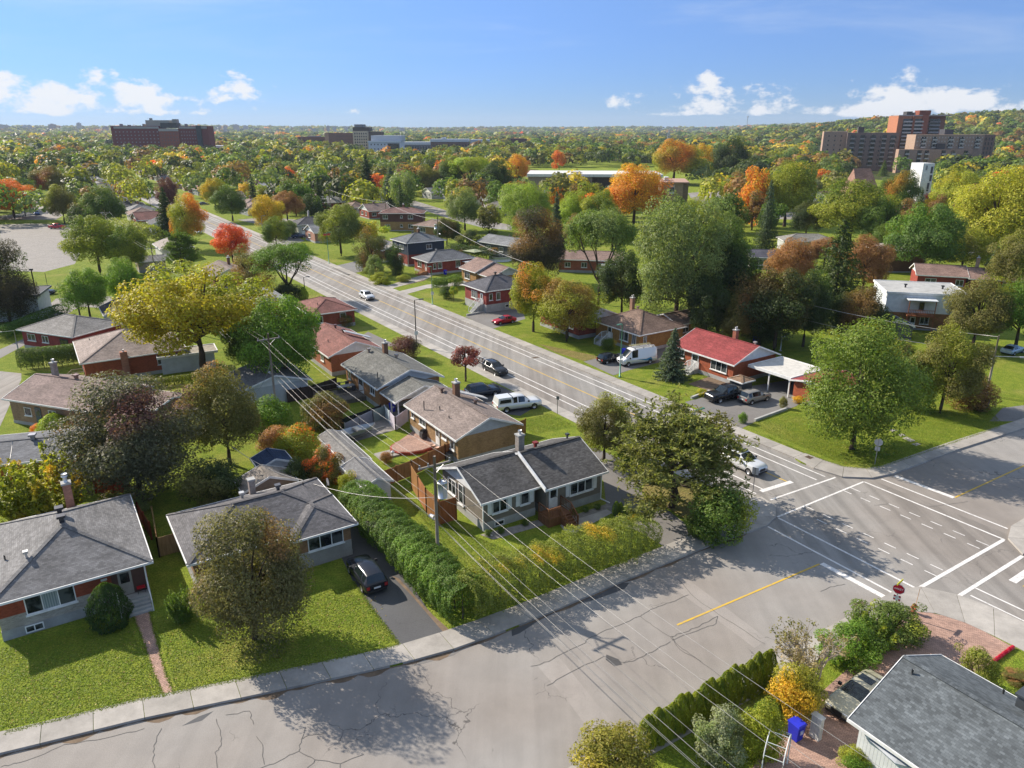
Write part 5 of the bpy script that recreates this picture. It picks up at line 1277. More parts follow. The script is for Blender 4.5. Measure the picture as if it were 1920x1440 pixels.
MORE = [('dark shaded tree behind the brown hip roof', 1322, 645, 515, 85, 'maple', 'dark', 'green', .3), ('tan and olive leaved tree behind the work van house', 1380, 655, 555, 75, 'maple_b', 'olive', 'rust', .5), ('dark green tree over the carport gardens', 1425, 650, 535, 85, 'dense', 'dark', 'olive', .3),
 ('dense dark tree left of the tall spruce foot', 1505, 650, 515, 95, 'maple_b', 'dark', 'green', .4), ('brown-green tree right of the tall spruce foot', 1605, 655, 535, 95, 'maple', 'dark', 'brown', .45), ('dark tree beside the duplex shed', 1645, 660, 585, 60, 'dense', 'dark', 'green', .3), ('yellow-green bush tree behind the corner maple', 1690, 700, 630, 75, 'shrub_b', 'olive', 'yg', .5),
 ('rust leaved tree between the two rust brown trees', 1545, 500, 445, 70, 'maple', 'rust', 'brown', .3), ('green tree behind the beige hip roof', 1662, 500, 420, 80, 'maple', 'green', 'yg', .4), ('yellow-green tree right of the soft white pine', 1800, 515, 430, 95, 'maple_b', 'yg', 'olive', .4), ('olive tree at the edge of the long red brick row', 1905, 560, 425, 110, 'maple', 'olive', 'yg', .4),
 ('green tree before the orange-topped church maple', 1640, 470, 372, 80, 'maple_b', 'green', 'yg', .4), ('dark tree left of the big yellow-green maple', 1510, 450, 375, 62, 'maple', 'dark', 'olive', .4), ('green tree before the school yard', 1352, 480, 395, 80, 'maple', 'green', 'yg', .4), ('yellow-green tree behind the tall poplar', 1305, 455, 375, 75, 'maple_b', 'yg', 'green', .3),
 ('dark spruce behind the vivid orange maple', 1243, 440, 365, 40, 'spruce', 'dark', 'olive', .3), ('yellow-green tree before the school wall', 1125, 450, 355, 70, 'maple', 'yg', 'green', .4), ('lime tree row before the long school roof', 1075, 440, 362, 70, 'maple_b', 'lime', 'yg', .4), ('dark tree behind the silvery tree', 932, 375, 298, 55, 'maple', 'dark', 'green', .3), ('green tree behind the bright yellow-green oak', 842, 362, 296, 55, 'maple_b', 'green', 'yg', .4),
 ('olive tree behind the back street hedge', 802, 368, 308, 45, 'maple', 'olive', 'yg', .4), ('dark garden tree in the shade of the golden locust', 470, 705, 595, 75, 'maple', 'green', 'dark', .4), ('green garden tree beside the dark garage', 432, 660, 570, 60, 'maple_b', 'green', 'bright', .4), ('dark bush tree in the navy house garden', 880, 470, 425, 60, 'shrub_b', 'dark', 'olive', .4), ('dark leafy tree above the pool garden', 838, 462, 408, 55, 'maple', 'dark', 'brown', .4),
 ('brown-green tree behind the brick house with crimson umbrella', 1085, 480, 400, 70, 'maple', 'olive', 'brown', .4), ('orange tree at the left street corner', 28, 410, 335, 85, 'maple', 'orange', 'redor', .4), ('green tree in front of the left street houses', 48, 405, 362, 36, 'maple_b', 'green', 'dark', .3), ('dark red-tinged tree beside the left street', 100, 375, 310, 60, 'maple', 'olive', 'red', .3), ('olive green tree behind the gravel lot', 122, 420, 350, 55, 'maple_b', 'olive', 'yg', .5),
 ('yellow-green tree by the scarlet maple roof', 250, 520, 420, 70, 'maple', 'yg', 'green', .5), ('small round tree behind the low red-brown roof', 520, 470, 405, 50, 'maple', 'green', 'yg', .4)]
for l in NEAR + MORE: tp(*l)
# bushes and garden plants
BUSH = [
 ('dark cone-shaped yew beside the porch steps of the left bungalow', 210, 1172, 1095, 68, 'globe', (.03, .06, .015), 'green', .2),
 ('grey-green shrub beside the olive-brown tree', 345, 1165, 1098, 55, 'juniper', 'green', 'pale', .3),
 ('rounded green shrub beside the paved corner', 1825, 1290, 1205, 88, 'shrub_b', (.15, .17, .03), 'olive', .4),
 ('spreading juniper under the stop sign', 1672, 1190, 1130, 132, 'shrub_b', (.1, .14, .035), 'yg', .3),
 ('bright green juniper between the stop sign and the bare bush', 1598, 1236, 1162, 118, 'shrub_b', 'bright', 'green', .4),
 ('green juniper filling the gap under the stop sign hedge', 1636, 1212, 1150, 90, 'juniper', 'green', 'yg', .3),
 ('bare twiggy bush with tan twigs beside the juniper', 1518, 1292, 1180, 135, 'twiggy', (.2, .16, .09), 'olive', .3),
 ('golden leaved bush above the blue bin', 1488, 1345, 1238, 100, 'shrub', (.2, .2, .03), 'gold', .45),
 ('silver-leaved shrub behind the row of cedars', 1345, 1420, 1318, 110, 'shrub_b', 'grey', 'pale', .4),
 ('yellowing bush at the kerb end of the cedar row', 1150, 1455, 1365, 150, 'shrub', (.17, .16, .03), 'yellow', .12),
 ('leafy green bush beside the blue bin', 1425, 1420, 1310, 80, 'shrub', 'yg', 'green', .4),
 ('low green bush at the foot of the white house wall', 1600, 1440, 1400, 60, 'shrub', 'yg', 'bright', .4),
 ('dense yellow-green bush at the end of the pine island', 1345, 1010, 905, 122, 'shrub', 'green', 'yg', .25),
 ('dark green bush on the corner of the pine island', 1310, 1002, 950, 60, 'shrub_b', 'green', 'dark', .3),
 ('small dark bush under the pine', 1180, 870, 820, 50, 'shrub', 'bright', 'green', .3),
 ('bright green bush beside the second power pole', 505, 812, 742, 88, 'shrub', 'bright', 'yg', .4),
 ('orange-tinged bush on the fence line below the power lines', 560, 868, 795, 85, 'shrub', 'yg', 'redor', .45),
 ('red and copper vine bush beside the grey shed roof', 605, 905, 830, 78, 'shrub_b', 'olive', 'redor', .5),
 ('olive bush beside the boat trailer', 612, 805, 728, 88, 'shrub', 'olive', 'brown', .4),
 ('copper-topped bush above the blue-roofed shed', 525, 850, 795, 80, 'shrub', 'rust', 'yg', .5),
 ('dark bush between the shed and the red vine bush', 555, 925, 850, 60, 'shrub_b', 'dark', 'green', .2),
 ('dark leafy thicket left of the blue-roofed shed', 405, 955, 850, 110, 'shrub', 'dark', 'olive', .4),
 ('yellow-leaved bush at the end of the grey shed', 655, 935, 880, 42, 'shrub', 'yg', 'gold', .4),
 ('bright feathery cypress pair below the plum-brown roof', 105, 815, 776, 52, 'cedar', 'lime', 'yg', .3),
 ('orange bush beside the feathery cypress', 72, 812, 792, 26, 'shrub', 'orange', 'gold', .4),
 ('pale rose bush inside the red garden fence', 255, 960, 905, 60, 'shrub_b', 'pale', 'red', .2),
 ('small orange-tipped fern bush on the deck lawn', 725, 868, 845, 24, 'shrub', 'rust', 'brown', .3),
 ('yellow bush behind the tan brick house corner', 890, 850, 836, 42, 'shrub', 'lime', 'gold', .4),
 ('shrubby garden island on the roadside lawn', 715, 532, 507, 40, 'shrub_b', 'yg', 'pale', .3),
 ('low shrub at the end of the garden island', 757, 528, 514, 28, 'shrub', 'yg', 'bright', .3),
 ('pale leafy bush between the two roadside cedars', 705, 520, 472, 40, 'shrub_b', 'pale', 'bright', .3),
 ('round green bush at the foot of the red brick steps', 895, 576, 562, 22, 'shrub', 'lime', 'bright', .3),
 ('round hydrangea bush beside the white front steps', 1140, 655, 632, 30, 'shrub', 'green', 'yellow', .25),
 ('clipped globe bush beside the low red-brown roof', 648, 612, 586, 30, 'shrub', 'olive', 'rust', .3),
 ('dark bushes under the spreading oak', 540, 562, 528, 60, 'shrub', 'dark', 'green', .2),
 ('small lime bush beside the dark roadside bushes', 570, 562, 538, 16, 'cedar', 'lime', 'yg', .2),
 ('golden bush at the drive beside the corner maple', 1500, 755, 742, 30, 'shrub', 'gold', 'yellow', .3),
 ('grassy bush at the planter end of the drive', 1468, 765, 742, 16, 'shrub', 'olive', 'yg', .3),
 ('yellow flowering plants in the kerbed bed by the black pickup', 1318, 742, 728, 26, 'shrub_b', 'yg', 'yellow', .5)]
for l in BUSH: tp(*l, name='bush', cat='bush', bark=(.42, .36, .28) if l[5] == 'twiggy' else (.1, .075, .055))
for (x, y, yt, w) in ((1155, 965, 940, 14), (1163, 965, 942, 12), (1172, 968, 948, 14), (1180, 970, 952, 13)):
    tp('slim young cypress at the end of the gravel bed', x, y, yt, w, 'cedar', 'green', 'lime', .4, name='cypress', cat='shrub', group='cypresses by the gravel bed')
# clipped and loose hedges
def hedge(label, pts, w, h, c, acc, amt, n, size=.16, wob=.18, lump=.5, name='hedge'):
    """leafy wall along world points pts"""
    pts = [Vector((p[0], p[1])) for p in pts]; c0 = sum(pts, Vector((0, 0))) / len(pts)
    pl, tot = resample([p[:] for p in pts], 40)
    t = thing(name, label, 'hedge', (c0.x, c0.y, 0)); P = np.array([p[:] for p in pl]) - np.array(c0[:])
    s = RNG.random(n) * 39.99; i = s.astype(int); fr = (s - i)[:, None]
    base = P[i] * (1 - fr) + P[i + 1] * fr; d = unit(P[i + 1] - P[i]); nn = np.stack([-d[:, 1], d[:, 0]], 1)
    sm = s / 40 * tot; a = (RNG.random(n) - .5) * 4.0
    lump_ = 1 + wob * (np.sin(sm * 1.3 * lump + a * .8) * .35 + np.sin(sm * 3.1 * lump + 2 + a * 2.1) * .3 + np.sin(sm * 7.7 * lump - a * 3.3) * .3 + np.sin(sm * 15 * lump + a * 5) * .25)
    rr = .88 + .16 * RNG.random(n); rr = np.where(RNG.random(n) < .12, RNG.random(n) * .9, rr)
    ca, sa = np.cos(a), np.sin(a); q = 3.0
    den = (np.abs(ca) ** q + np.abs(sa) ** q) ** (1 / q)
    ox = sa / den * rr * w / 2 * lump_; oz = h * .45 + ca / den * rr * h * .55 * lump_; oz = np.maximum(oz, .03)
    C = np.concatenate([base + nn * ox[:, None], oz[:, None]], 1)
    N = np.concatenate([nn * (sa)[:, None], ca[:, None]], 1) + RNG.normal(size=(n, 3)) * .5 + np.array([0, 0, .25])
    L_ = leaf_mesh('hedge_leaves', C, N, size, LEAF, .6, tonef(C * np.array([.09, .09, .3]), int(n)))
    o = place('foliage', L_, t, LC[c] if isinstance(c, str) else tuple(q * 1.5 for q in c)); o['accent'] = list(LC[acc] if isinstance(acc, str) else acc); o['amount'] = float(amt)
    m = MB()
    for k in range(0, 40, 4): m.tube([(*P[k], 0), (*(P[k] * .999), h * .7)], [.05, .02], 5)
    tag(m.build('stems', BARK, t, (.09, .07, .05)), kind='stuff')
    return t
H0 = at(640, 945); H1 = at(868, 1180)
hedge('tall lush green hedge between the dark driveway and the corner garden', [at(668, 960), at(745, 1035), at(815, 1105), at(880, 1165)], 3.4, 3.1, (.07, .12, .022), 'bright', .35, 60000, .13, .14)
hedge('loose shrub hedge with golden leaves along the front sidewalk', [at(868, 1160), at(950, 1115), at(1040, 1083), at(1130, 1052), at(1215, 1025)], 3.4, 3.1, (.14, .165, .035), 'gold', .24, 60000, .11, .26)
hedge('clipped rounded cedar hedge below the red brick hip-roofed house', [at(40, 694), at(90, 690), at(150, 682)], 2.6, 3.1, (.055, .085, .02), 'green', .3, 24000, .12, .05)
hedge('clipped green hedge between the two roadside walks', [at(812, 541), at(840, 541), at(858, 534)], 3.2, 2.3, (.08, .13, .02), 'green', .2, 7000, .2, .05)
hedge('dark low hedge in front of the long garage', [at(0, 640), at(60, 615), at(120, 590)], 3.0, 2.2, (.05, .1, .02), 'bright', .2, 8000, .22, .1)
hedge('sunlit low hedge behind the plum-brown roof', [at(225, 722), at(300, 725), at(375, 715)], 1.4, 1.2, (.1, .12, .02), 'yellow', .3, 4000, .18, .1)
hedge('dark tall cedar hedge behind the red car gardens', [at(840, 480), at(930, 490)], 3.0, 3.5, (.045, .075, .02), 'rust', .2, 6000, .25, .1)
hedge('shaded hedge row behind the carport', [at(1400, 625), at(1470, 640)], 3, 2.6, (.04, .08, .02), 'green', .2, 5000, .22, .1)
hedge('long brushy hedge beside the gravel lot houses', [at(215, 445), at(290, 462)], 6, 6, (.07, .09, .02), 'yg', .4, 7000, .4, .15)
# a row of arborvitae at the kerb
cp0, cp1 = at(1212, 1398), at(1440, 1283)
for k in range(17):
    f = k / 16; p = cp0.lerp(cp1, f); hh = 2.15 + .5 * math.sin(k * 1.9) * .4 + f * .65
    plant('arborvitae', 'narrow arborvitae in the kerbside row beside the silver-leaved shrub', 'arborvitae', 'cedar', (p.x + random.uniform(-.1, .1), p.y, 0), 1.15, hh, (.17, .2, .02), 'green', .3, 'arborvitae row along the kerb')
# red bedding flowers in a row
fa, fb = at(1858, 1246), at(1898, 1216)
for k in range(14):
    p = fa.lerp(fb, k / 13); plant('flower_clump', 'crimson bedding flower clump edging the brick paving', 'flowers', 'shrub', (p.x, p.y, 0), .3, .3, (.4, .012, .06), (.6, .1, .2), .4, 'crimson flowers along the paving edge')
p = at(1908, 1275); plant('flower_bed_plant', 'mixed low plants in the round lawn bed', 'plants', 'shrub_b', (p.x, p.y, 0), 2.2, .5, 'olive', 'rust', .5)
# foundation plants by the corner bungalow
for k, (x, y) in enumerate(((915, 1005), (940, 1000), (985, 985), (1078, 965), (1098, 960), (1120, 955))):
    p = at(x, y); plant('border_plant', 'tufted plant in the gravel bed of the taupe bungalow', 'plant', 'shrub', (p.x, p.y, 0), .7, .65, 'green', 'pale', .3, 'tufted plants in the gravel beds')

# ------------------------------------------------------------------ vehicles
# stations along the car, front (x = +L/2) to rear: (x, z_low, z_shoulder, half_width, z_top, half_width_top, kind)
def ring(zb, zs, w, zt, wt, cabin):
    """half section from bottom centre to top centre"""
    if cabin:
        h = [(0, zb), (w * .9, zb), (w, zb + .18), (w, (zb + zs) / 2), (w * .985, zs), (w * .94, zs + .03), (wt, zt - .09), (wt - .1, zt - .015), (0, zt)]
    else:
        h = [(0, zb), (w * .9, zb), (w, zb + .18), (w, (zb + zs) / 2), (w * .985, zs), (w * .93, zs + (zt - zs) * .5), (w * .78, zs + (zt - zs) * .8), (w * .45, zt - .004), (0, zt)]
    return h
CARS = {
 'suv': (4.65, .36, [(2.32, .45, .62, .70, .72, 0, 0), (2.22, .3, .78, .86, .9, 0, 0), (1.75, .26, .92, .92, 1.03, 0, 0), (1.05, .26, .98, .93, 1.09, 0, 0), (.95, .26, .99, .93, 1.1, 0, 0), (.2, .26, 1.0, .93, 1.62, .68, 1), (-.1, .26, 1.0, .93, 1.67, .69, 1), (-.32, .26, 1.0, .93, 1.68, .69, 1), (-1.25, .26, 1.01, .93, 1.67, .68, 1), (-1.38, .26, 1.01, .93, 1.66, .68, 1), (-1.9, .27, 1.02, .92, 1.6, .66, 1), (-2.2, .3, 1.02, .9, 1.06, 0, 0), (-2.32, .42, .95, .84, .98, 0, 0)], (1.42, -1.38), 5, (5, 6, 7, 8, 9, 10)),
 'sedan': (4.7, .33, [(2.34, .42, .55, .68, .63, 0, 0), (2.22, .26, .68, .84, .76, 0, 0), (1.7, .22, .78, .9, .88, 0, 0), (1.0, .22, .84, .91, .96, 0, 0), (.88, .22, .85, .91, .97, 0, 0), (.02, .22, .87, .91, 1.38, .64, 1), (-.2, .22, .87, .91, 1.43, .65, 1), (-.36, .22, .87, .91, 1.44, .65, 1), (-1.0, .22, .88, .91, 1.42, .64, 1), (-1.1, .22, .88, .91, 1.41, .64, 1), (-1.3, .22, .88, .91, 1.36, .62, 1), (-1.9, .24, .9, .89, .99, 0, 0), (-2.34, .4, .84, .82, .9, 0, 0)], (1.4, -1.36), 5, (5, 6, 7, 8, 9, 10)),
 'van': (5.9, .36, [(2.95, .45, .7, .8, .82, 0, 0), (2.85, .32, .9, .95, 1.02, 0, 0), (2.3, .3, 1.05, 1.0, 1.25, 0, 0), (2.2, .3, 1.06, 1.0, 1.3, 0, 0), (1.35, .3, 1.15, 1.01, 2.25, .82, 1), (1.15, .3, 1.15, 1.01, 2.4, .84, 1), (.35, .3, 1.15, 1.01, 2.48, .86, 1), (.2, .3, 1.15, 1.01, 2.5, .86, 1), (-2.75, .3, 1.15, 1.01, 2.48, .86, 1), (-2.9, .32, 1.15, 1.0, 2.42, .85, 1), (-2.95, .4, 1.15, .98, 2.3, .84, 1)], (2.0, -1.75), 4, (4, 5, 6)),
 'pickup': (5.8, .4, [(2.9, .5, .75, .85, .86, 0, 0), (2.82, .36, .98, .96, 1.06, 0, 0), (2.3, .34, 1.06, .99, 1.18, 0, 0), (1.45, .34, 1.08, .99, 1.22, 0, 0), (1.35, .34, 1.09, .99, 1.23, 0, 0), (.65, .34, 1.1, .99, 1.82, .74, 1), (.4, .34, 1.1, .99, 1.9, .76, 1), (-.2, .34, 1.1, .99, 1.92, .76, 1), (-.32, .34, 1.1, .99, 1.92, .76, 1), (-.85, .34, 1.1, .99, 1.88, .75, 1), (-.98, .34, 1.1, .99, 1.1, 0, 0), (-2.85, .36, 1.1, .98, 1.1, 0, 0), (-2.9, .5, 1.05, .96, 1.06, 0, 0)], (1.85, -1.75), 5, (5, 6, 7, 8)),
}
CARMESH = {}
def car_parts(kind):
    if kind in CARMESH: return CARMESH[kind]
    L_, rw, st, axles, ws, side = CARS[kind]
    rings = []
    for (x, zb, zs, w, zt, wt, cab) in st:
        h = ring(zb, zs, w, zt, wt, cab); full = [(-y, z) for y, z in h[1:-1]][::-1]
        rings.append([(x, y, z) for y, z in h] + [(x, y, z) for y, z in full])
    n = len(rings[0]); body = MB(); ws_m = MB(); rear = MB(); sw = {1: [], -1: []}
    vv = [p for r in rings for p in r]
    groups = {'body': [], 'wind': [], 'rear': [], 'sl': [], 'sr': []}
    cab = [s[6] for s in st]
    for i in range(len(st) - 1):
        for k in range(n):
            q = (i * n + k, i * n + (k + 1) % n, (i + 1) * n + (k + 1) % n, (i + 1) * n + k)
            g = 'body'
            kk = k if k < 8 else 15 - k          # mirrored strip index
            if not cab[i] and cab[i + 1] and kk in (6, 7): g = 'wind'
            elif cab[i] and not cab[i + 1] and kk in (6, 7) : g = 'rear'
            elif cab[i] and cab[i + 1] and kk == 5 and i in side and not (st[i][0] - st[i + 1][0] < .16): g = 'sl' if k < 8 else 'sr'
            groups[g].append(q)
    def sub(fs, cap=False):
        m = MB(); ids = sorted({i for f in fs for i in f}); mp = {a: b for b, a in enumerate(ids)}
        fs2 = [tuple(mp[i] for i in f) for f in fs]; vs = [vv[i] for i in ids]
        m.mesh(vs, fs2, True)
        if cap: m.poly(rings[0][::-1]); m.poly(rings[-1])
        return m
    out = {'body': sub(groups['body'], True).data(kind + '_body', CARPAINT)}
    out['windscreen'] = sub(groups['wind']).data(kind + '_windscreen', CARGLASS)
    if groups['rear']: out['rear_window'] = sub(groups['rear']).data(kind + '_rear_window', CARGLASS)
    def side_panes(fs):
        res = []; ordered = sorted(fs); run = []
        for f in ordered:
            if run and f[0] // n != run[-1][0] // n + 1: res.append(run); run = []
            run.append(f)
        if run: res.append(run)
        return res
    out['side'] = [sub(r).data(kind + '_side_window', CARGLASS) for r in side_panes(groups['sl']) + side_panes(groups['sr'])]
    t = MB(); t.tube([(0, -.13, 0), (0, .13, 0)], rw, 18); out['tyre'] = t.data('tyre', RUBBER)
    t = MB(); t.tube([(0, -.136, 0), (0, .136, 0)], rw * .64, 12); out['rim'] = t.data('rim', RIM)
    f = st[1]; w = f[3]
    def bx(x0, x1, y0, y1, z0, z1, mat, nm): m = MB(); m.box(x0, x1, y0, y1, z0, z1); return m.data(nm, mat)
    zf = (f[2] + f[1]) / 2 + .1; xf = st[0][0]; xr = st[-1][0]; zr = st[-1][2]
    out['headlight'] = [bx(xf - .16, xf - .03, s * w * .62 - .17, s * w * .62 + .17, zf, zf + .15, LAMPWHITE, 'headlight') for s in (1, -1)]
    out['grille'] = bx(xf - .05, xf + .015, -w * .42, w * .42, zf - .14, zf + .12, DARKTRIM, 'grille')
    out['bumper'] = bx(xf - .1, xf + .03, -w * .8, w * .8, .3, .46, DARKTRIM, 'bumper')
    out['rear_bumper'] = bx(xr - .03, xr + .1, -w * .85, w * .85, .32, .5, DARKTRIM, 'rear_bumper')
    out['taillight'] = [bx(xr - .02, xr + .14, s * w * .82 - .12, s * w * .82 + .12, zr - .32, zr - .06, LAMPRED, 'taillight') for s in (1, -1)]
    out['plate'] = bx(xr - .035, xr + .02, -.26, .26, .62, .74, PLATE, 'plate')
    xs, zs, hw = st[ws][0], st[ws][2], st[ws][3]
    out['mirror'] = [bx(xs + .35, xs + .5, s * (hw + .1) - .1, s * (hw + .1) + .1, zs + .02, zs + .2, DARKTRIM, 'mirror') for s in (1, -1)]
    CARMESH[kind] = out
    return out
def car(name, label, cat, kind, p, az, col, scale=1.0, z=.012, group=None, simple=False):
    t = thing(name, label, cat, (p[0], p[1], z), R(90 - az), group); t.scale = (scale,) * 3
    c = car_parts(kind); L_, rw, st, axles, ws, side = CARS[kind]
    place('body', c['body'], t, col); place('windscreen', c['windscreen'], t)
    if 'rear_window' in c: place('rear_window', c['rear_window'], t)
    for m in c['side']: place('side_window', m, t)
    hw = st[4][3]
    for x in axles:
        for s in (1, -1):
            w = place('wheel', c['tyre'], t, loc=(x, s * (hw - .12), rw)); place('rim', c['rim'], w)
    if not simple:
        for k in ('headlight', 'taillight', 'mirror'):
            for m in c[k]: place(k, m, t)
        for k in ('grille', 'bumper', 'rear_bumper', 'plate'): place(k, c[k], t)
    return t
AZR = -33.5
WHITEP, BLACKP, GREYP, SILVER, BEIGE = (.75, .76, .77), (.012, .013, .016), (.035, .037, .042), (.42, .42, .42), (.34, .31, .22)
car('car', 'dark suv with roof rails parked in the driveway beside the tall hedge', 'car', 'suv', at(688, 1087), 149 + 180, (.02, .022, .03), 1.0)
t = car('car', 'white suv with roof rack waiting at the stop line behind the pine', 'car', 'suv', at(1392, 874), 147, WHITEP, 1.08, -.12)
m = MB(); m.box(-.25, .05, -.5, .5, 1.68, 1.8); m.build('roof_rack', DARKTRIM, t)
t = car('car', 'charcoal suv driving along the main road past the red-leaved tree', 'car', 'suv', at(928, 697), 147, GREYP, 1.0, -.12)
car('car', 'white hatchback driving on the main road', 'car', 'suv', at(688, 559), 147, WHITEP, .98, -.12)
t = car('pickup_truck', 'white pickup truck with a white cap parked beside the tan brick house', 'pickup', 'pickup', at(970, 766), 57 + 12, WHITEP, 1.02)
m = MB(); m.mesh([(-.95, -.97, 1.1), (-2.85, -.97, 1.1), (-2.85, .97, 1.1), (-.95, .97, 1.1), (-.98, -.76, 1.88), (-2.7, -.76, 1.86), (-2.7, .76, 1.86), (-.98, .76, 1.88)], [(4, 5, 6, 7), (0, 1, 5, 4), (1, 2, 6, 5), (2, 3, 7, 6), (3, 0, 4, 7)]); cp = m.build('bed_cap', CARPAINT, t, WHITEP)
for s in (1, -1): m = MB(); m.mesh([(-1.15, s * .945, 1.25), (-2.6, s * .945, 1.25), (-2.5, s * .84, 1.65), (-1.15, s * .84, 1.65)], [(0, 1, 2, 3)]); m.build('cap_window', CARGLASS, cp)
car('car', 'dark blue suv parked behind the white pickup', 'car', 'suv', at(905, 741), 57 + 8, (.02, .03, .05), 1.0)
t = car('work_van', 'white work van with roof ladders and blue swoosh in the brown-roofed house drive', 'van', 'van', at(1193, 681), 57 + 180 + 10, WHITEP)
for y in (-.6, .55):
    m = MB(); m.bar((-2.6, y - .18, 2.68), (1.0, y - .18, 2.68), .06, .08); m.bar((-2.6, y + .18, 2.68), (1.0, y + .18, 2.68), .06, .08)
    for k in range(11): m.bar((-2.5 + k * .34, y - .18, 2.68), (-2.5 + k * .34, y + .18, 2.68), .04, .04)
    m.build('ladder', METAL, t, (.6, .55, .3) if y < 0 else (.55, .55, .58))
m = MB()
for x in (-2.2, -.6, .8): m.bar((x, -.85, 2.6), (x, .85, 2.6), .07, .07); m.bar((x, -.8, 2.4), (x, -.8, 2.6), .06, .06); m.bar((x, .8, 2.4), (x, .8, 2.6), .06, .06)
m.build('roof_rack', METAL, t, (.3, .3, .3))
for s in (1, -1):
    m = MB(); m.poly([(-2.2, s * 1.016, .55), (-1.1, s * 1.016, .6), (.6, s * 1.016, .95), (-1.0, s * 1.016, .85), (-1.9, s * 1.016, 1.05)][::s]); m.build('blue_swoosh', PAINT, t, (.05, .25, .5))
car('car', 'small black hatchback parked beside the white work van', 'car', 'suv', at(1143, 678), 57, BLACKP, .86)
t = car('pickup_truck', 'black flatbed pickup with chrome front in the red-roofed house drive', 'pickup', 'pickup', at(1362, 748), 57 + 180 + 8, BLACKP, 1.02)
m = MB(); m.box(-2.95, -.95, -1.05, 1.05, 1.12, 1.26); m.box(-1.02, -.92, -1.0, 1.0, 1.2, 1.75); m.build('flatbed', WOOD, t, (.2, .19, .17))
car('car', 'beige-grey crossover parked beside the black flatbed pickup', 'car', 'suv', at(1414, 752), 57 + 4, (.3, .28, .25), .96)
car('car', 'glossy red car in the drive below the charcoal hip roof', 'car', 'sedan', at(945, 606), 57 + 180, (.45, .015, .03), .95)
t = car('car', 'pale beige sedan with sunroof parked on the brick paving', 'car', 'sedan', at(1607, 1318), 57 + 180 - 2, (.42, .4, .3), 1.0)
m = MB(); m.box(-.95, -.35, -.45, .45, 1.425, 1.45); m.build('sunroof', CARGLASS, t)
car('car', 'small dark car beside the grey garage fence', 'car', 'sedan', at(82, 552), 75, (.03, .035, .05), 1.0)
car('pickup_truck', 'red pickup standing alone on the gravel lot', 'pickup', 'pickup', at(108, 429), 100, (.4, .02, .03), 1.0, simple=True)
car('car', 'blue car at the kerb beyond the gravel lot', 'car', 'suv', at(70, 403), 150, (.03, .07, .2), 1.0, simple=True)
for x, y, kind, col, lab, az in ((372, 438, 'suv', WHITEP, 'white and dark suv on the road beside the scarlet maple', 147), (241, 352, 'suv', (.02, .03, .06), 'dark blue car driving far up the main road', 147), (195, 346, 'sedan', WHITEP, 'white car at the far left kerb of the main road', 147),
        (209, 339, 'sedan', (.25, .28, .33), 'silver-blue car far up the main road', 147), (189, 336, 'suv', (.03, .03, .05), 'black car queued at the far end of the main road', 147), (560, 446, 'suv', (.02, .05, .12), 'blue car parked by the charcoal roofed bungalow', 57),
        (383, 384, 'sedan', (.12, .12, .13), 'grey car parked on the lawn drive up the road', 57), (1500, 396, 'sedan', WHITEP, 'white car parked on the road before the church', 95), (1478, 394, 'sedan', (.6, .6, .6), 'silver car parked on the road before the church', 95),
        (1340, 392, 'suv', (.5, .06, .05), 'red car in the row by the school field', 95), (1362, 391, 'suv', WHITEP, 'white car in the row by the school field', 95), (1385, 390, 'sedan', (.1, .15, .3), 'blue car in the row by the school field', 95),
        (1586, 330, 'suv', WHITEP, 'white car in the apartment car park', 60), (1600, 334, 'suv', (.3, .32, .36), 'grey car in the apartment car park', 60), (1898, 662, 'sedan', (.4, .5, .6), 'pale blue car under the right hand street lamp', 57)):
    car('car', lab, 'car', kind, at(x, y), az, col, 1.0, -.12 if x < 260 or x == 372 else .012, simple=True)
# boat on its trailer
p = at(668, 822); t = thing('boat_trailer', 'aluminium boat on a trailer behind the tan brick house', 'boat', (p.x, p.y, 0), R(90 - 50))
hv = []; st_ = [(-2.4, .75, .0), (-1.2, .85, .0), (.6, .8, .02), (1.8, .5, .1), (2.5, .05, .35)]
for x, w, dz in st_: hv += [(x, -w, 1.15 + dz * .4), (x, -w * .75, .65 + dz), (x, w * .75, .65 + dz), (x, w, 1.15 + dz * .4), (x, w * .68, .75 + dz), (x, -w * .68, .75 + dz)]
fs = []
for i in range(4):
    for k in range(6): fs.append((i * 6 + k, i * 6 + (k + 1) % 6, (i + 1) * 6 + (k + 1) % 6, (i + 1) * 6 + k))
fs.append((0, 5, 4, 3, 2, 1)); m = MB(); m.mesh(hv, fs); m.build('hull', METAL, t, (.4, .43, .46))
for x in (-1.6, 0.2): m = MB(); m.box(x - .3, x + .3, -.6, .6, .95, 1.2); m.build('bench_seat', PAINT, t, (.55, .5, .42))
m = MB(); m.bar((-2.5, -.7, .5), (1.5, -.7, .5), .1, .1); m.bar((-2.5, .7, .5), (1.5, .7, .5), .1, .1); m.bar((-2.5, 0, .47), (3.6, 0, .47), .12, .1); m.bar((-1, -.9, .5), (-1, .9, .5), .1, .1); m.build('trailer_frame', METAL, t, (.2, .2, .2))
for s in (1, -1): m = MB(); m.tube([(-1, s * 1.0 - .1, .32), (-1, s * 1.0 + .1, .32)], .32, 14); w = m.build('wheel', RUBBER, t); m = MB(); m.tube([(-1, s * 1.0 - .11, .32), (-1, s * 1.0 + .11, .32)], .17, 10); m.build('rim', RIM, w)

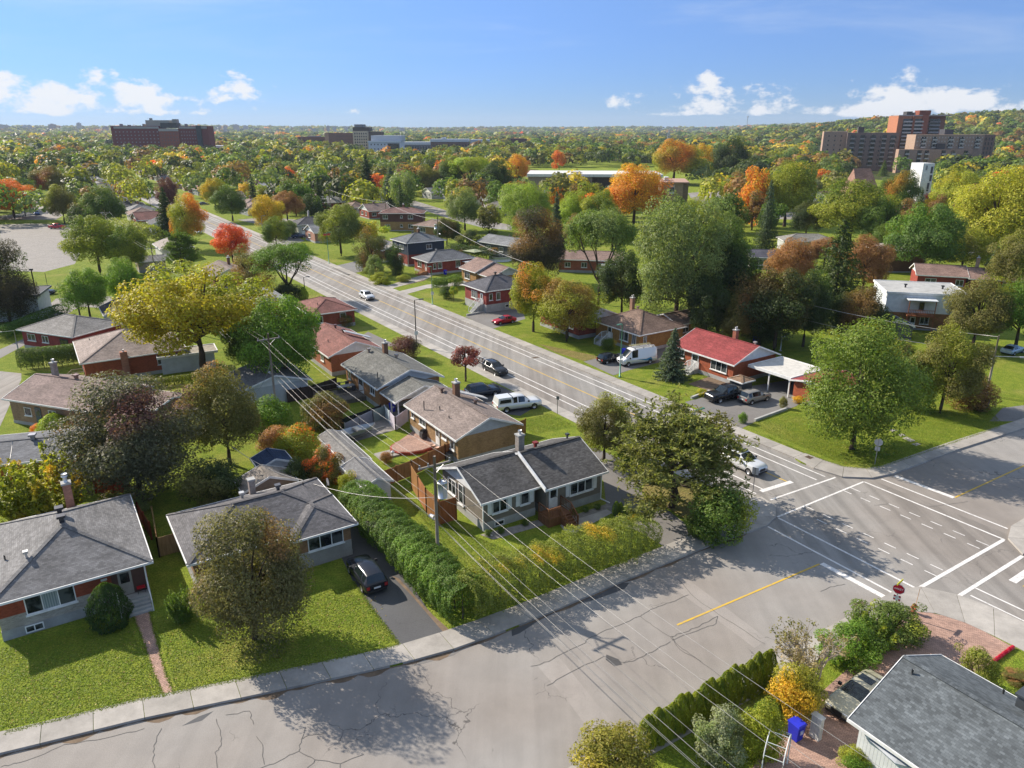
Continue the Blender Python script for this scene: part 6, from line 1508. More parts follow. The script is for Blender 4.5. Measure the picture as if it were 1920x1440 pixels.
# ------------------------------------------------------------------ street furniture
POLE = (.3, .25, .2); WIREC = (.36, .35, .34)
pdir = UD.copy(); pole1 = Vector((-5.75, 49.6, 0))
def wire_obj(label, a, b, sag, r=.022, name='power_line', cat='power line', group=None, col=WIREC):
    a = Vector(a); b = Vector(b); pts = []
    n = 14
    for i in range(n + 1):
        t = i / n; p = a.lerp(b, t); p.z -= 4 * sag * t * (1 - t); pts.append(p)
    m = MB(); m.tube(pts, r, 5); o = m.build(name, METAL, None, col); return tag(o, label, cat, group)
def utility_pole(label, p, h, arm=True, transformer=False, lamp=None, azw=None, thin=.15):
    t = thing('utility_pole', label, 'utility pole', (p[0], p[1], 0), math.atan2(pdir.y, pdir.x) if azw is None else azw)
    m = MB(); m.tube([(0, 0, -.1), (0, 0, h)], [thin, thin * .7], 10); m.build('pole', WOOD, t, POLE)
    if arm:
        m = MB(); m.bar((0, -1.35, h - .75), (0, 1.35, h - .75), .11, .13); ar = m.build('crossarm', WOOD, t, (.33, .29, .25))
        for y in (-1.25, .55, 1.25): m = MB(); m.tube([(0, y, h - .69), (0, y, h - .45)], .06, 7); m.build('insulator', METAL, ar, (.35, .36, .38))
        for s in (-1, 1): m = MB(); m.bar((0, s * .8, h - .82), (0, 0, h - 1.5), .03, .05); m.build('brace', METAL, ar, (.4, .4, .4))
    if transformer:
        m = MB(); m.tube([(-.45, -.35, h - 3.3), (-.45, -.35, h - 2.05)], .36, 16); m.tube([(-.45, -.35, h - 2.06), (-.45, -.35, h - 1.95)], [.38, .3], 16); tr = m.build('transformer', METAL, t, (.58, .6, .63))
        for q in (-.15, .15): m = MB(); m.tube([(-.45, -.35 + q, h - 1.95), (-.45, -.35 + q, h - 1.65)], .05, 7); m.build('bushing', METAL, tr, (.25, .2, .2))
        m = MB(); m.box(-.85, -.8, -.5, -.2, h - 3.2, h - 2.3); m.build('cooling_fin', METAL, tr, (.5, .52, .55))
    m = MB(); m.tube([(.35, 0, 4.9 if h > 8 else h * .55), (.95, .05, 4.8 if h > 8 else h * .54)], .17, 9); m.build('cable_splice', METAL, t, (.6, .6, .62))
    return t
SP = 42.5
poles = [pole1 + pdir * (SP * k) for k in range(-1, 6)]
HT = [11, 10.2, 10.0, 10.2, 10, 10, 10]
labs = [None, 'wooden utility pole with grey transformer drum in the tall hedge', 'wooden utility pole with crossarm behind the bright green bush', 'wooden utility pole behind the golden locust tree', 'utility pole beside the white gabled bungalow', 'utility pole beyond the gravel lot trees', 'farthest utility pole on the left hand line']
for k in range(1, 7):
    utility_pole(labs[k], poles[k], HT[k], True, k == 1)
side = Vector((-pdir.y, pdir.x, 0))
SPAN = ['over the cross street to the hedge pole', 'from the hedge pole over the deck garden', 'past the bright green maple', 'behind the golden locust tree', 'past the white gabled bungalow', 'beyond the gravel lot trees']
for k in range(0, 6):
    a, b = poles[k], poles[k + 1]; ha, hb = HT[k], HT[k + 1]
    span = SPAN[k]; g = 'overhead lines ' + span
    for y in (-1.25, .55, 1.25):
        wire_obj('bare overhead power line strung ' + span, a + side * y + Vector((0, 0, ha - .45)), b + side * y + Vector((0, 0, hb - .45)), .8, .0095, group=g)
    g = 'telephone cables ' + span
    for y, z, r in ((.15, 6.6, .01), (-.15, 5.3, .016), (.12, 4.9, .013), (-.1, 4.5, .012)):
        wire_obj('thick telephone cable slung low ' + span, a + side * y + Vector((0, 0, z)), b + side * y + Vector((0, 0, z)), .75, r, 'telephone_cable', 'cable', g, (.26, .255, .25))
# service drops
wire_obj('service cable from the hedge pole to the taupe bungalow', pole1 + Vector((0, 0, 7)), at(902, 945, 3.1) + Vector((0, .2, 0)), .6, .02, 'service_cable', 'cable')
wire_obj('service cable from the hedge pole to the dark hip roof', pole1 + Vector((0, 0, 6.8)), at(567, 900, 3.2), .7, .02, 'service_cable', 'cable')
wire_obj('service cable over the dark garden thicket', at(567, 900, 3.6), at(436, 838, 5.0), .5, .025, 'service_cable', 'cable')
wire_obj('twisted service cable hanging in front of the orange house', at(0, 938, 4.0), at(24, 828, 6.0), .3, .035, 'service_cable', 'cable')
wire_obj('service cable from the second pole to the dark garage', poles[2] + Vector((0, 0, 6.5)), at(480, 735, 3), .6, .02, 'service_cable', 'cable')
# right-hand poles and lines
q1 = at(1413, 640); q2 = at(1848, 742); q3 = at(1825, 650)
utility_pole('grey utility pole with drum behind the gnarled tan tree', q1, 8.8, False, True, azw=R(60)); utility_pole('grey leaning utility pole beside the corner lawn tree', q2, 8.2, False, azw=R(60), thin=.13); utility_pole('bare pole top in front of the duplex tree', q3, 7.5, False, azw=R(60), thin=.12)
wire_obj('long cable from the gnarled tree pole to the corner lawn pole', q1 + Vector((0, 0, 8.4)), q2 + Vector((0, 0, 8)), .8, .035, 'overhead_cable', 'cable'); wire_obj('lower cable crossing behind the corner maple', q1 + Vector((0, 0, 6)), q2 + Vector((0, 0, 6)), 1.0, .03, 'overhead_cable', 'cable')
r1, r2, r3 = at(822, 470), at(725, 425), at(620, 395)
for p, l in ((r1, 'utility pole with drum in the back gardens by the navy house'), (r2, 'utility pole beside the brown two-storey house'), (r3, 'utility pole behind the copper brown tree')): utility_pole(l, p, 9.5, True, p is r1, azw=R(-40), thin=.14)
wire_obj('pale cable between the navy house pole and the two-storey house pole', r1 + Vector((0, 0, 8.8)), r2 + Vector((0, 0, 8.8)), 1, .04, 'overhead_cable', 'cable'); wire_obj('pale cable between the two-storey house pole and the copper tree pole', r2 + Vector((0, 0, 8.8)), r3 + Vector((0, 0, 8.8)), 1, .04, 'overhead_cable', 'cable')
wire_obj('pale cable running from the navy house pole towards the elm', r1 + Vector((0, 0, 8.8)), at(1010, 500, 7), 1.2, .04, 'overhead_cable', 'cable')
def dark_pole(label, x, y, yt):
    p = at(x, y); h = tall(p, yt); t = thing('floodlight_pole', label, 'pole', (p.x, p.y, 0)); m = MB(); m.tube([(0, 0, -.1), (0, 0, h)], [.16, .1], 8); m.build('pole', WOOD, t, (.07, .06, .05)); m = MB(); m.box(-.3, .3, -.12, .12, h - .2, h + .1); m.build('head', METAL, t, (.1, .1, .1))
dark_pole('dark leaning pole at the corner of the long garage', 78, 598, 505); dark_pole('dark pole in front of the fresh green tree', 150, 592, 512)
# street lamps
def lamp(label, x, y, yt, col, arm=1.0, signs=0, az=57):
    p = at(x, y); h = tall(p, yt); t = thing('street_lamp', label, 'street lamp', (p.x, p.y, 0), R(90 - az))
    m = MB(); m.tube([(0, 0, -.1), (0, 0, h)], [.1, .065], 9); m.build('pole', METAL, t, col); m = MB(); m.box(-.17, .17, -.17, .17, 0, .12); m.build('base', METAL, t, col)
    m = MB(); m.bar((0, 0, h), (arm, 0, h + .05), .07, .07); m.build('arm', METAL, t, col); m = MB(); m.box(arm - .1, arm + .65, -.16, .16, h - .03, h + .1); m.build('lamp_head', METAL, t, col)
    for k in range(signs): m = MB(); m.box(-.3, .3, -.13, -.1, 2.0 + k * .75, 2.6 + k * .75); m.build('street_sign', PAINT, t, (.6, .62, .62))
GREEN = (.12, .3, .22); BLK = (.03, .035, .04)
lamp('black street lamp on the near verge beside the purple shrub', 781, 650, 563, BLK, .9, 1); lamp('pale green street lamp in front of the work van', 1162, 707, 608, GREEN, -.8, 2); lamp('green street lamp behind the pine by the wide drive', 1300, 808, 770, GREEN, .8)
lamp('green street lamp on the lawn of the charcoal hip roofed house', 811, 571, 500, (.16, .3, .2), -.6, 1); lamp('green street lamp with red banner on the far roadside lawn', 617, 494, 436, GREEN, .6); lamp('black street lamp below the spreading oak', 573, 560, 520, BLK, .6)
lamp('pale street lamp near the yellow roadside tree', 494, 445, 405, (.4, .42, .4), .6); lamp('grey street lamp up the road left kerb', 250, 378, 340, (.2, .2, .22), .8, 1); lamp('dark street lamp beside the far power pole', 284, 398, 353, BLK, .8); lamp('dark street lamp far up the road', 207, 350, 318, BLK, .8)
lamp('small white garden lamp behind the carport', 1463, 658, 632, (.6, .6, .6), .1); lamp('grey street lamp by the clipped cedar hedge', 34, 655, 620, (.3, .33, .32), -2.2); lamp('long-armed street lamp on the corner lawn pole', 1850, 740, 668, (.5, .5, .52), 3.0, az=100)
p = at(617, 494); t = thing('banner', 'red hanging banner at the top of the far roadside lamp', 'banner', (p.x, p.y, 7.2), R(33)); m = MB(); m.box(-.9, .9, -.03, .03, 0, .5); m.build('cloth', PAINT, t, (.5, .08, .04)); m = MB(); m.bar((-.95, 0, .53), (.95, 0, .53), .05, .05); m.build('rod', METAL, t, (.2, .2, .2))
# signs
def octagon(m, c, r, y): m.poly([(c[0] + r * math.cos(R(22.5 + 45 * k)), y, c[1] + r * math.sin(R(22.5 + 45 * k))) for k in range(8)][::-1])
def text(body, size, parent, col, loc, name='lettering'):
    cu = bpy.data.curves.new(name, 'FONT'); cu.body = body; cu.size = size; cu.align_x = 'CENTER'; cu.align_y = 'CENTER'; cu.extrude = .003
    o = bpy.data.objects.new('tmp', cu); COL.objects.link(o); dg = bpy.context.evaluated_depsgraph_get(); me = bpy.data.meshes.new_from_object(o.evaluated_get(dg)); bpy.data.objects.remove(o)
    me.materials.clear(); me.materials.append(PAINT); q = place(name, me, parent, col, loc); q.rotation_euler = (math.pi / 2, 0, 0); return q
def stop_sign(label, x, y, yt, az, front):
    p = at(x, y); h = max(tall(p, yt), 2.2); t = thing('stop_sign', label, 'stop sign', (p.x, p.y, 0), R(az))
    m = MB(); m.bar((0, 0, -.05), (0, 0, h), .07, .05); m.build('post', METAL, t, (.35, .36, .36))
    m = MB(); n0 = []
    for yy in (-.045, -.03): octagon(m, (0, h - .45), .42, yy)
    pl = m.build('plate', PAINT, t, (.5, .5, .5) if not front else WHITE)
    if front:
        m = MB(); octagon(m, (0, h - .45), .385, -.049); m.build('red_face', PAINT, pl, (.5, .01, .03)); text('ARRÊT', .2, pl, WHITE, (0, -.053, h - .45))
    m = MB(); m.box(-.24, .24, -.045, -.03, h - 1.4, h - .95); tab = m.build('tab', PAINT, t, WHITE if front else (.5, .5, .5))
    if front:
        for a, b in ((-.16, -1.04), (.16, -1.04), (-.16, -1.3), (.16, -1.3)): m = MB(); octagon(m, (a, h + b), .075, -.05); m.build('small_octagon', PAINT, tab, (.5, .01, .03))
    m = MB(); m.box(-.45, .45, -.02, 0.02, h + .02, h + .2); nb = m.build('street_name_blade', PAINT, t, (.65, .62, .03)); nb.rotation_euler = (0, 0, R(75))
stop_sign('red stop sign with all-way tab and yellow street blade in the juniper', 1676, 1150, 1094, -35, True)
stop_sign('grey back of a stop sign on the corner lawn of the round maple', 1640, 871, 822, 150, False)
def small_sign(label, x, y, yt, w, h0, az, col=(.55, .56, .57)):
    p = at(x, y); h = tall(p, yt); t = thing('road_sign', label, 'sign', (p.x, p.y, 0), R(az)); m = MB(); m.bar((0, 0, -.05), (0, 0, h), .06, .05); m.build('post', METAL, t, (.25, .25, .25)); m = MB(); m.box(-w / 2, w / 2, -.045, -.03, h - h0, h); m.build('plate', PAINT, t, col)
small_sign('white-backed road sign on the pine island kerb', 1412, 919, 877, .6, .75, 147); small_sign('small dark-backed sign on the verge beside the white pickup', 1045, 776, 743, .4, .45, 147, (.2, .2, .2))
# hydrant with its winter flag
p = at(1712, 1149); t = thing('fire_hydrant', 'orange-red fire hydrant with marker rod on the brick paving corner', 'fire hydrant', (p.x, p.y, 0))
m = MB(); m.tube([(0, 0, -.02), (0, 0, .08), (0, 0, .09), (0, 0, .6), (0, 0, .68), (0, 0, .78)], [.2, .2, .14, .14, .16, .05], 12); m.build('barrel', PAINT, t, (.45, .1, .05))
for a, b in (((-.24, 0, .5), (.24, 0, .5)), ((0, -.24, .46), (0, 0, .46))): m = MB(); m.tube([a, b], .07, 9); m.build('nozzle', PAINT, t, (.42, .09, .05))
m = MB(); m.tube([(.1, .05, .6), (.2, .1, 2.0)], .016, 5); m.build('marker_rod', PAINT, t, (.5, .25, .08))
# wheeled bins
def bin_(label, x, y, col, h=1.1, az=30, name='recycling_bin', group=None):
    p = at(x, y); t = thing(name, label, 'bin', (p.x, p.y, .01), R(az), group); m = MB()
    m.mesh([(-.25, -.3, .08), (.25, -.3, .08), (.25, .27, .08), (-.25, .27, .08), (-.31, -.38, h), (.31, -.38, h), (.31, .38, h), (-.31, .38, h)], [(3, 2, 1, 0), (0, 1, 5, 4), (1, 2, 6, 5), (2, 3, 7, 6), (3, 0, 4, 7), (4, 5, 6, 7)]); m.build('body', PAINT, t, col)
    m = MB(); m.mesh([(-.34, -.42, h), (.34, -.42, h), (.34, .42, h), (-.34, .42, h), (-.3, -.36, h + .1), (.3, -.36, h + .1), (.3, .34, h + .12), (-.3, .34, h + .12)], [(3, 2, 1, 0), (0, 1, 5, 4), (1, 2, 6, 5), (2, 3, 7, 6), (3, 0, 4, 7), (4, 5, 6, 7)]); m.build('lid', PAINT, t, tuple(q * 1.15 for q in col))
    for s in (1, -1): m = MB(); m.tube([(s * .24, .3, .11), (s * .3, .3, .11)], .11, 10); m.build('wheel', RUBBER, t)
    m = MB(); m.box(-.12, .12, -.395, -.36, .6, .85); m.build('label_plate', PAINT, t, (.5, .55, .8))
BLUE = (.02, .03, .5)
bin_('bright blue recycling bin below the golden bush', 1490, 1385, BLUE, 1.15); bin_('blue bin under the weathered roof carport', 736, 772, BLUE, 1.0); bin_('blue bin beside the red-roofed house hedge', 1416, 645, BLUE); bin_('blue bin in front of the white work van', 1170, 668, BLUE)
bin_('blue bin against the red brick wall with the awning', 835, 515, BLUE, 1.0); bin_('black bin with white mark beside the far corner lawn', 1846, 765, (.01, .015, .02), 1.1, name='waste_bin'); bin_('dark tipped bin in the bushes by the far corner lawn', 1836, 770, (.012, .012, .014), .8, 70, name='waste_bin')
# ------------------------------------------------------------------ fences, sheds and yard things
def fence(label, pts, h, col, board=.14, per=2.2, mat=WOOD, split=True):
    pts = [Vector((p[0], p[1])) for p in pts]; c = pts[0]; t = thing('fence', label, 'fence', (c.x, c.y, 0))
    for i in range(len(pts) - 1):
        a, b = pts[i] - c, pts[i + 1] - c; n = max(1, round((b - a).length / per))
        for k in range(n):
            q, r = a.lerp(b, k / n), a.lerp(b, (k + 1) / n); d = (r - q).normalized() * .06
            m = MB(); m.bar((*(q + d), h * .5 + .02), (*(r - d), h * .5 + .02), .035, h - .06); m.build('panel', mat, t, tuple(x * random.uniform(.85, 1.12) for x in col))
        for k in range(n + 1):
            q = a.lerp(b, k / n); m = MB(); m.box(q.x - .06, q.x + .06, q.y - .06, q.y + .06, -.05, h + .08); m.build('post', mat, t, tuple(x * .9 for x in col))
CED = (.38, .16, .06)
fence('brown board fence between the taupe bungalow and the deck garden', [at(716, 915), at(772, 893), at(835, 862), at(930, 832), at(985, 812)], 1.75, CED)
fence('tall slatted privacy screen of the bungalow deck', [at(772, 915), at(800, 962), at(825, 985)], 2.5, (.38, .16, .06))
fence('short slatted screen closing the bungalow deck front', [at(822, 985), at(856, 975)], 2.3, (.32, .12, .04))
fence('red stained fence behind the left bungalow garden', [at(180, 925), at(245, 925), at(262, 975), at(285, 1012)], 1.7, (.36, .07, .03))
fence('weathered tan fence panel between the two front bungalows', [at(290, 985), at(300, 1045), at(335, 1035)], 1.8, (.38, .26, .1))
fence('dark stained fence behind the orange brick bungalow', [at(540, 755), at(590, 745), at(632, 730)], 1.7, (.07, .05, .04))
fence('grey metal fence beside the boat trailer', [at(648, 818), at(700, 792), at(722, 785)], 1.6, (.3, .33, .34), mat=METAL)
fence('white gate panels beside the tan brick house', [at(722, 785), at(742, 808), at(765, 790)], 1.7, (.62, .64, .66), mat=VSIDING)
fence('low dark fence beside the artificial turf', [at(640, 805), at(715, 778)], 1.3, (.03, .035, .03))
sheet('turf', px([(640, 790), (700, 765), (716, 774), (655, 802)]), .02, GRASS)
def shed(label, A, W, D, ze, roofc, wallc, az=57, roof='gy', pitch=.4):
    t, (v,) = house(label, A, W, D, ze, az, roof, pitch, (SIDING, wallc), roofc, (SIDING, wallc), .1, oh=.2, name='shed', cat='shed'); return t, v
t, v = shed('white garden shed with navy blue roof under the copper-topped bush', (485, 880), 3.4, 3, 2.3, (.03, .05, .1), (.6, .62, .64)); window(t, v, 'f', .4, 1.0, .9, .9, 2); door(t, v, 'f', 1.9, .85, 1.8, .1, (.05, .05, .06))
t, v = shed('grey roofed shed between the hedge top and the deck garden', (680, 915), 3.0, 5.5, 2.1, (.16, .16, .165), (.6, .62, .64)); 
t, v = shed('long low grey shed roof along the deck lawn', (650, 872), 2.6, 8.5, 1.9, (.19, .185, .18), (.62, .64, .66))
t, v = shed('weathered timber shed behind the brown bungalow roof', (455, 925), 5, 3, 2.2, (.25, .22, .19), (.25, .2, .16))
t, v = shed('dark grey octagonal tool shed under the carport edge', (1392, 718), 2.4, 2.4, 2.3, (.26, .17, .11), (.07, .075, .08), roof='hip')
t, v = shed('pair-roofed blue-black shed beside the white duplex', (1655, 610), 5, 4, 2.3, (.05, .06, .08), (.12, .12, .13), 100)
# stone patio deck with red edge behind the tan brick house
p = at(778, 838); t = thing('deck', 'pale round stone deck with red timber edge on the garden lawn', 'deck', (p.x, p.y, 0), R(33))
pts8 = [(2.9 * math.cos(R(a)), 2.0 * math.sin(R(a))) for a in range(0, 360, 30)]
m = MB(); m.prism(pts8, -.02, .32); m.build('deck_edge', WOOD, t, (.33, .07, .045)); m = MB(); m.prism([(a * .93, b * .93) for a, b in pts8], .32, .37); m.build('deck_top', PAVER, t); m = MB(); m.box(-4.6, -2.4, -1.2, .5, -.02, .16); m.build('step', CONCRETE, t)
p = at(800, 826); t = thing('barbecue', 'covered black barbecue on the round stone deck', 'barbecue', (p.x, p.y, .37), R(33)); m = MB(); m.tube([(-.6, 0, .75), (.6, 0, .75)], .36, 12); m.build('hood', PAINT, t, (.03, .03, .035)); m = MB(); m.box(-.7, .7, -.35, .35, .1, .75); m.build('cabinet', PAINT, t, (.05, .05, .055))
p = at(845, 862); t = thing('heat_pump', 'grey air conditioner unit beside the tan brick house corner', 'air conditioner', (p.x, p.y, 0), R(33)); m = MB(); m.box(-.45, .45, -.45, .45, .05, .85); m.build('casing', METAL, t, (.3, .31, .31)); m = MB(); m.tube([(0, 0, .85), (0, 0, .89)], .36, 14); m.build('fan_grille', METAL, t, (.1, .1, .1))
for k in range(5):
    p = at(812 + k * 7, 842 + k * 4); t = thing('flower_pot', 'clay flower pot on the path beside the stone deck', 'flower pot', (p.x, p.y, 0), 0, 'clay pots beside the stone deck'); m = MB(); m.tube([(0, 0, 0), (0, 0, .45)], [.18, .27], 10); m.build('pot', PAINT, t, (.5, .3, .22)); m = MB(); m.tube([(0, 0, .45), (0, 0, .5)], .29, 10); m.build('rim', PAINT, t, (.5, .32, .25))
p = at(737, 862); t = thing('gazing_ball', 'white garden ball on a stand on the deck lawn', 'garden ball', (p.x, p.y, 0)); m = MB(); m.tube([(0, 0, 0), (0, 0, .7)], .04, 6); m.build('stand', METAL, t, (.2, .2, .2)); m = MB(); m.tube([(0, 0, .68 + .4 * i / 8) for i in range(9)], [.2 * math.sin(math.pi * (i + .3) / 8.6) + .005 for i in range(9)], 12); m.build('ball', PAINT, t, (.7, .72, .74))
# dining set on the dark deck of the carport house
p = at(655, 745); t = thing('deck', 'dark timber deck with railing behind the orange brick bungalow', 'deck', (p.x, p.y, 0), R(33)); m = MB(); m.box(-4, 3.4, -2.2, 2.2, -.02, .55); m.build('platform', WOOD, t, (.16, .14, .12)); m = MB()
for a, b in (((-4, -2.2), (3.4, -2.2)), ((-4, 2.2), (3.4, 2.2)), ((-4, -2.2), (-4, 2.2))): m.bar((*a, 1.45), (*b, 1.45), .08, .08); m.bar((*a, .75), (*b, .75), .05, .05); m.bar((*a, .5), (*a, 1.5), .09, .09); m.bar((*b, .5), (*b, 1.5), .09, .09)
m.build('railing', WOOD, t, (.25, .2, .16))
p2 = at(650, 740); t = thing('dining_table', 'grey patio table on the dark timber deck', 'table', (p2.x, p2.y, .55), R(33)); m = MB(); m.box(-1.1, 1.1, -.5, .5, .68, .74); m.build('tabletop', PAINT, t, (.3, .3, .31))
for a, b in ((-1, -.4), (1, -.4), (1, .4), (-1, .4)): m = MB(); m.box(a - .04, a + .04, b - .04, b + .04, 0, .68); m.build('leg', METAL, t, (.1, .1, .1))
for k in range(4):
    q = p2 + Vector((math.cos(R(33)), math.sin(R(33)), 0)) * (-.6 + 1.2 * (k % 2)) + Vector((-math.sin(R(33)), math.cos(R(33)), 0)) * (.95 if k < 2 else -.95)
    t = thing('patio_chair', 'dark patio chair at the grey table on the timber deck', 'chair', (q.x, q.y, .55), R(33 + (0 if k < 2 else 180)), 'patio chairs on the timber deck'); m = MB(); m.box(-.26, .26, -.26, .26, .4, .46); m.build('seat', PAINT, t, (.05, .05, .055)); m = MB(); m.box(-.26, .26, .22, .28, .46, .95); m.build('backrest', PAINT, t, (.05, .05, .055))
    for a, b in ((-.22, -.22), (.22, -.22), (.22, .22), (-.22, .22)): m = MB(); m.box(a - .02, a + .02, b - .02, b + .02, 0, .4); m.build('leg', METAL, t, (.08, .08, .08))
# parasols and gazebo
def parasol(label, x, y, h, r, col, n=8, name='parasol'):
    p = at(x, y); t = thing(name, label, 'parasol', (p.x, p.y, 0)); m = MB(); m.tube([(0, 0, 0), (0, 0, h + .1)], .035, 6); m.build('pole', METAL, t, (.3, .3, .3)); m = MB()
    for k in range(n): a, b = 6.283 * k / n, 6.283 * (k + 1) / n; m.slab([(0, 0, h), (r * math.cos(a), r * math.sin(a), h - .45), (r * math.cos(b), r * math.sin(b), h - .45)], .02)
    m.build('canopy', PAINT, t, col)
parasol('crimson parasol beside the long brown-roofed brick house', 1072, 498, 2.6, 2.0, (.5, .02, .06)); parasol('pale green square gazebo canopy behind the awning house', 890, 488, 3.0, 3.2, (.33, .36, .22), 4); parasol('orange and red parasol on the dark walled bungalow patio', 945, 470, 2.3, 1.5, (.5, .15, .06)); parasol('large grey cantilever parasol beside the white house wall', 1690, 1455, 2.9, 2.1, (.45, .48, .52), 8)
p = at(938, 488); t = thing('pool', 'round above-ground pool with blue water in the back garden', 'pool', (p.x, p.y, 0)); m = MB(); m.tube([(0, 0, -.05), (0, 0, 1.2)], 3.0, 24); m.build('pool_wall', PAINT, t, (.55, .58, .6)); m = MB(); m.disc((0, 0, 1.21), 2.85, 24); m.build('water', GLASS, t)
# porch chair, white post by the bins, backstop fence
p = FR + X * -1.35 + Vector((math.cos(R(123)), math.sin(R(123)), 0)) * 0; q = FR - X * 1.0 + Vector((UD.x, UD.y, 0)) * .25
t = thing('porch_chair', 'red folding chair on the corner porch of the left bungalow', 'chair', (q.x, q.y, .8), R(33)); m = MB(); m.box(-.28, .28, -.25, .25, .42, .47); m.build('seat', PAINT, t, (.5, .01, .02)); m = MB(); m.box(-.28, .28, .2, .25, .47, 1.15); m.build('backrest', PAINT, t, (.5, .01, .02))
for a in (-.24, .24): m = MB(); m.bar((a, -.22, 0), (a, .2, .45), .03, .03); m.build('leg', METAL, t, (.05, .05, .05)); m = MB(); m.bar((a, .22, 0), (a, -.2, .45), .03, .03); m.build('leg', METAL, t, (.05, .05, .05))
p = at(1528, 1383); t = thing('gate_post', 'short white panelled gate post beside the golden bush', 'post', (p.x, p.y, 0), R(33)); m = MB(); m.box(-.16, .16, -.3, .3, 0, 1.5); m.build('post', VSIDING, t, (.6, .6, .58)); m = MB(); m.box(-.2, .2, -.34, .34, 1.5, 1.58); m.build('cap', PAINT, t, (.65, .65, .63))
p = at(1450, 1452); t = thing('garden_arbour', 'white metal garden arbour arch beside the blue bin bushes', 'arbour', (p.x, p.y, 0), R(60))
for y in (-.5, .5):
    m = MB(); m.tube([(-1.1, y, 0), (-1.1, y, 1.7)] + [(-1.1 * math.cos(R(a)), y, 1.7 + .9 * math.sin(R(a))) for a in range(15, 180, 15)] + [(1.1, y, 1.7), (1.1, y, 0)], .03, 6); m.build('arch', PAINT, t, (.65, .67, .66))
for a in (20, 60, 100, 140, 160): m = MB(); m.bar((-1.1 * math.cos(R(a)), -.5, 1.7 + .9 * math.sin(R(a))), (-1.1 * math.cos(R(a)), .5, 1.7 + .9 * math.sin(R(a))), .03, .03); m.build('rung', PAINT, t, (.65, .67, .66))
p = at(100, 556); t = thing('backstop_fence', 'wire mesh backstop fence on the ball field', 'fence', (p.x, p.y, 0), R(-5))
for k in range(8): m = MB(); m.tube([(k * 2.4 - 8, 0, 0), (k * 2.4 - 8, 0, 3.0 if k % 3 else 5)], .05, 6); m.build('post', METAL, t, (.1, .11, .1))
for z in (.1, 1.2, 2.4): m = MB(); m.bar((-8, 0, z), (8.8, 0, z), .035, .035); m.build('rail', METAL, t, (.12, .13, .12))
# kerbed planter and low retaining wall
for lab, a, b in (('low concrete planter kerb beside the black flatbed pickup', (1296, 748), (1330, 735)), ('long timber planter edge beside the corner maple drive', (1415, 790), (1475, 768)), ('low stone retaining wall beside the red car drive', (875, 592), (918, 584))):
    p, q = at(*a), at(*b); m = MB(); m.bar((0, 0, .14), tuple(q - p + Vector((0, 0, .14))), .28, .32); o = m.build('planter_wall', FOUND, loc=p); tag(o, lab, 'low wall')
# fallen leaves
def litter(region, n, cols):
    a, b, c, d = [at(*q) for q in region]; u_, v_ = RNG.random((n, 1)), RNG.random((n, 1)); A_, B_, C_, D_ = [np.array(q[:]) for q in (a, b, c, d)]
    Pp = (A_ * (1 - u_) + B_ * u_) * (1 - v_) + (D_ * (1 - u_) + C_ * u_) * v_; Pp[:, 2] = .03
    col = np.array(cols)[RNG.integers(0, len(cols), n)]; me = leaf_mesh('leaf_litter', Pp, np.tile(np.array([0, 0, 1.0]), (n, 1)) + RNG.normal(size=(n, 3)) * .25, .11, LEAFV, .7, None, None, col)
    tag(place('fallen_leaves', me), 'scattered fallen yellow leaves on the front lawns', 'fallen leaves', kind='stuff')
litter(((20, 1200), (700, 1100), (745, 1200), (20, 1360)), 900, [(.5, .42, .12), (.4, .28, .1), (.3, .2, .1)])
litter(((1480, 780), (1700, 850), (1640, 890), (1440, 815)), 300, [(.5, .42, .12), (.4, .3, .1)])

# grass blades on the near lawns and along the walks
def blades(quads, n, edge=()):
    Q = []
    for region, k in quads:
        a, b, c, d = [np.array(at(*q)[:]) for q in region]; u_, v_ = RNG.random((k, 1)), RNG.random((k, 1)); Q.append((a * (1 - u_) + b * u_) * (1 - v_) + (d * (1 - u_) + c * u_) * v_)
    for line_, k, w in edge:
        pl, tot = resample([tuple(at(*q)[:2]) for q in line_], 30); P_ = np.array([p[:] for p in pl]); s = RNG.random(k) * 29.99; i = s.astype(int); f = (s - i)[:, None]; q = P_[i] * (1 - f) + P_[i + 1] * f + RNG.normal(size=(k, 2)) * w; Q.append(np.concatenate([q, np.zeros((k, 1))], 1))
    C = np.concatenate(Q); n = len(C); C[:, 2] = .035
    col = np.array([(.17, .235, .03), (.23, .28, .04), (.14, .2, .025), (.3, .29, .08)])[RNG.choice(4, n, p=[.4, .28, .25, .07])]
    N = RNG.normal(size=(n, 3)) * .5; N[:, 2] = 1.0
    me = leaf_mesh('grass_blades', C, N, .1, LEAFV, .45, None, RNG.normal(size=(n, 3)) * np.array([1, 1, .2]), col)
    tag(place('lawn_grass', me), 'grass blades of the front lawns', 'grass', kind='stuff')
blades([(((0, 1215), (240, 1165), (308, 1298), (0, 1368)), 13000), (((288, 1160), (655, 1095), (742, 1203), (332, 1298)), 17000), (((760, 930), (850, 990), (1000, 1050), (880, 1100)), 9000), (((1400, 795), (1490, 772), (1650, 868), (1585, 872)), 12000), (((1690, 780), (1850, 760), (1880, 795), (1650, 870)), 12000), (((970, 790), (1030, 775), (1080, 800), (1000, 815)), 4000)], 0,
       [(((10, 1374), (262, 1312), (480, 1268), (745, 1210)), 3000, .1), (((748, 1209), (700, 1145), (662, 1090)), 1200, .08), (((1440, 819), (1515, 852), (1580, 875), (1625, 880), (1655, 875), (1875, 800)), 2500, .1), (((248, 1152), (268, 1200), (288, 1262), (308, 1308)), 700, .06), (((278, 1140), (292, 1195), (305, 1245), (326, 1302)), 700, .06)])

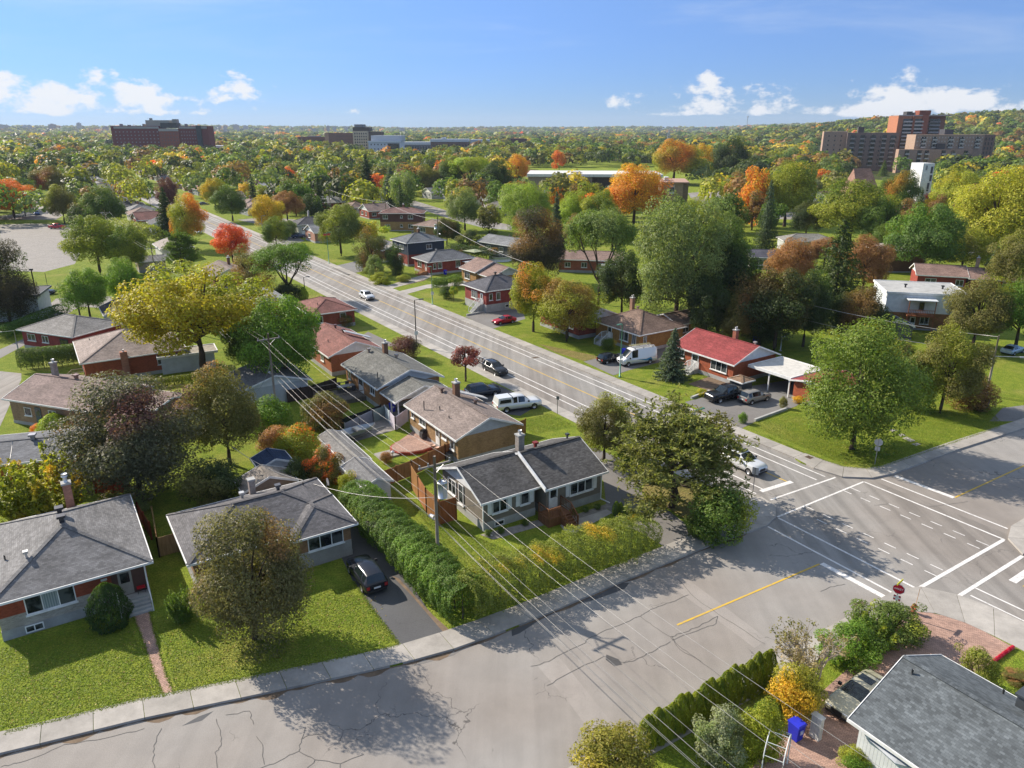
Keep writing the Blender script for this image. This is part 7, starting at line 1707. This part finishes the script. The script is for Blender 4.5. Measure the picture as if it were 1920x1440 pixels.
# ------------------------------------------------------------------ landmarks in the distance
SCL = {'long red brick hospital block with beige rooftop plant': .93, 'tall orange brick apartment tower with stacked balconies': .92, 'long brown brick apartment block below the orange tower': .9}
EXC = []                                     # footprints kept free of forest trees: x, y, radius
def landmark(name, label, cat, xb, yb, az=90):
    p = at(xb, yb); s = depth((p.x, p.y, 10)) / FPX
    t = thing(name, label, cat, (p.x, p.y, hill(p.x, p.y)), R(90 - az)); return t, s * SCL.get(label, 1.0)
def lbox(t, nm, s, x0, x1, z0, z1, d0, d1, col, mat=BRICK, parent=None):
    m = MB(); m.box(x0 * s, x1 * s, d0, d1, z0 * s, z1 * s); o = m.build(nm, mat, parent or t, col)
    for k in range(4): q = t.matrix_basis @ Vector((s * (x0 + (x1 - x0) * (k + .5) / 4), (d0 + d1) / 2, 0)); EXC.append((q.x, q.y, max(12, s * (x1 - x0) / 6 + abs(d1 - d0) * .6)))
    return o
def wgrid(t, s, x0, x1, z0, z1, nx, nz, d, par, w=.5, h=.5, col=(.04, .05, .06), mat=GLASS):
    W, Hh = (x1 - x0) * s / nx, (z1 - z0) * s / nz; m = MB(); m.box(-W * w / 2, W * w / 2, -.12, .02, -Hh * h / 2, Hh * h / 2); me = m.data('window', mat)
    for i in range(nx):
        for k in range(nz): place('window', me, par, col, (x0 * s + (i + .5) * W, d, z0 * s + (k + .5) * Hh))
def balconies(t, s, x0, x1, z0, z1, n, d, par, col=(.5, .5, .5)):
    Hh = (z1 - z0) * s / n; m = MB(); w = (x1 - x0) * s; m.box(0, w, -1.8, 0, 0, .25); m.box(0, w, -1.8, -1.7, .25, 1.2); me = m.data('balcony', PAINT)
    for k in range(n): place('balcony', me, par, col, (x0 * s, d, z0 * s + k * Hh))
    o = MB(); o.box(x0 * s, x1 * s, d - .05, d + .02, z0 * s, z1 * s); o.build('glazing', GLASS, par)
t, s = landmark('hospital', 'long red brick hospital block with beige rooftop plant', 'hospital', 217, 297, 84)
a = lbox(t, 'wing', s, 0, 93, 0, 62, 0, 26, (.2, .05, .045)); wgrid(t, s, 5, 92, 8, 54, 12, 7, -.02, a, .3, .3, (.3, .3, .32), PAINT)
b = lbox(t, 'wing', s, 93, 131, 0, 57, -3, 26, (.32, .1, .06)); wgrid(t, s, 95, 130, 6, 50, 6, 7, -3.02, b, .35, .3, (.12, .1, .1), PAINT)
c = lbox(t, 'wing', s, 131, 188, 0, 62, -1, 24, (.2, .05, .045)); wgrid(t, s, 133, 164, 8, 54, 6, 7, -1.02, c, .3, .3, (.3, .3, .32), PAINT)
lbox(t, 'stair_tower', s, 166, 175, 0, 63, -4, 0, (.03, .045, .05), PAINT); lbox(t, 'cornice', s, 6, 92, 57, 61, -.6, 0, (.4, .37, .34), PAINT); lbox(t, 'cornice', s, 132, 186, 57, 61, -1.6, -1, (.4, .37, .34), PAINT); lbox(t, 'cornice', s, 93, 131, 52, 57, -3.6, -3, (.45, .42, .36), PAINT)
lbox(t, 'plant_room', s, 66, 112, 60, 73, 4, 20, (.38, .35, .3), PAINT); lbox(t, 'plant_room', s, 95, 126, 58, 68, 2, 18, (.06, .07, .065), PAINT); lbox(t, 'plant_room', s, 118, 126, 62, 75, 4, 14, (.3, .28, .25), PAINT)
for x, z in ((14, 66), (30, 64), (58, 66), (73, 77), (140, 66)): lbox(t, 'roof_unit', s, x, x + 3, 60, z, 6, 12, (.25, .24, .23), PAINT)
t, s = landmark('clinic', 'low white clinic wing in front of the red hospital', 'building', 283, 292, 88); lbox(t, 'wall', s, 0, 50, 0, 22, 0, 30, (.6, .6, .6), PAINT); lbox(t, 'roof', s, -1, 51, 22, 24, -1, 31, (.65, .65, .66), PAINT); wgrid(t, s, 8, 50, 4, 18, 8, 2, -.02, t, .6, .5)
t, s = landmark('hall', 'flat white roofed hall right of the red hospital', 'building', 385, 292, 90); lbox(t, 'wall', s, 0, 40, 0, 14, 0, 25, (.3, .15, .1)); lbox(t, 'roof', s, -1, 41, 14, 18, -1, 26, (.6, .62, .64), PAINT); wgrid(t, s, 2, 38, 3, 12, 8, 1, -.02, t, .6, .5)
t, s = landmark('office_block', 'low red-brown office block with window bands', 'building', 560, 285, 95); w = lbox(t, 'wall', s, 0, 53, 0, 27, 0, 25, (.2, .09, .06)); wgrid(t, s, 2, 52, 3, 24, 10, 3, -.02, w, .7, .4); lbox(t, 'roof_unit', s, 18, 40, 27, 29, 5, 15, (.35, .33, .3), PAINT)
t, s = landmark('office_block', 'plain brown brick slab beside the beige tower', 'building', 612, 288, 95); w = lbox(t, 'wall', s, 0, 54, 0, 37, 0, 25, (.2, .12, .09)); wgrid(t, s, 22, 53, 4, 34, 8, 5, -.02, w, .5, .3, (.12, .08, .06), PAINT); lbox(t, 'corner_pier', s, -.3, 7, 0, 37.5, -.5, 0, (.4, .28, .2))
t, s = landmark('tower_block', 'beige tower with dark top among the mid-town trees', 'building', 664, 290, 92); w = lbox(t, 'wall', s, 0, 28, 0, 42, 0, 22, (.52, .43, .3)); wgrid(t, s, 2, 27, 4, 40, 6, 7, -.02, w, .5, .55); lbox(t, 'top_storey', s, 0, 31, 42, 49, 1, 21, (.06, .05, .04), PAINT); lbox(t, 'rear_slab', s, -6, 10, 20, 54, 30, 50, (.2, .21, .23), PAINT); lbox(t, 'side_wing', s, 28, 52, 0, 41, 6, 24, (.13, .1, .08))
t, s = landmark('sports_hall', 'white sports complex with curved grey walls', 'building', 692, 292, 90); w = lbox(t, 'wall', s, 0, 60, 0, 26, 0, 40, (.62, .64, .68), PAINT); lbox(t, 'upper_hall', s, 3, 62, 26, 36, 10, 40, (.45, .48, .52), SIDING); lbox(t, 'glazing', s, 36, 58, 2, 22, -.3, 0, (.1, .12, .14), GLASS); wgrid(t, s, 2, 34, 8, 24, 5, 2, -.02, w, .3, .3); lbox(t, 'fascia', s, -1, 61, 24, 26.5, -1, 0, (.72, .74, .76), PAINT)
t, s = landmark('sports_hall', 'long low white hall beyond the sports complex', 'building', 756, 284, 90); w = lbox(t, 'wall', s, 0, 52, 0, 12, 0, 30, (.2, .22, .26), PAINT); lbox(t, 'roof', s, -1, 53, 12, 17, -2, 31, (.6, .63, .66), PAINT); wgrid(t, s, 1, 51, 2, 11, 10, 1, -.02, w, .7, .6)
t, s = landmark('college', 'white roofed brick college beyond the sports halls', 'building', 808, 287, 90); w = lbox(t, 'wall', s, 0, 70, 0, 20, 0, 30, (.2, .12, .1)); wgrid(t, s, 2, 69, 3, 17, 12, 2, -.02, w, .6, .5); lbox(t, 'roof', s, -1, 71, 20, 25, -1, 31, (.62, .64, .68), PAINT); lbox(t, 'roof_unit', s, 20, 28, 25, 28, 5, 12, (.5, .52, .55), PAINT); lbox(t, 'wing', s, 74, 110, 0, 24, 4, 30, (.5, .54, .6), PAINT); lbox(t, 'wing', s, 150, 180, 0, 26, -10, 20, (.12, .06, .06))
# school
t, s = landmark('school', 'long flat white-roofed school with dark brick walls', 'school', 990, 362, 94); w = lbox(t, 'wall', s, 0, 120, 0, 30, 0, 34, (.3, .24, .2)); lbox(t, 'roof', s, -2, 250, 30, 35, -1, 36, (.68, .67, .64), PAINT); lbox(t, 'wall', s, 120, 248, 0, 30, 6, 34, (.12, .09, .09)); wgrid(t, s, 50, 118, 8, 26, 10, 1, -.02, w, .6, .7); lbox(t, 'roof_unit', s, 80, 100, 33, 37, 8, 16, (.4, .33, .3), PAINT); lbox(t, 'brown_roof', s, 60, 105, 22, 30, -14, -1, (.3, .2, .16), PAINT)
t, s = landmark('school_wing', 'brown brick school wing with tall window panel', 'school', 1238, 384, 98); w = lbox(t, 'wall', s, 0, 40, 0, 40, 0, 26, (.33, .25, .17)); lbox(t, 'side_wall', s, 40, 50, 0, 40, 1, 25, (.2, .15, .1)); p = lbox(t, 'window_panel', s, 15, 24, 20, 36, -.2, 0, (.6, .62, .64), PAINT); wgrid(t, s, 15.5, 23.5, 24, 33, 3, 1, -.22, p, .8, .9); lbox(t, 'door_panel', s, 32, 40, 0, 14, -.2, 0, (.2, .25, .3), GLASS); lbox(t, 'roof', s, -1, 51, 40, 42, -1, 27, (.45, .28, .2), PAINT); lbox(t, 'roof_unit', s, 6, 14, 42, 49, 6, 12, (.6, .6, .58), PAINT)
# church
t, s = landmark('church', 'brown roofed church with white concave bell tower', 'church', 1612, 405, 80)
m = MB(); h = s
m.mesh([(0, 0, 0), (60 * h, 0, 0), (60 * h, 22, 0), (0, 22, 0), (8 * h, 11, 84 * h), (44 * h, 11, 84 * h)], [(0, 1, 5, 4), (1, 2, 5), (2, 3, 4, 5), (3, 0, 4)]); m.build('roof', SHINGLE, t, (.34, .2, .15)); EXC.append((t.location.x + 8, t.location.y + 8, 18))
lbox(t, 'wall', s, -2, 62, 0, 12, -1, 23, (.4, .3, .24)); lbox(t, 'low_wing', s, 62, 150, 0, 16, -4, 12, (.3, .12, .09)); m = MB(); m.mesh([(150 * h, -8, 0), (172 * h, -8, 0), (172 * h, 10, 0), (150 * h, 10, 0), (150 * h, -4, 42 * h), (150 * h, 6, 42 * h)], [(0, 1, 4), (1, 2, 5, 4), (2, 3, 5), (3, 0, 4, 5)]); m.build('side_roof', SHINGLE, t, (.25, .1, .08))
tw = MB(); pr = [(0, -9), (6, -10), (14, -11), (30, -11.5), (55, -12), (90, -12.5)]
x0 = 98
for k in range(5):
    z0, z1 = (0, 18, 36, 54, 72)[k] * s, (18, 36, 54, 72, 96)[k] * s; a0, a1 = (-7, -4, -2, -.6, 0)[k], (-4, -2, -.6, 0, 0)[k]; b0, b1 = (29, 26, 24.5, 24, 23.5)[k], (26, 24.5, 24, 23.5, 23.5)[k]
    q = [((x0 + a0) * s, -5, z0), ((x0 + b0) * s, -5, z0), ((x0 + b0) * s, 2, z0), ((x0 + a0) * s, 2, z0), ((x0 + a1) * s, -5, z1), ((x0 + b1) * s, -5, z1), ((x0 + b1) * s, 2, z1), ((x0 + a1) * s, 2, z1)]
    tw.mesh(q, [(0, 1, 5, 4), (1, 2, 6, 5), (2, 3, 7, 6), (3, 0, 4, 7)] + ([(4, 5, 6, 7)] if k == 4 else []))
bt = tw.build('bell_tower', PAINT, t, (.72, .72, .72)); EXC.append((t.location.x + 98 * s, t.location.y, 14))
for z0, z1, x in ((78, 90, 17), (64, 75, 17.5), (50, 61, 15), (46, 49, 15)): m = MB(); m.box((x0 + x) * s, (x0 + x + 4) * s, -5.15, -4.95, z0 * s, z1 * s); m.build('louvre', PAINT, bt, (.08, .08, .1))
m = MB(); m.box((x0 + 6) * s, (x0 + 9) * s, -5.15, -4.95, 84 * s, 92 * s); m.build('louvre', PAINT, bt, (.25, .25, .27))
# apartment blocks on the right
t, s = landmark('apartment_tower', 'tall orange brick apartment tower with stacked balconies', 'apartment tower', 1669, 318, 96); w = lbox(t, 'wall', s, 0, 56, 0, 104, 0, 22, (.42, .18, .1)); balconies(t, s, 10, 48, 22, 98, 11, 0, w, (.5, .46, .42)); lbox(t, 'party_wall', s, 27, 31, 20, 103, -2, 0, (.3, .12, .07)); w2 = lbox(t, 'wall', s, 56, 100, 0, 104, 10, 30, (.29, .15, .11)); balconies(t, s, 70, 90, 30, 98, 10, 10, w2, (.33, .35, .37)); lbox(t, 'stair_core', s, 46, 57, 0, 105, -1, 6, (.3, .11, .07))
lbox(t, 'plant_room', s, 44, 66, 104, 114, 6, 16, (.24, .08, .05)); lbox(t, 'cooling_tower', s, 20, 31, 104, 112, 6, 14, (.05, .05, .05), PAINT); lbox(t, 'cooling_tower', s, 34, 37, 104, 110, 6, 12, (.25, .2, .18), PAINT); lbox(t, 'coping', s, 0, 100, 103, 105, -.4, 10, (.4, .35, .33), PAINT)
t, s = landmark('apartment_block', 'long brown brick apartment block below the orange tower', 'apartment block', 1661, 322, 96)
w = lbox(t, 'wall', s, 34, 165, 0, 74, -14, 4, (.38, .27, .2)); w3 = lbox(t, 'lower_wall', s, 0, 140, 0, 46, -20, -14, (.38, .26, .19)); lbox(t, 'end_wall', s, 165, 188, 0, 74, -12, 10, (.22, .15, .12))
for x in (45, 66, 97, 118, 148): balconies(t, s, x, x + 9, 48, 70, 3, -14, w, (.5, .47, .42))
for x in (12, 36, 50, 82, 100, 124): balconies(t, s, x, x + 8, 10, 44, 4, -20, w3, (.48, .46, .42))
wgrid(t, s, 36, 164, 50, 72, 22, 3, -14.02, w, .3, .35, (.5, .45, .4), PAINT); wgrid(t, s, 168, 186, 8, 70, 3, 7, -12.02, t, .3, .6); lbox(t, 'roof_unit', s, 74, 88, 46, 57, -19, -15, (.06, .05, .05), PAINT); lbox(t, 'roof_block', s, 105, 122, 74, 84, 2, 12, (.06, .06, .07), PAINT)
t, s = landmark('apartment_block', 'grey-brown apartment block left of the orange tower', 'apartment block', 1536, 318, 110); w = lbox(t, 'wall', s, 0, 40, 0, 68, 0, 40, (.4, .28, .21)); wgrid(t, s, 4, 36, 8, 64, 3, 7, -.02, w, .2, .35); w2 = lbox(t, 'wall', s, 40, 125, 0, 66, -6, 30, (.22, .165, .14))
for x in (46, 62, 80, 98, 112): balconies(t, s, x, x + 7, 8, 62, 7, -6, w2, (.3, .29, .28))
wgrid(t, s, 42, 124, 8, 62, 10, 7, -6.02, w2, .22, .4, (.02, .025, .03)); lbox(t, 'plant_room', s, 58, 68, 66, 76, 4, 14, (.08, .07, .065), PAINT)
for x in (1478, 1490, 1502): pass
# towers on the hazy horizon
for i, (x, yt, w) in enumerate(((8, 235, 10), (18, 236, 6), (52, 236, 7), (61, 236, 6), (103, 234, 12), (153, 232, 7), (202, 238, 9), (408, 240, 5), (415, 237, 5), (425, 237, 5), (446, 235, 9), (463, 237, 8), (617, 237, 5), (629, 239, 6), (650, 238, 6), (755, 241, 9), (70, 245, 14), (12, 250, 12), (590, 243, 8), (540, 242, 7))):
    r = 4600 + (i % 3) * 180; d = (x - 960) / FPX; X_ = d * r * 1.0; Y_ = r * 1.0 / 1.0; Y_ = r; X_ = d * (Y_ * math.cos(PITCH) + 20)
    zb = hill(X_, Y_); s = depth((X_, Y_, 40)) / FPX; zt = CAM_H + (243 - yt) * s * 1.04
    t = thing('distant_tower', 'pale apartment tower on the hazy far horizon', 'tower', (X_, Y_, zb - 3), 0, 'towers on the hazy horizon'); hh = max(12, zt - zb + 3); m = MB(); m.box(-w * s / 2, w * s / 2, -8, 8, 0, hh); m.build('shaft', PAINT, t, random.choice(((.3, .3, .32), (.36, .33, .3), (.25, .2, .18)))); m = MB(); m.box(-w * s / 5, w * s / 5, -5, 5, hh, hh + 4); m.build('roof_plant', PAINT, t, (.25, .25, .27))
p = at(1398, 262); t = thing('radio_mast', 'thin radio mast on the wooded horizon', 'mast', (p.x, p.y, hill(p.x, p.y))); hm = 60; m = MB(); m.tube([(0, 0, 0), (0, 0, hm)], .7, 5); m.build('mast', METAL, t, (.4, .4, .4)); m = MB(); m.box(-2, 2, -2, 2, hm - 4, hm); m.build('antenna', METAL, t, (.6, .6, .6))
p = at(1252, 285); t = thing('pylon', 'lattice power pylon among the far trees', 'pylon', (p.x, p.y, 0)); m = MB()
for a, b in ((-4, -4), (4, -4), (4, 4), (-4, 4)):
    m.bar((a, b, 0), (a * .15, b * .15, 34), .4, .4)
for k in range(6): z = 4 + k * 5; q = 4 * (1 - z / 40); m.bar((-q, -q, z), (q, -q, z + 4), .25, .25); m.bar((q, -q, z), (-q, -q, z + 4), .25, .25); m.bar((-q, -q, z), (-q, q, z + 4), .25, .25)
m.build('lattice', METAL, t, (.45, .46, .47)); m = MB()
for z in (24, 28, 32): m.bar((-6, 0, z), (6, 0, z), .35, .35)
m.build('crossarms', METAL, t, (.45, .46, .47))

# ------------------------------------------------------------------ houses further up the streets
HOUSES = [(o.location.x, o.location.y) for o in COL.objects if o.type == 'EMPTY' and o.get('category') in ('house', 'garage')]
HC = [Vector(h) for h in HOUSES]
def in_view(p, y0=252, y1=470, m_=60):
    if p[1] < 100: return False
    x, y = proj((p[0], p[1], 2)); return -m_ < x < 1920 + m_ and y0 < y < y1
ROADS = [[at(*q) for q in l] for l in ([(690, 372), (770, 383), (850, 411), (955, 428)], [(455, 413), (600, 423), (700, 422)], [(110, 410), (60, 352)], [(1340, 402), (1520, 405)], [(1300, 372), (1430, 360)], [(20, 460), (120, 450)], [(0, 480), (140, 480)])]
def near_road(p, d):
    u, v = to_uv(p)
    if -80 < u < 720 and abs(v - vo(u)) < 8.5 + d: return True
    q = Vector((p[0], p[1], 0))
    for l in ROADS:
        for a, b in zip(l, l[1:]):
            ab = b - a; t = max(0, min(1, (q - a).dot(ab) / ab.length_squared))
            if (q - a - ab * t).length < 7 + d: return True
    return False
ROWS = [(19, 185, 640, 19, 'facing the main road beyond the side street'), (52, 200, 640, 21, 'in the second row right of the main road'), (116, 250, 600, 20, 'beyond the back street'), (150, 260, 620, 22, 'in the tree belt past the back street'), (200, 200, 520, 26, 'in the gardens before the school'), (255, 180, 480, 30, 'in the gardens before the church'),
        (-24, 205, 640, 19, 'left of the main road beyond the gravel lot'), (-92, 330, 620, 22, 'behind the left hand street')]
COLR = [('grey', (.2, .2, .205)), ('brown', (.24, .175, .15)), ('charcoal', (.09, .09, .1)), ('pale grey', (.33, .33, .33)), ('red-brown', (.22, .1, .085))]
COLW = [('white', (.6, .6, .58)), ('red brick', RED), ('tan brick', TAN), ('grey', (.35, .36, .37))]
protos = []
nh = 0
rr = random.Random(5)
for (v0, u0, u1, st_, where) in ROWS:
    u = u0
    while u < u1:
        p = uv(u + rr.uniform(-2, 2), v0 + vo(u) + rr.uniform(-2, 2)); u += st_
        if not in_view(p, 262, 452) or near_road(p, 3): continue
        if any((h - Vector((p.x, p.y))).length < 16 for h in HC) or any(math.hypot(p.x - a, p.y - b) < 9 for a, b, r_ in PL if r_ > 2) or any(math.hypot(p.x - a, p.y - b) < r_ + 8 for a, b, r_ in EXC): continue
        HC.append(Vector((p.x, p.y)))
        k = rr.randrange(3); (rn, rc), (wn, wc) = rr.choice(COLR), rr.choice(COLW)
        lab = '%s roofed %s bungalow %s' % (rn, wn, where)
        t, (v,) = house(lab, None, 9.5 + rr.random() * 2, 11 + rr.random() * 2, 3.1, 57 + rr.uniform(-4, 4), ('gy', 'hip', 'gx')[k], .4, (BRICK if 'brick' in wn else SIDING, wc), rc, (SIDING, WHITE) if k != 1 else None, .4, world=(p.x, p.y), group='bungalows ' + where)
        window(t, v, 'f', 1.2, 1.8, 1.3, 1.2, 2, simple=True); window(t, v, 'l', 2.0, 2.2, 1.3, 1.2, 2, simple=True); window(t, v, 'l', 7, 1.3, 1.3, 1.2, 2, simple=True); window(t, v, 'f', 5.5, 1.3, 1.3, 1.2, 2, simple=True)
        if rr.random() < .6: chimney(t, 4.5, 6, 3, 6, .6, cap=False)
        nh += 1
# ------------------------------------------------------------------ trees further up the streets
PAL = [('green', 'maple', 'far_maple_0', 'green', 'bright', .3, 15), ('dark green', 'oak', 'far_maple_1', 'dark', 'green', .35, 15), ('yellow-green', 'maple', 'far_maple_2', 'yg', 'green', .4, 17), ('olive', 'ash', 'far_tall', 'olive', 'yg', .4, 13), ('yellow', 'maple', 'far_maple_0', 'yellow', 'gold', .4, 7), ('orange', 'maple', 'far_maple_1', 'orange', 'gold', .5, 5), ('brown', 'oak', 'far_maple_2', 'brown', 'olive', .4, 8),
       ('bronze-purple', 'plum', 'far_maple_0', 'purple', 'darkpur', .4, 4), ('dark', 'spruce', 'far_spruce', 'dark', 'blue', .4, 9), ('light green', 'willow', 'far_tall', 'pale', 'bright', .4, 9), ('red', 'maple', 'far_maple_2', 'redor', 'orange', .5, 2)]
WT = [q[6] for q in PAL]
def zone(p):
    u, v = to_uv(p)
    if v < -10: return 'left of the main road'
    if v < 70: return 'between the main road and the back street'
    if v < 175: return 'beyond the back street'
    return 'in the gardens around the school and church'
SIGHT = [(985, 1290, 314, 336), (1236, 1292, 343, 374), (1706, 1742, 306, 358), (1612, 1664, 320, 344), (690, 810, 252, 283), (662, 694, 236, 276), (560, 665, 252, 271), (806, 880, 258, 276), (1536, 1652, 248, 290), (1661, 1850, 246, 286), (208, 398, 228, 279)]
def blocks(p, w, h):
    x, yt = proj((p[0], p[1], (p[2] if len(p) > 2 else 0) + h)); x, yb = proj((p[0], p[1], 0)); hw = w * .5 * FPX / depth((p[0], p[1], 5))
    return any(x + hw > a and x - hw < b and yt < d - 3 and yb > c for a, b, c, d in SIGHT)
nt_ = 0; tries = 0
grid = [(a, b, max(r_, 2)) for a, b, r_ in PL]
while nt_ < 205 and tries < 9000:
    tries += 1
    x = rr.uniform(-50, 1970); y = 308 + 132 * rr.random() ** 1.1
    p = at(x, y); u, v = to_uv(p)
    q = rr.choices(PAL, WT)[0]; h = rr.uniform(8.5, 14.5) * (1.1 if q[1] == 'spruce' else 1); w = (rr.uniform(.85, 1.12) if q[1] not in ('spruce',) else rr.uniform(.42, .55)) * h
    if near_road(p, w * .4 + 1) or any(math.hypot(p.x - a, p.y - b) < (r_ + w / 2) * .78 for a, b, r_ in grid): continue
    if any((hh - Vector((p.x, p.y))).length < 11 for hh in HC) or any(math.hypot(p.x - a, p.y - b) < r_ + w * .4 for a, b, r_ in EXC): continue
    if x < 140 and 405 < y < 510: continue
    if blocks(p, w, h): continue
    grid.append((p.x, p.y, w / 2)); nt_ += 1
    z = zone(p); plant('tree', '%s %s %s' % (q[0], q[1], z), 'tree', q[2], (p.x, p.y, 0), w, h, q[3], q[4], q[5], 'garden trees ' + z)
# ------------------------------------------------------------------ woodland: nobody could count it
FP = [((.085, .13, .03), 20), ((.055, .075, .028), 20), ((.19, .2, .03), 22), ((.12, .12, .04), 14), ((.38, .3, .035), 9), ((.42, .2, .03), 6), ((.18, .11, .045), 8), ((.14, .18, .07), 8), ((.45, .12, .03), 2), ((.04, .06, .03), 8)]
FPC = np.array([q[0] for q in FP]) * 1.45; FPW = np.array([q[1] for q in FP], float); FPW /= FPW.sum()
def forest(label, r0, r1, dr, ta, n_leaf, hmin, hmax, wmin, wmax, a0=-44, a1=46, keep=None, name='woodland'):
    T = []
    r = r0
    while r < r1:
        step_ = ta * (1 + (r - r0) / r1 * .8); n = int(R(a1 - a0) * r / step_)
        for k in range(n):
            a = R(a0) + R(a1 - a0) * (k + random.random()) / n; q = r + random.uniform(-.5, .5) * dr * 1.0
            x, y = q * math.sin(a), q * math.cos(a)
            if near_road((x, y), 2): continue
            if any((x - ex) ** 2 + (y - ey) ** 2 < er * er for ex, ey, er in EXC): continue
            if r < 760 and any((x - g[0]) ** 2 + (y - g[1]) ** 2 < 80 for g in HC): continue
            if r < 760 and any((x - g0) ** 2 + (y - g1) ** 2 < 40 for g0, g1, g2 in grid): continue
            if r < 1300 and blocks((x, y, hill(x, y)), wmax * .9, hmax * .8): continue
            T.append((x, y, hill(x, y)))
        r += dr * (1 + (r - r0) / r1)
    T = np.array(T); n = len(T); h = hmin + (hmax - hmin) * RNG.random(n); w = wmin + (wmax - wmin) * RNG.random(n)
    con = RNG.random(n) < .1; w[con] *= .5
    ci = RNG.choice(len(FPC), n, p=FPW)
    pat = (np.sin(T[:, 0] * .021 + 1) + np.sin(T[:, 1] * .017) + np.sin(T[:, 0] * .009 - T[:, 1] * .013)) / 3
    hot = (ci == 5) | (ci == 8) | (ci == 4); ci[hot & (pat < .12)] = RNG.choice([0, 2, 3, 2], int((hot & (pat < .12)).sum())); ci[con] = 1; col = FPC[ci] * (.8 + .4 * RNG.random((n, 1)))
    i = np.repeat(np.arange(n), n_leaf); d = sphere(len(i)); d[:, 2] = np.where(d[:, 2] < -.35, -d[:, 2], d[:, 2])
    d = unit(d); ii = RNG.random((len(i), 1))
    lob = 1 + .16 * np.sin(d[:, :1] * 5 + i[:, None]) + .14 * np.sin(d[:, 1:2] * 6 - i[:, None] * 2.1)
    cone = np.where(con[i], np.clip(1.15 - (d[:, 2] + .35) * .75, .1, 1), 1.0)
    C = np.stack([T[i, 0] + d[:, 0] * w[i] / 2 * lob[:, 0] * cone, T[i, 1] + d[:, 1] * w[i] / 2 * lob[:, 0] * cone, T[i, 2] + h[i] * .56 + d[:, 2] * h[i] * .44 * lob[:, 0]], 1)
    C += RNG.normal(size=C.shape) * (w[i] * .04)[:, None]
    N = d + RNG.normal(size=d.shape) * .4 + np.array([0, 0, .2])
    lc = col[i] * (.85 + .3 * RNG.random((len(i), 1)))
    me = leaf_mesh('woodland_leaves', C, N, w[i] * (2.6 / math.sqrt(n_leaf)), LEAFV, .75, None, None, lc)
    tag(place(name, me), label, 'woodland', kind='stuff')
    return n
nf0 = forest('mixed autumn treetops of the town just beyond the streets', 330, 560, 16, 11.5, 420, 9, 15, 10, 15)
nf = forest('mixed autumn treetops further across the town', 560, 1000, 19, 12, 170, 9, 16, 11, 16)
nf2 = forest('distant autumn canopy towards the hills', 1000, 2700, 44, 14, 60, 10, 17, 13, 21)
nf3 = forest('hazy far woodland below the horizon ridge', 2700, 7200, 210, 30, 22, 12, 20, 26, 44, name='far_woodland')

# ------------------------------------------------------------------ the air
m = MB(); m.box(-9050, 9050, -9050, 9050, -1.4, 165)
hz = m.build('haze', None); tag(hz, kind='stuff')
hm = bpy.data.materials.new('haze'); hm.use_nodes = True; hm.node_tree.nodes.clear()
o_ = hm.node_tree.nodes.new('ShaderNodeOutputMaterial'); v_ = hm.node_tree.nodes.new('ShaderNodeVolumePrincipled')
v_.inputs['Color'].default_value = (.72, .83, 1.0, 1); v_.inputs['Density'].default_value = .00006; v_.inputs['Anisotropy'].default_value = .1
hm.node_tree.links.new(v_.outputs[0], o_.inputs['Volume']); hz.data.materials.append(hm)
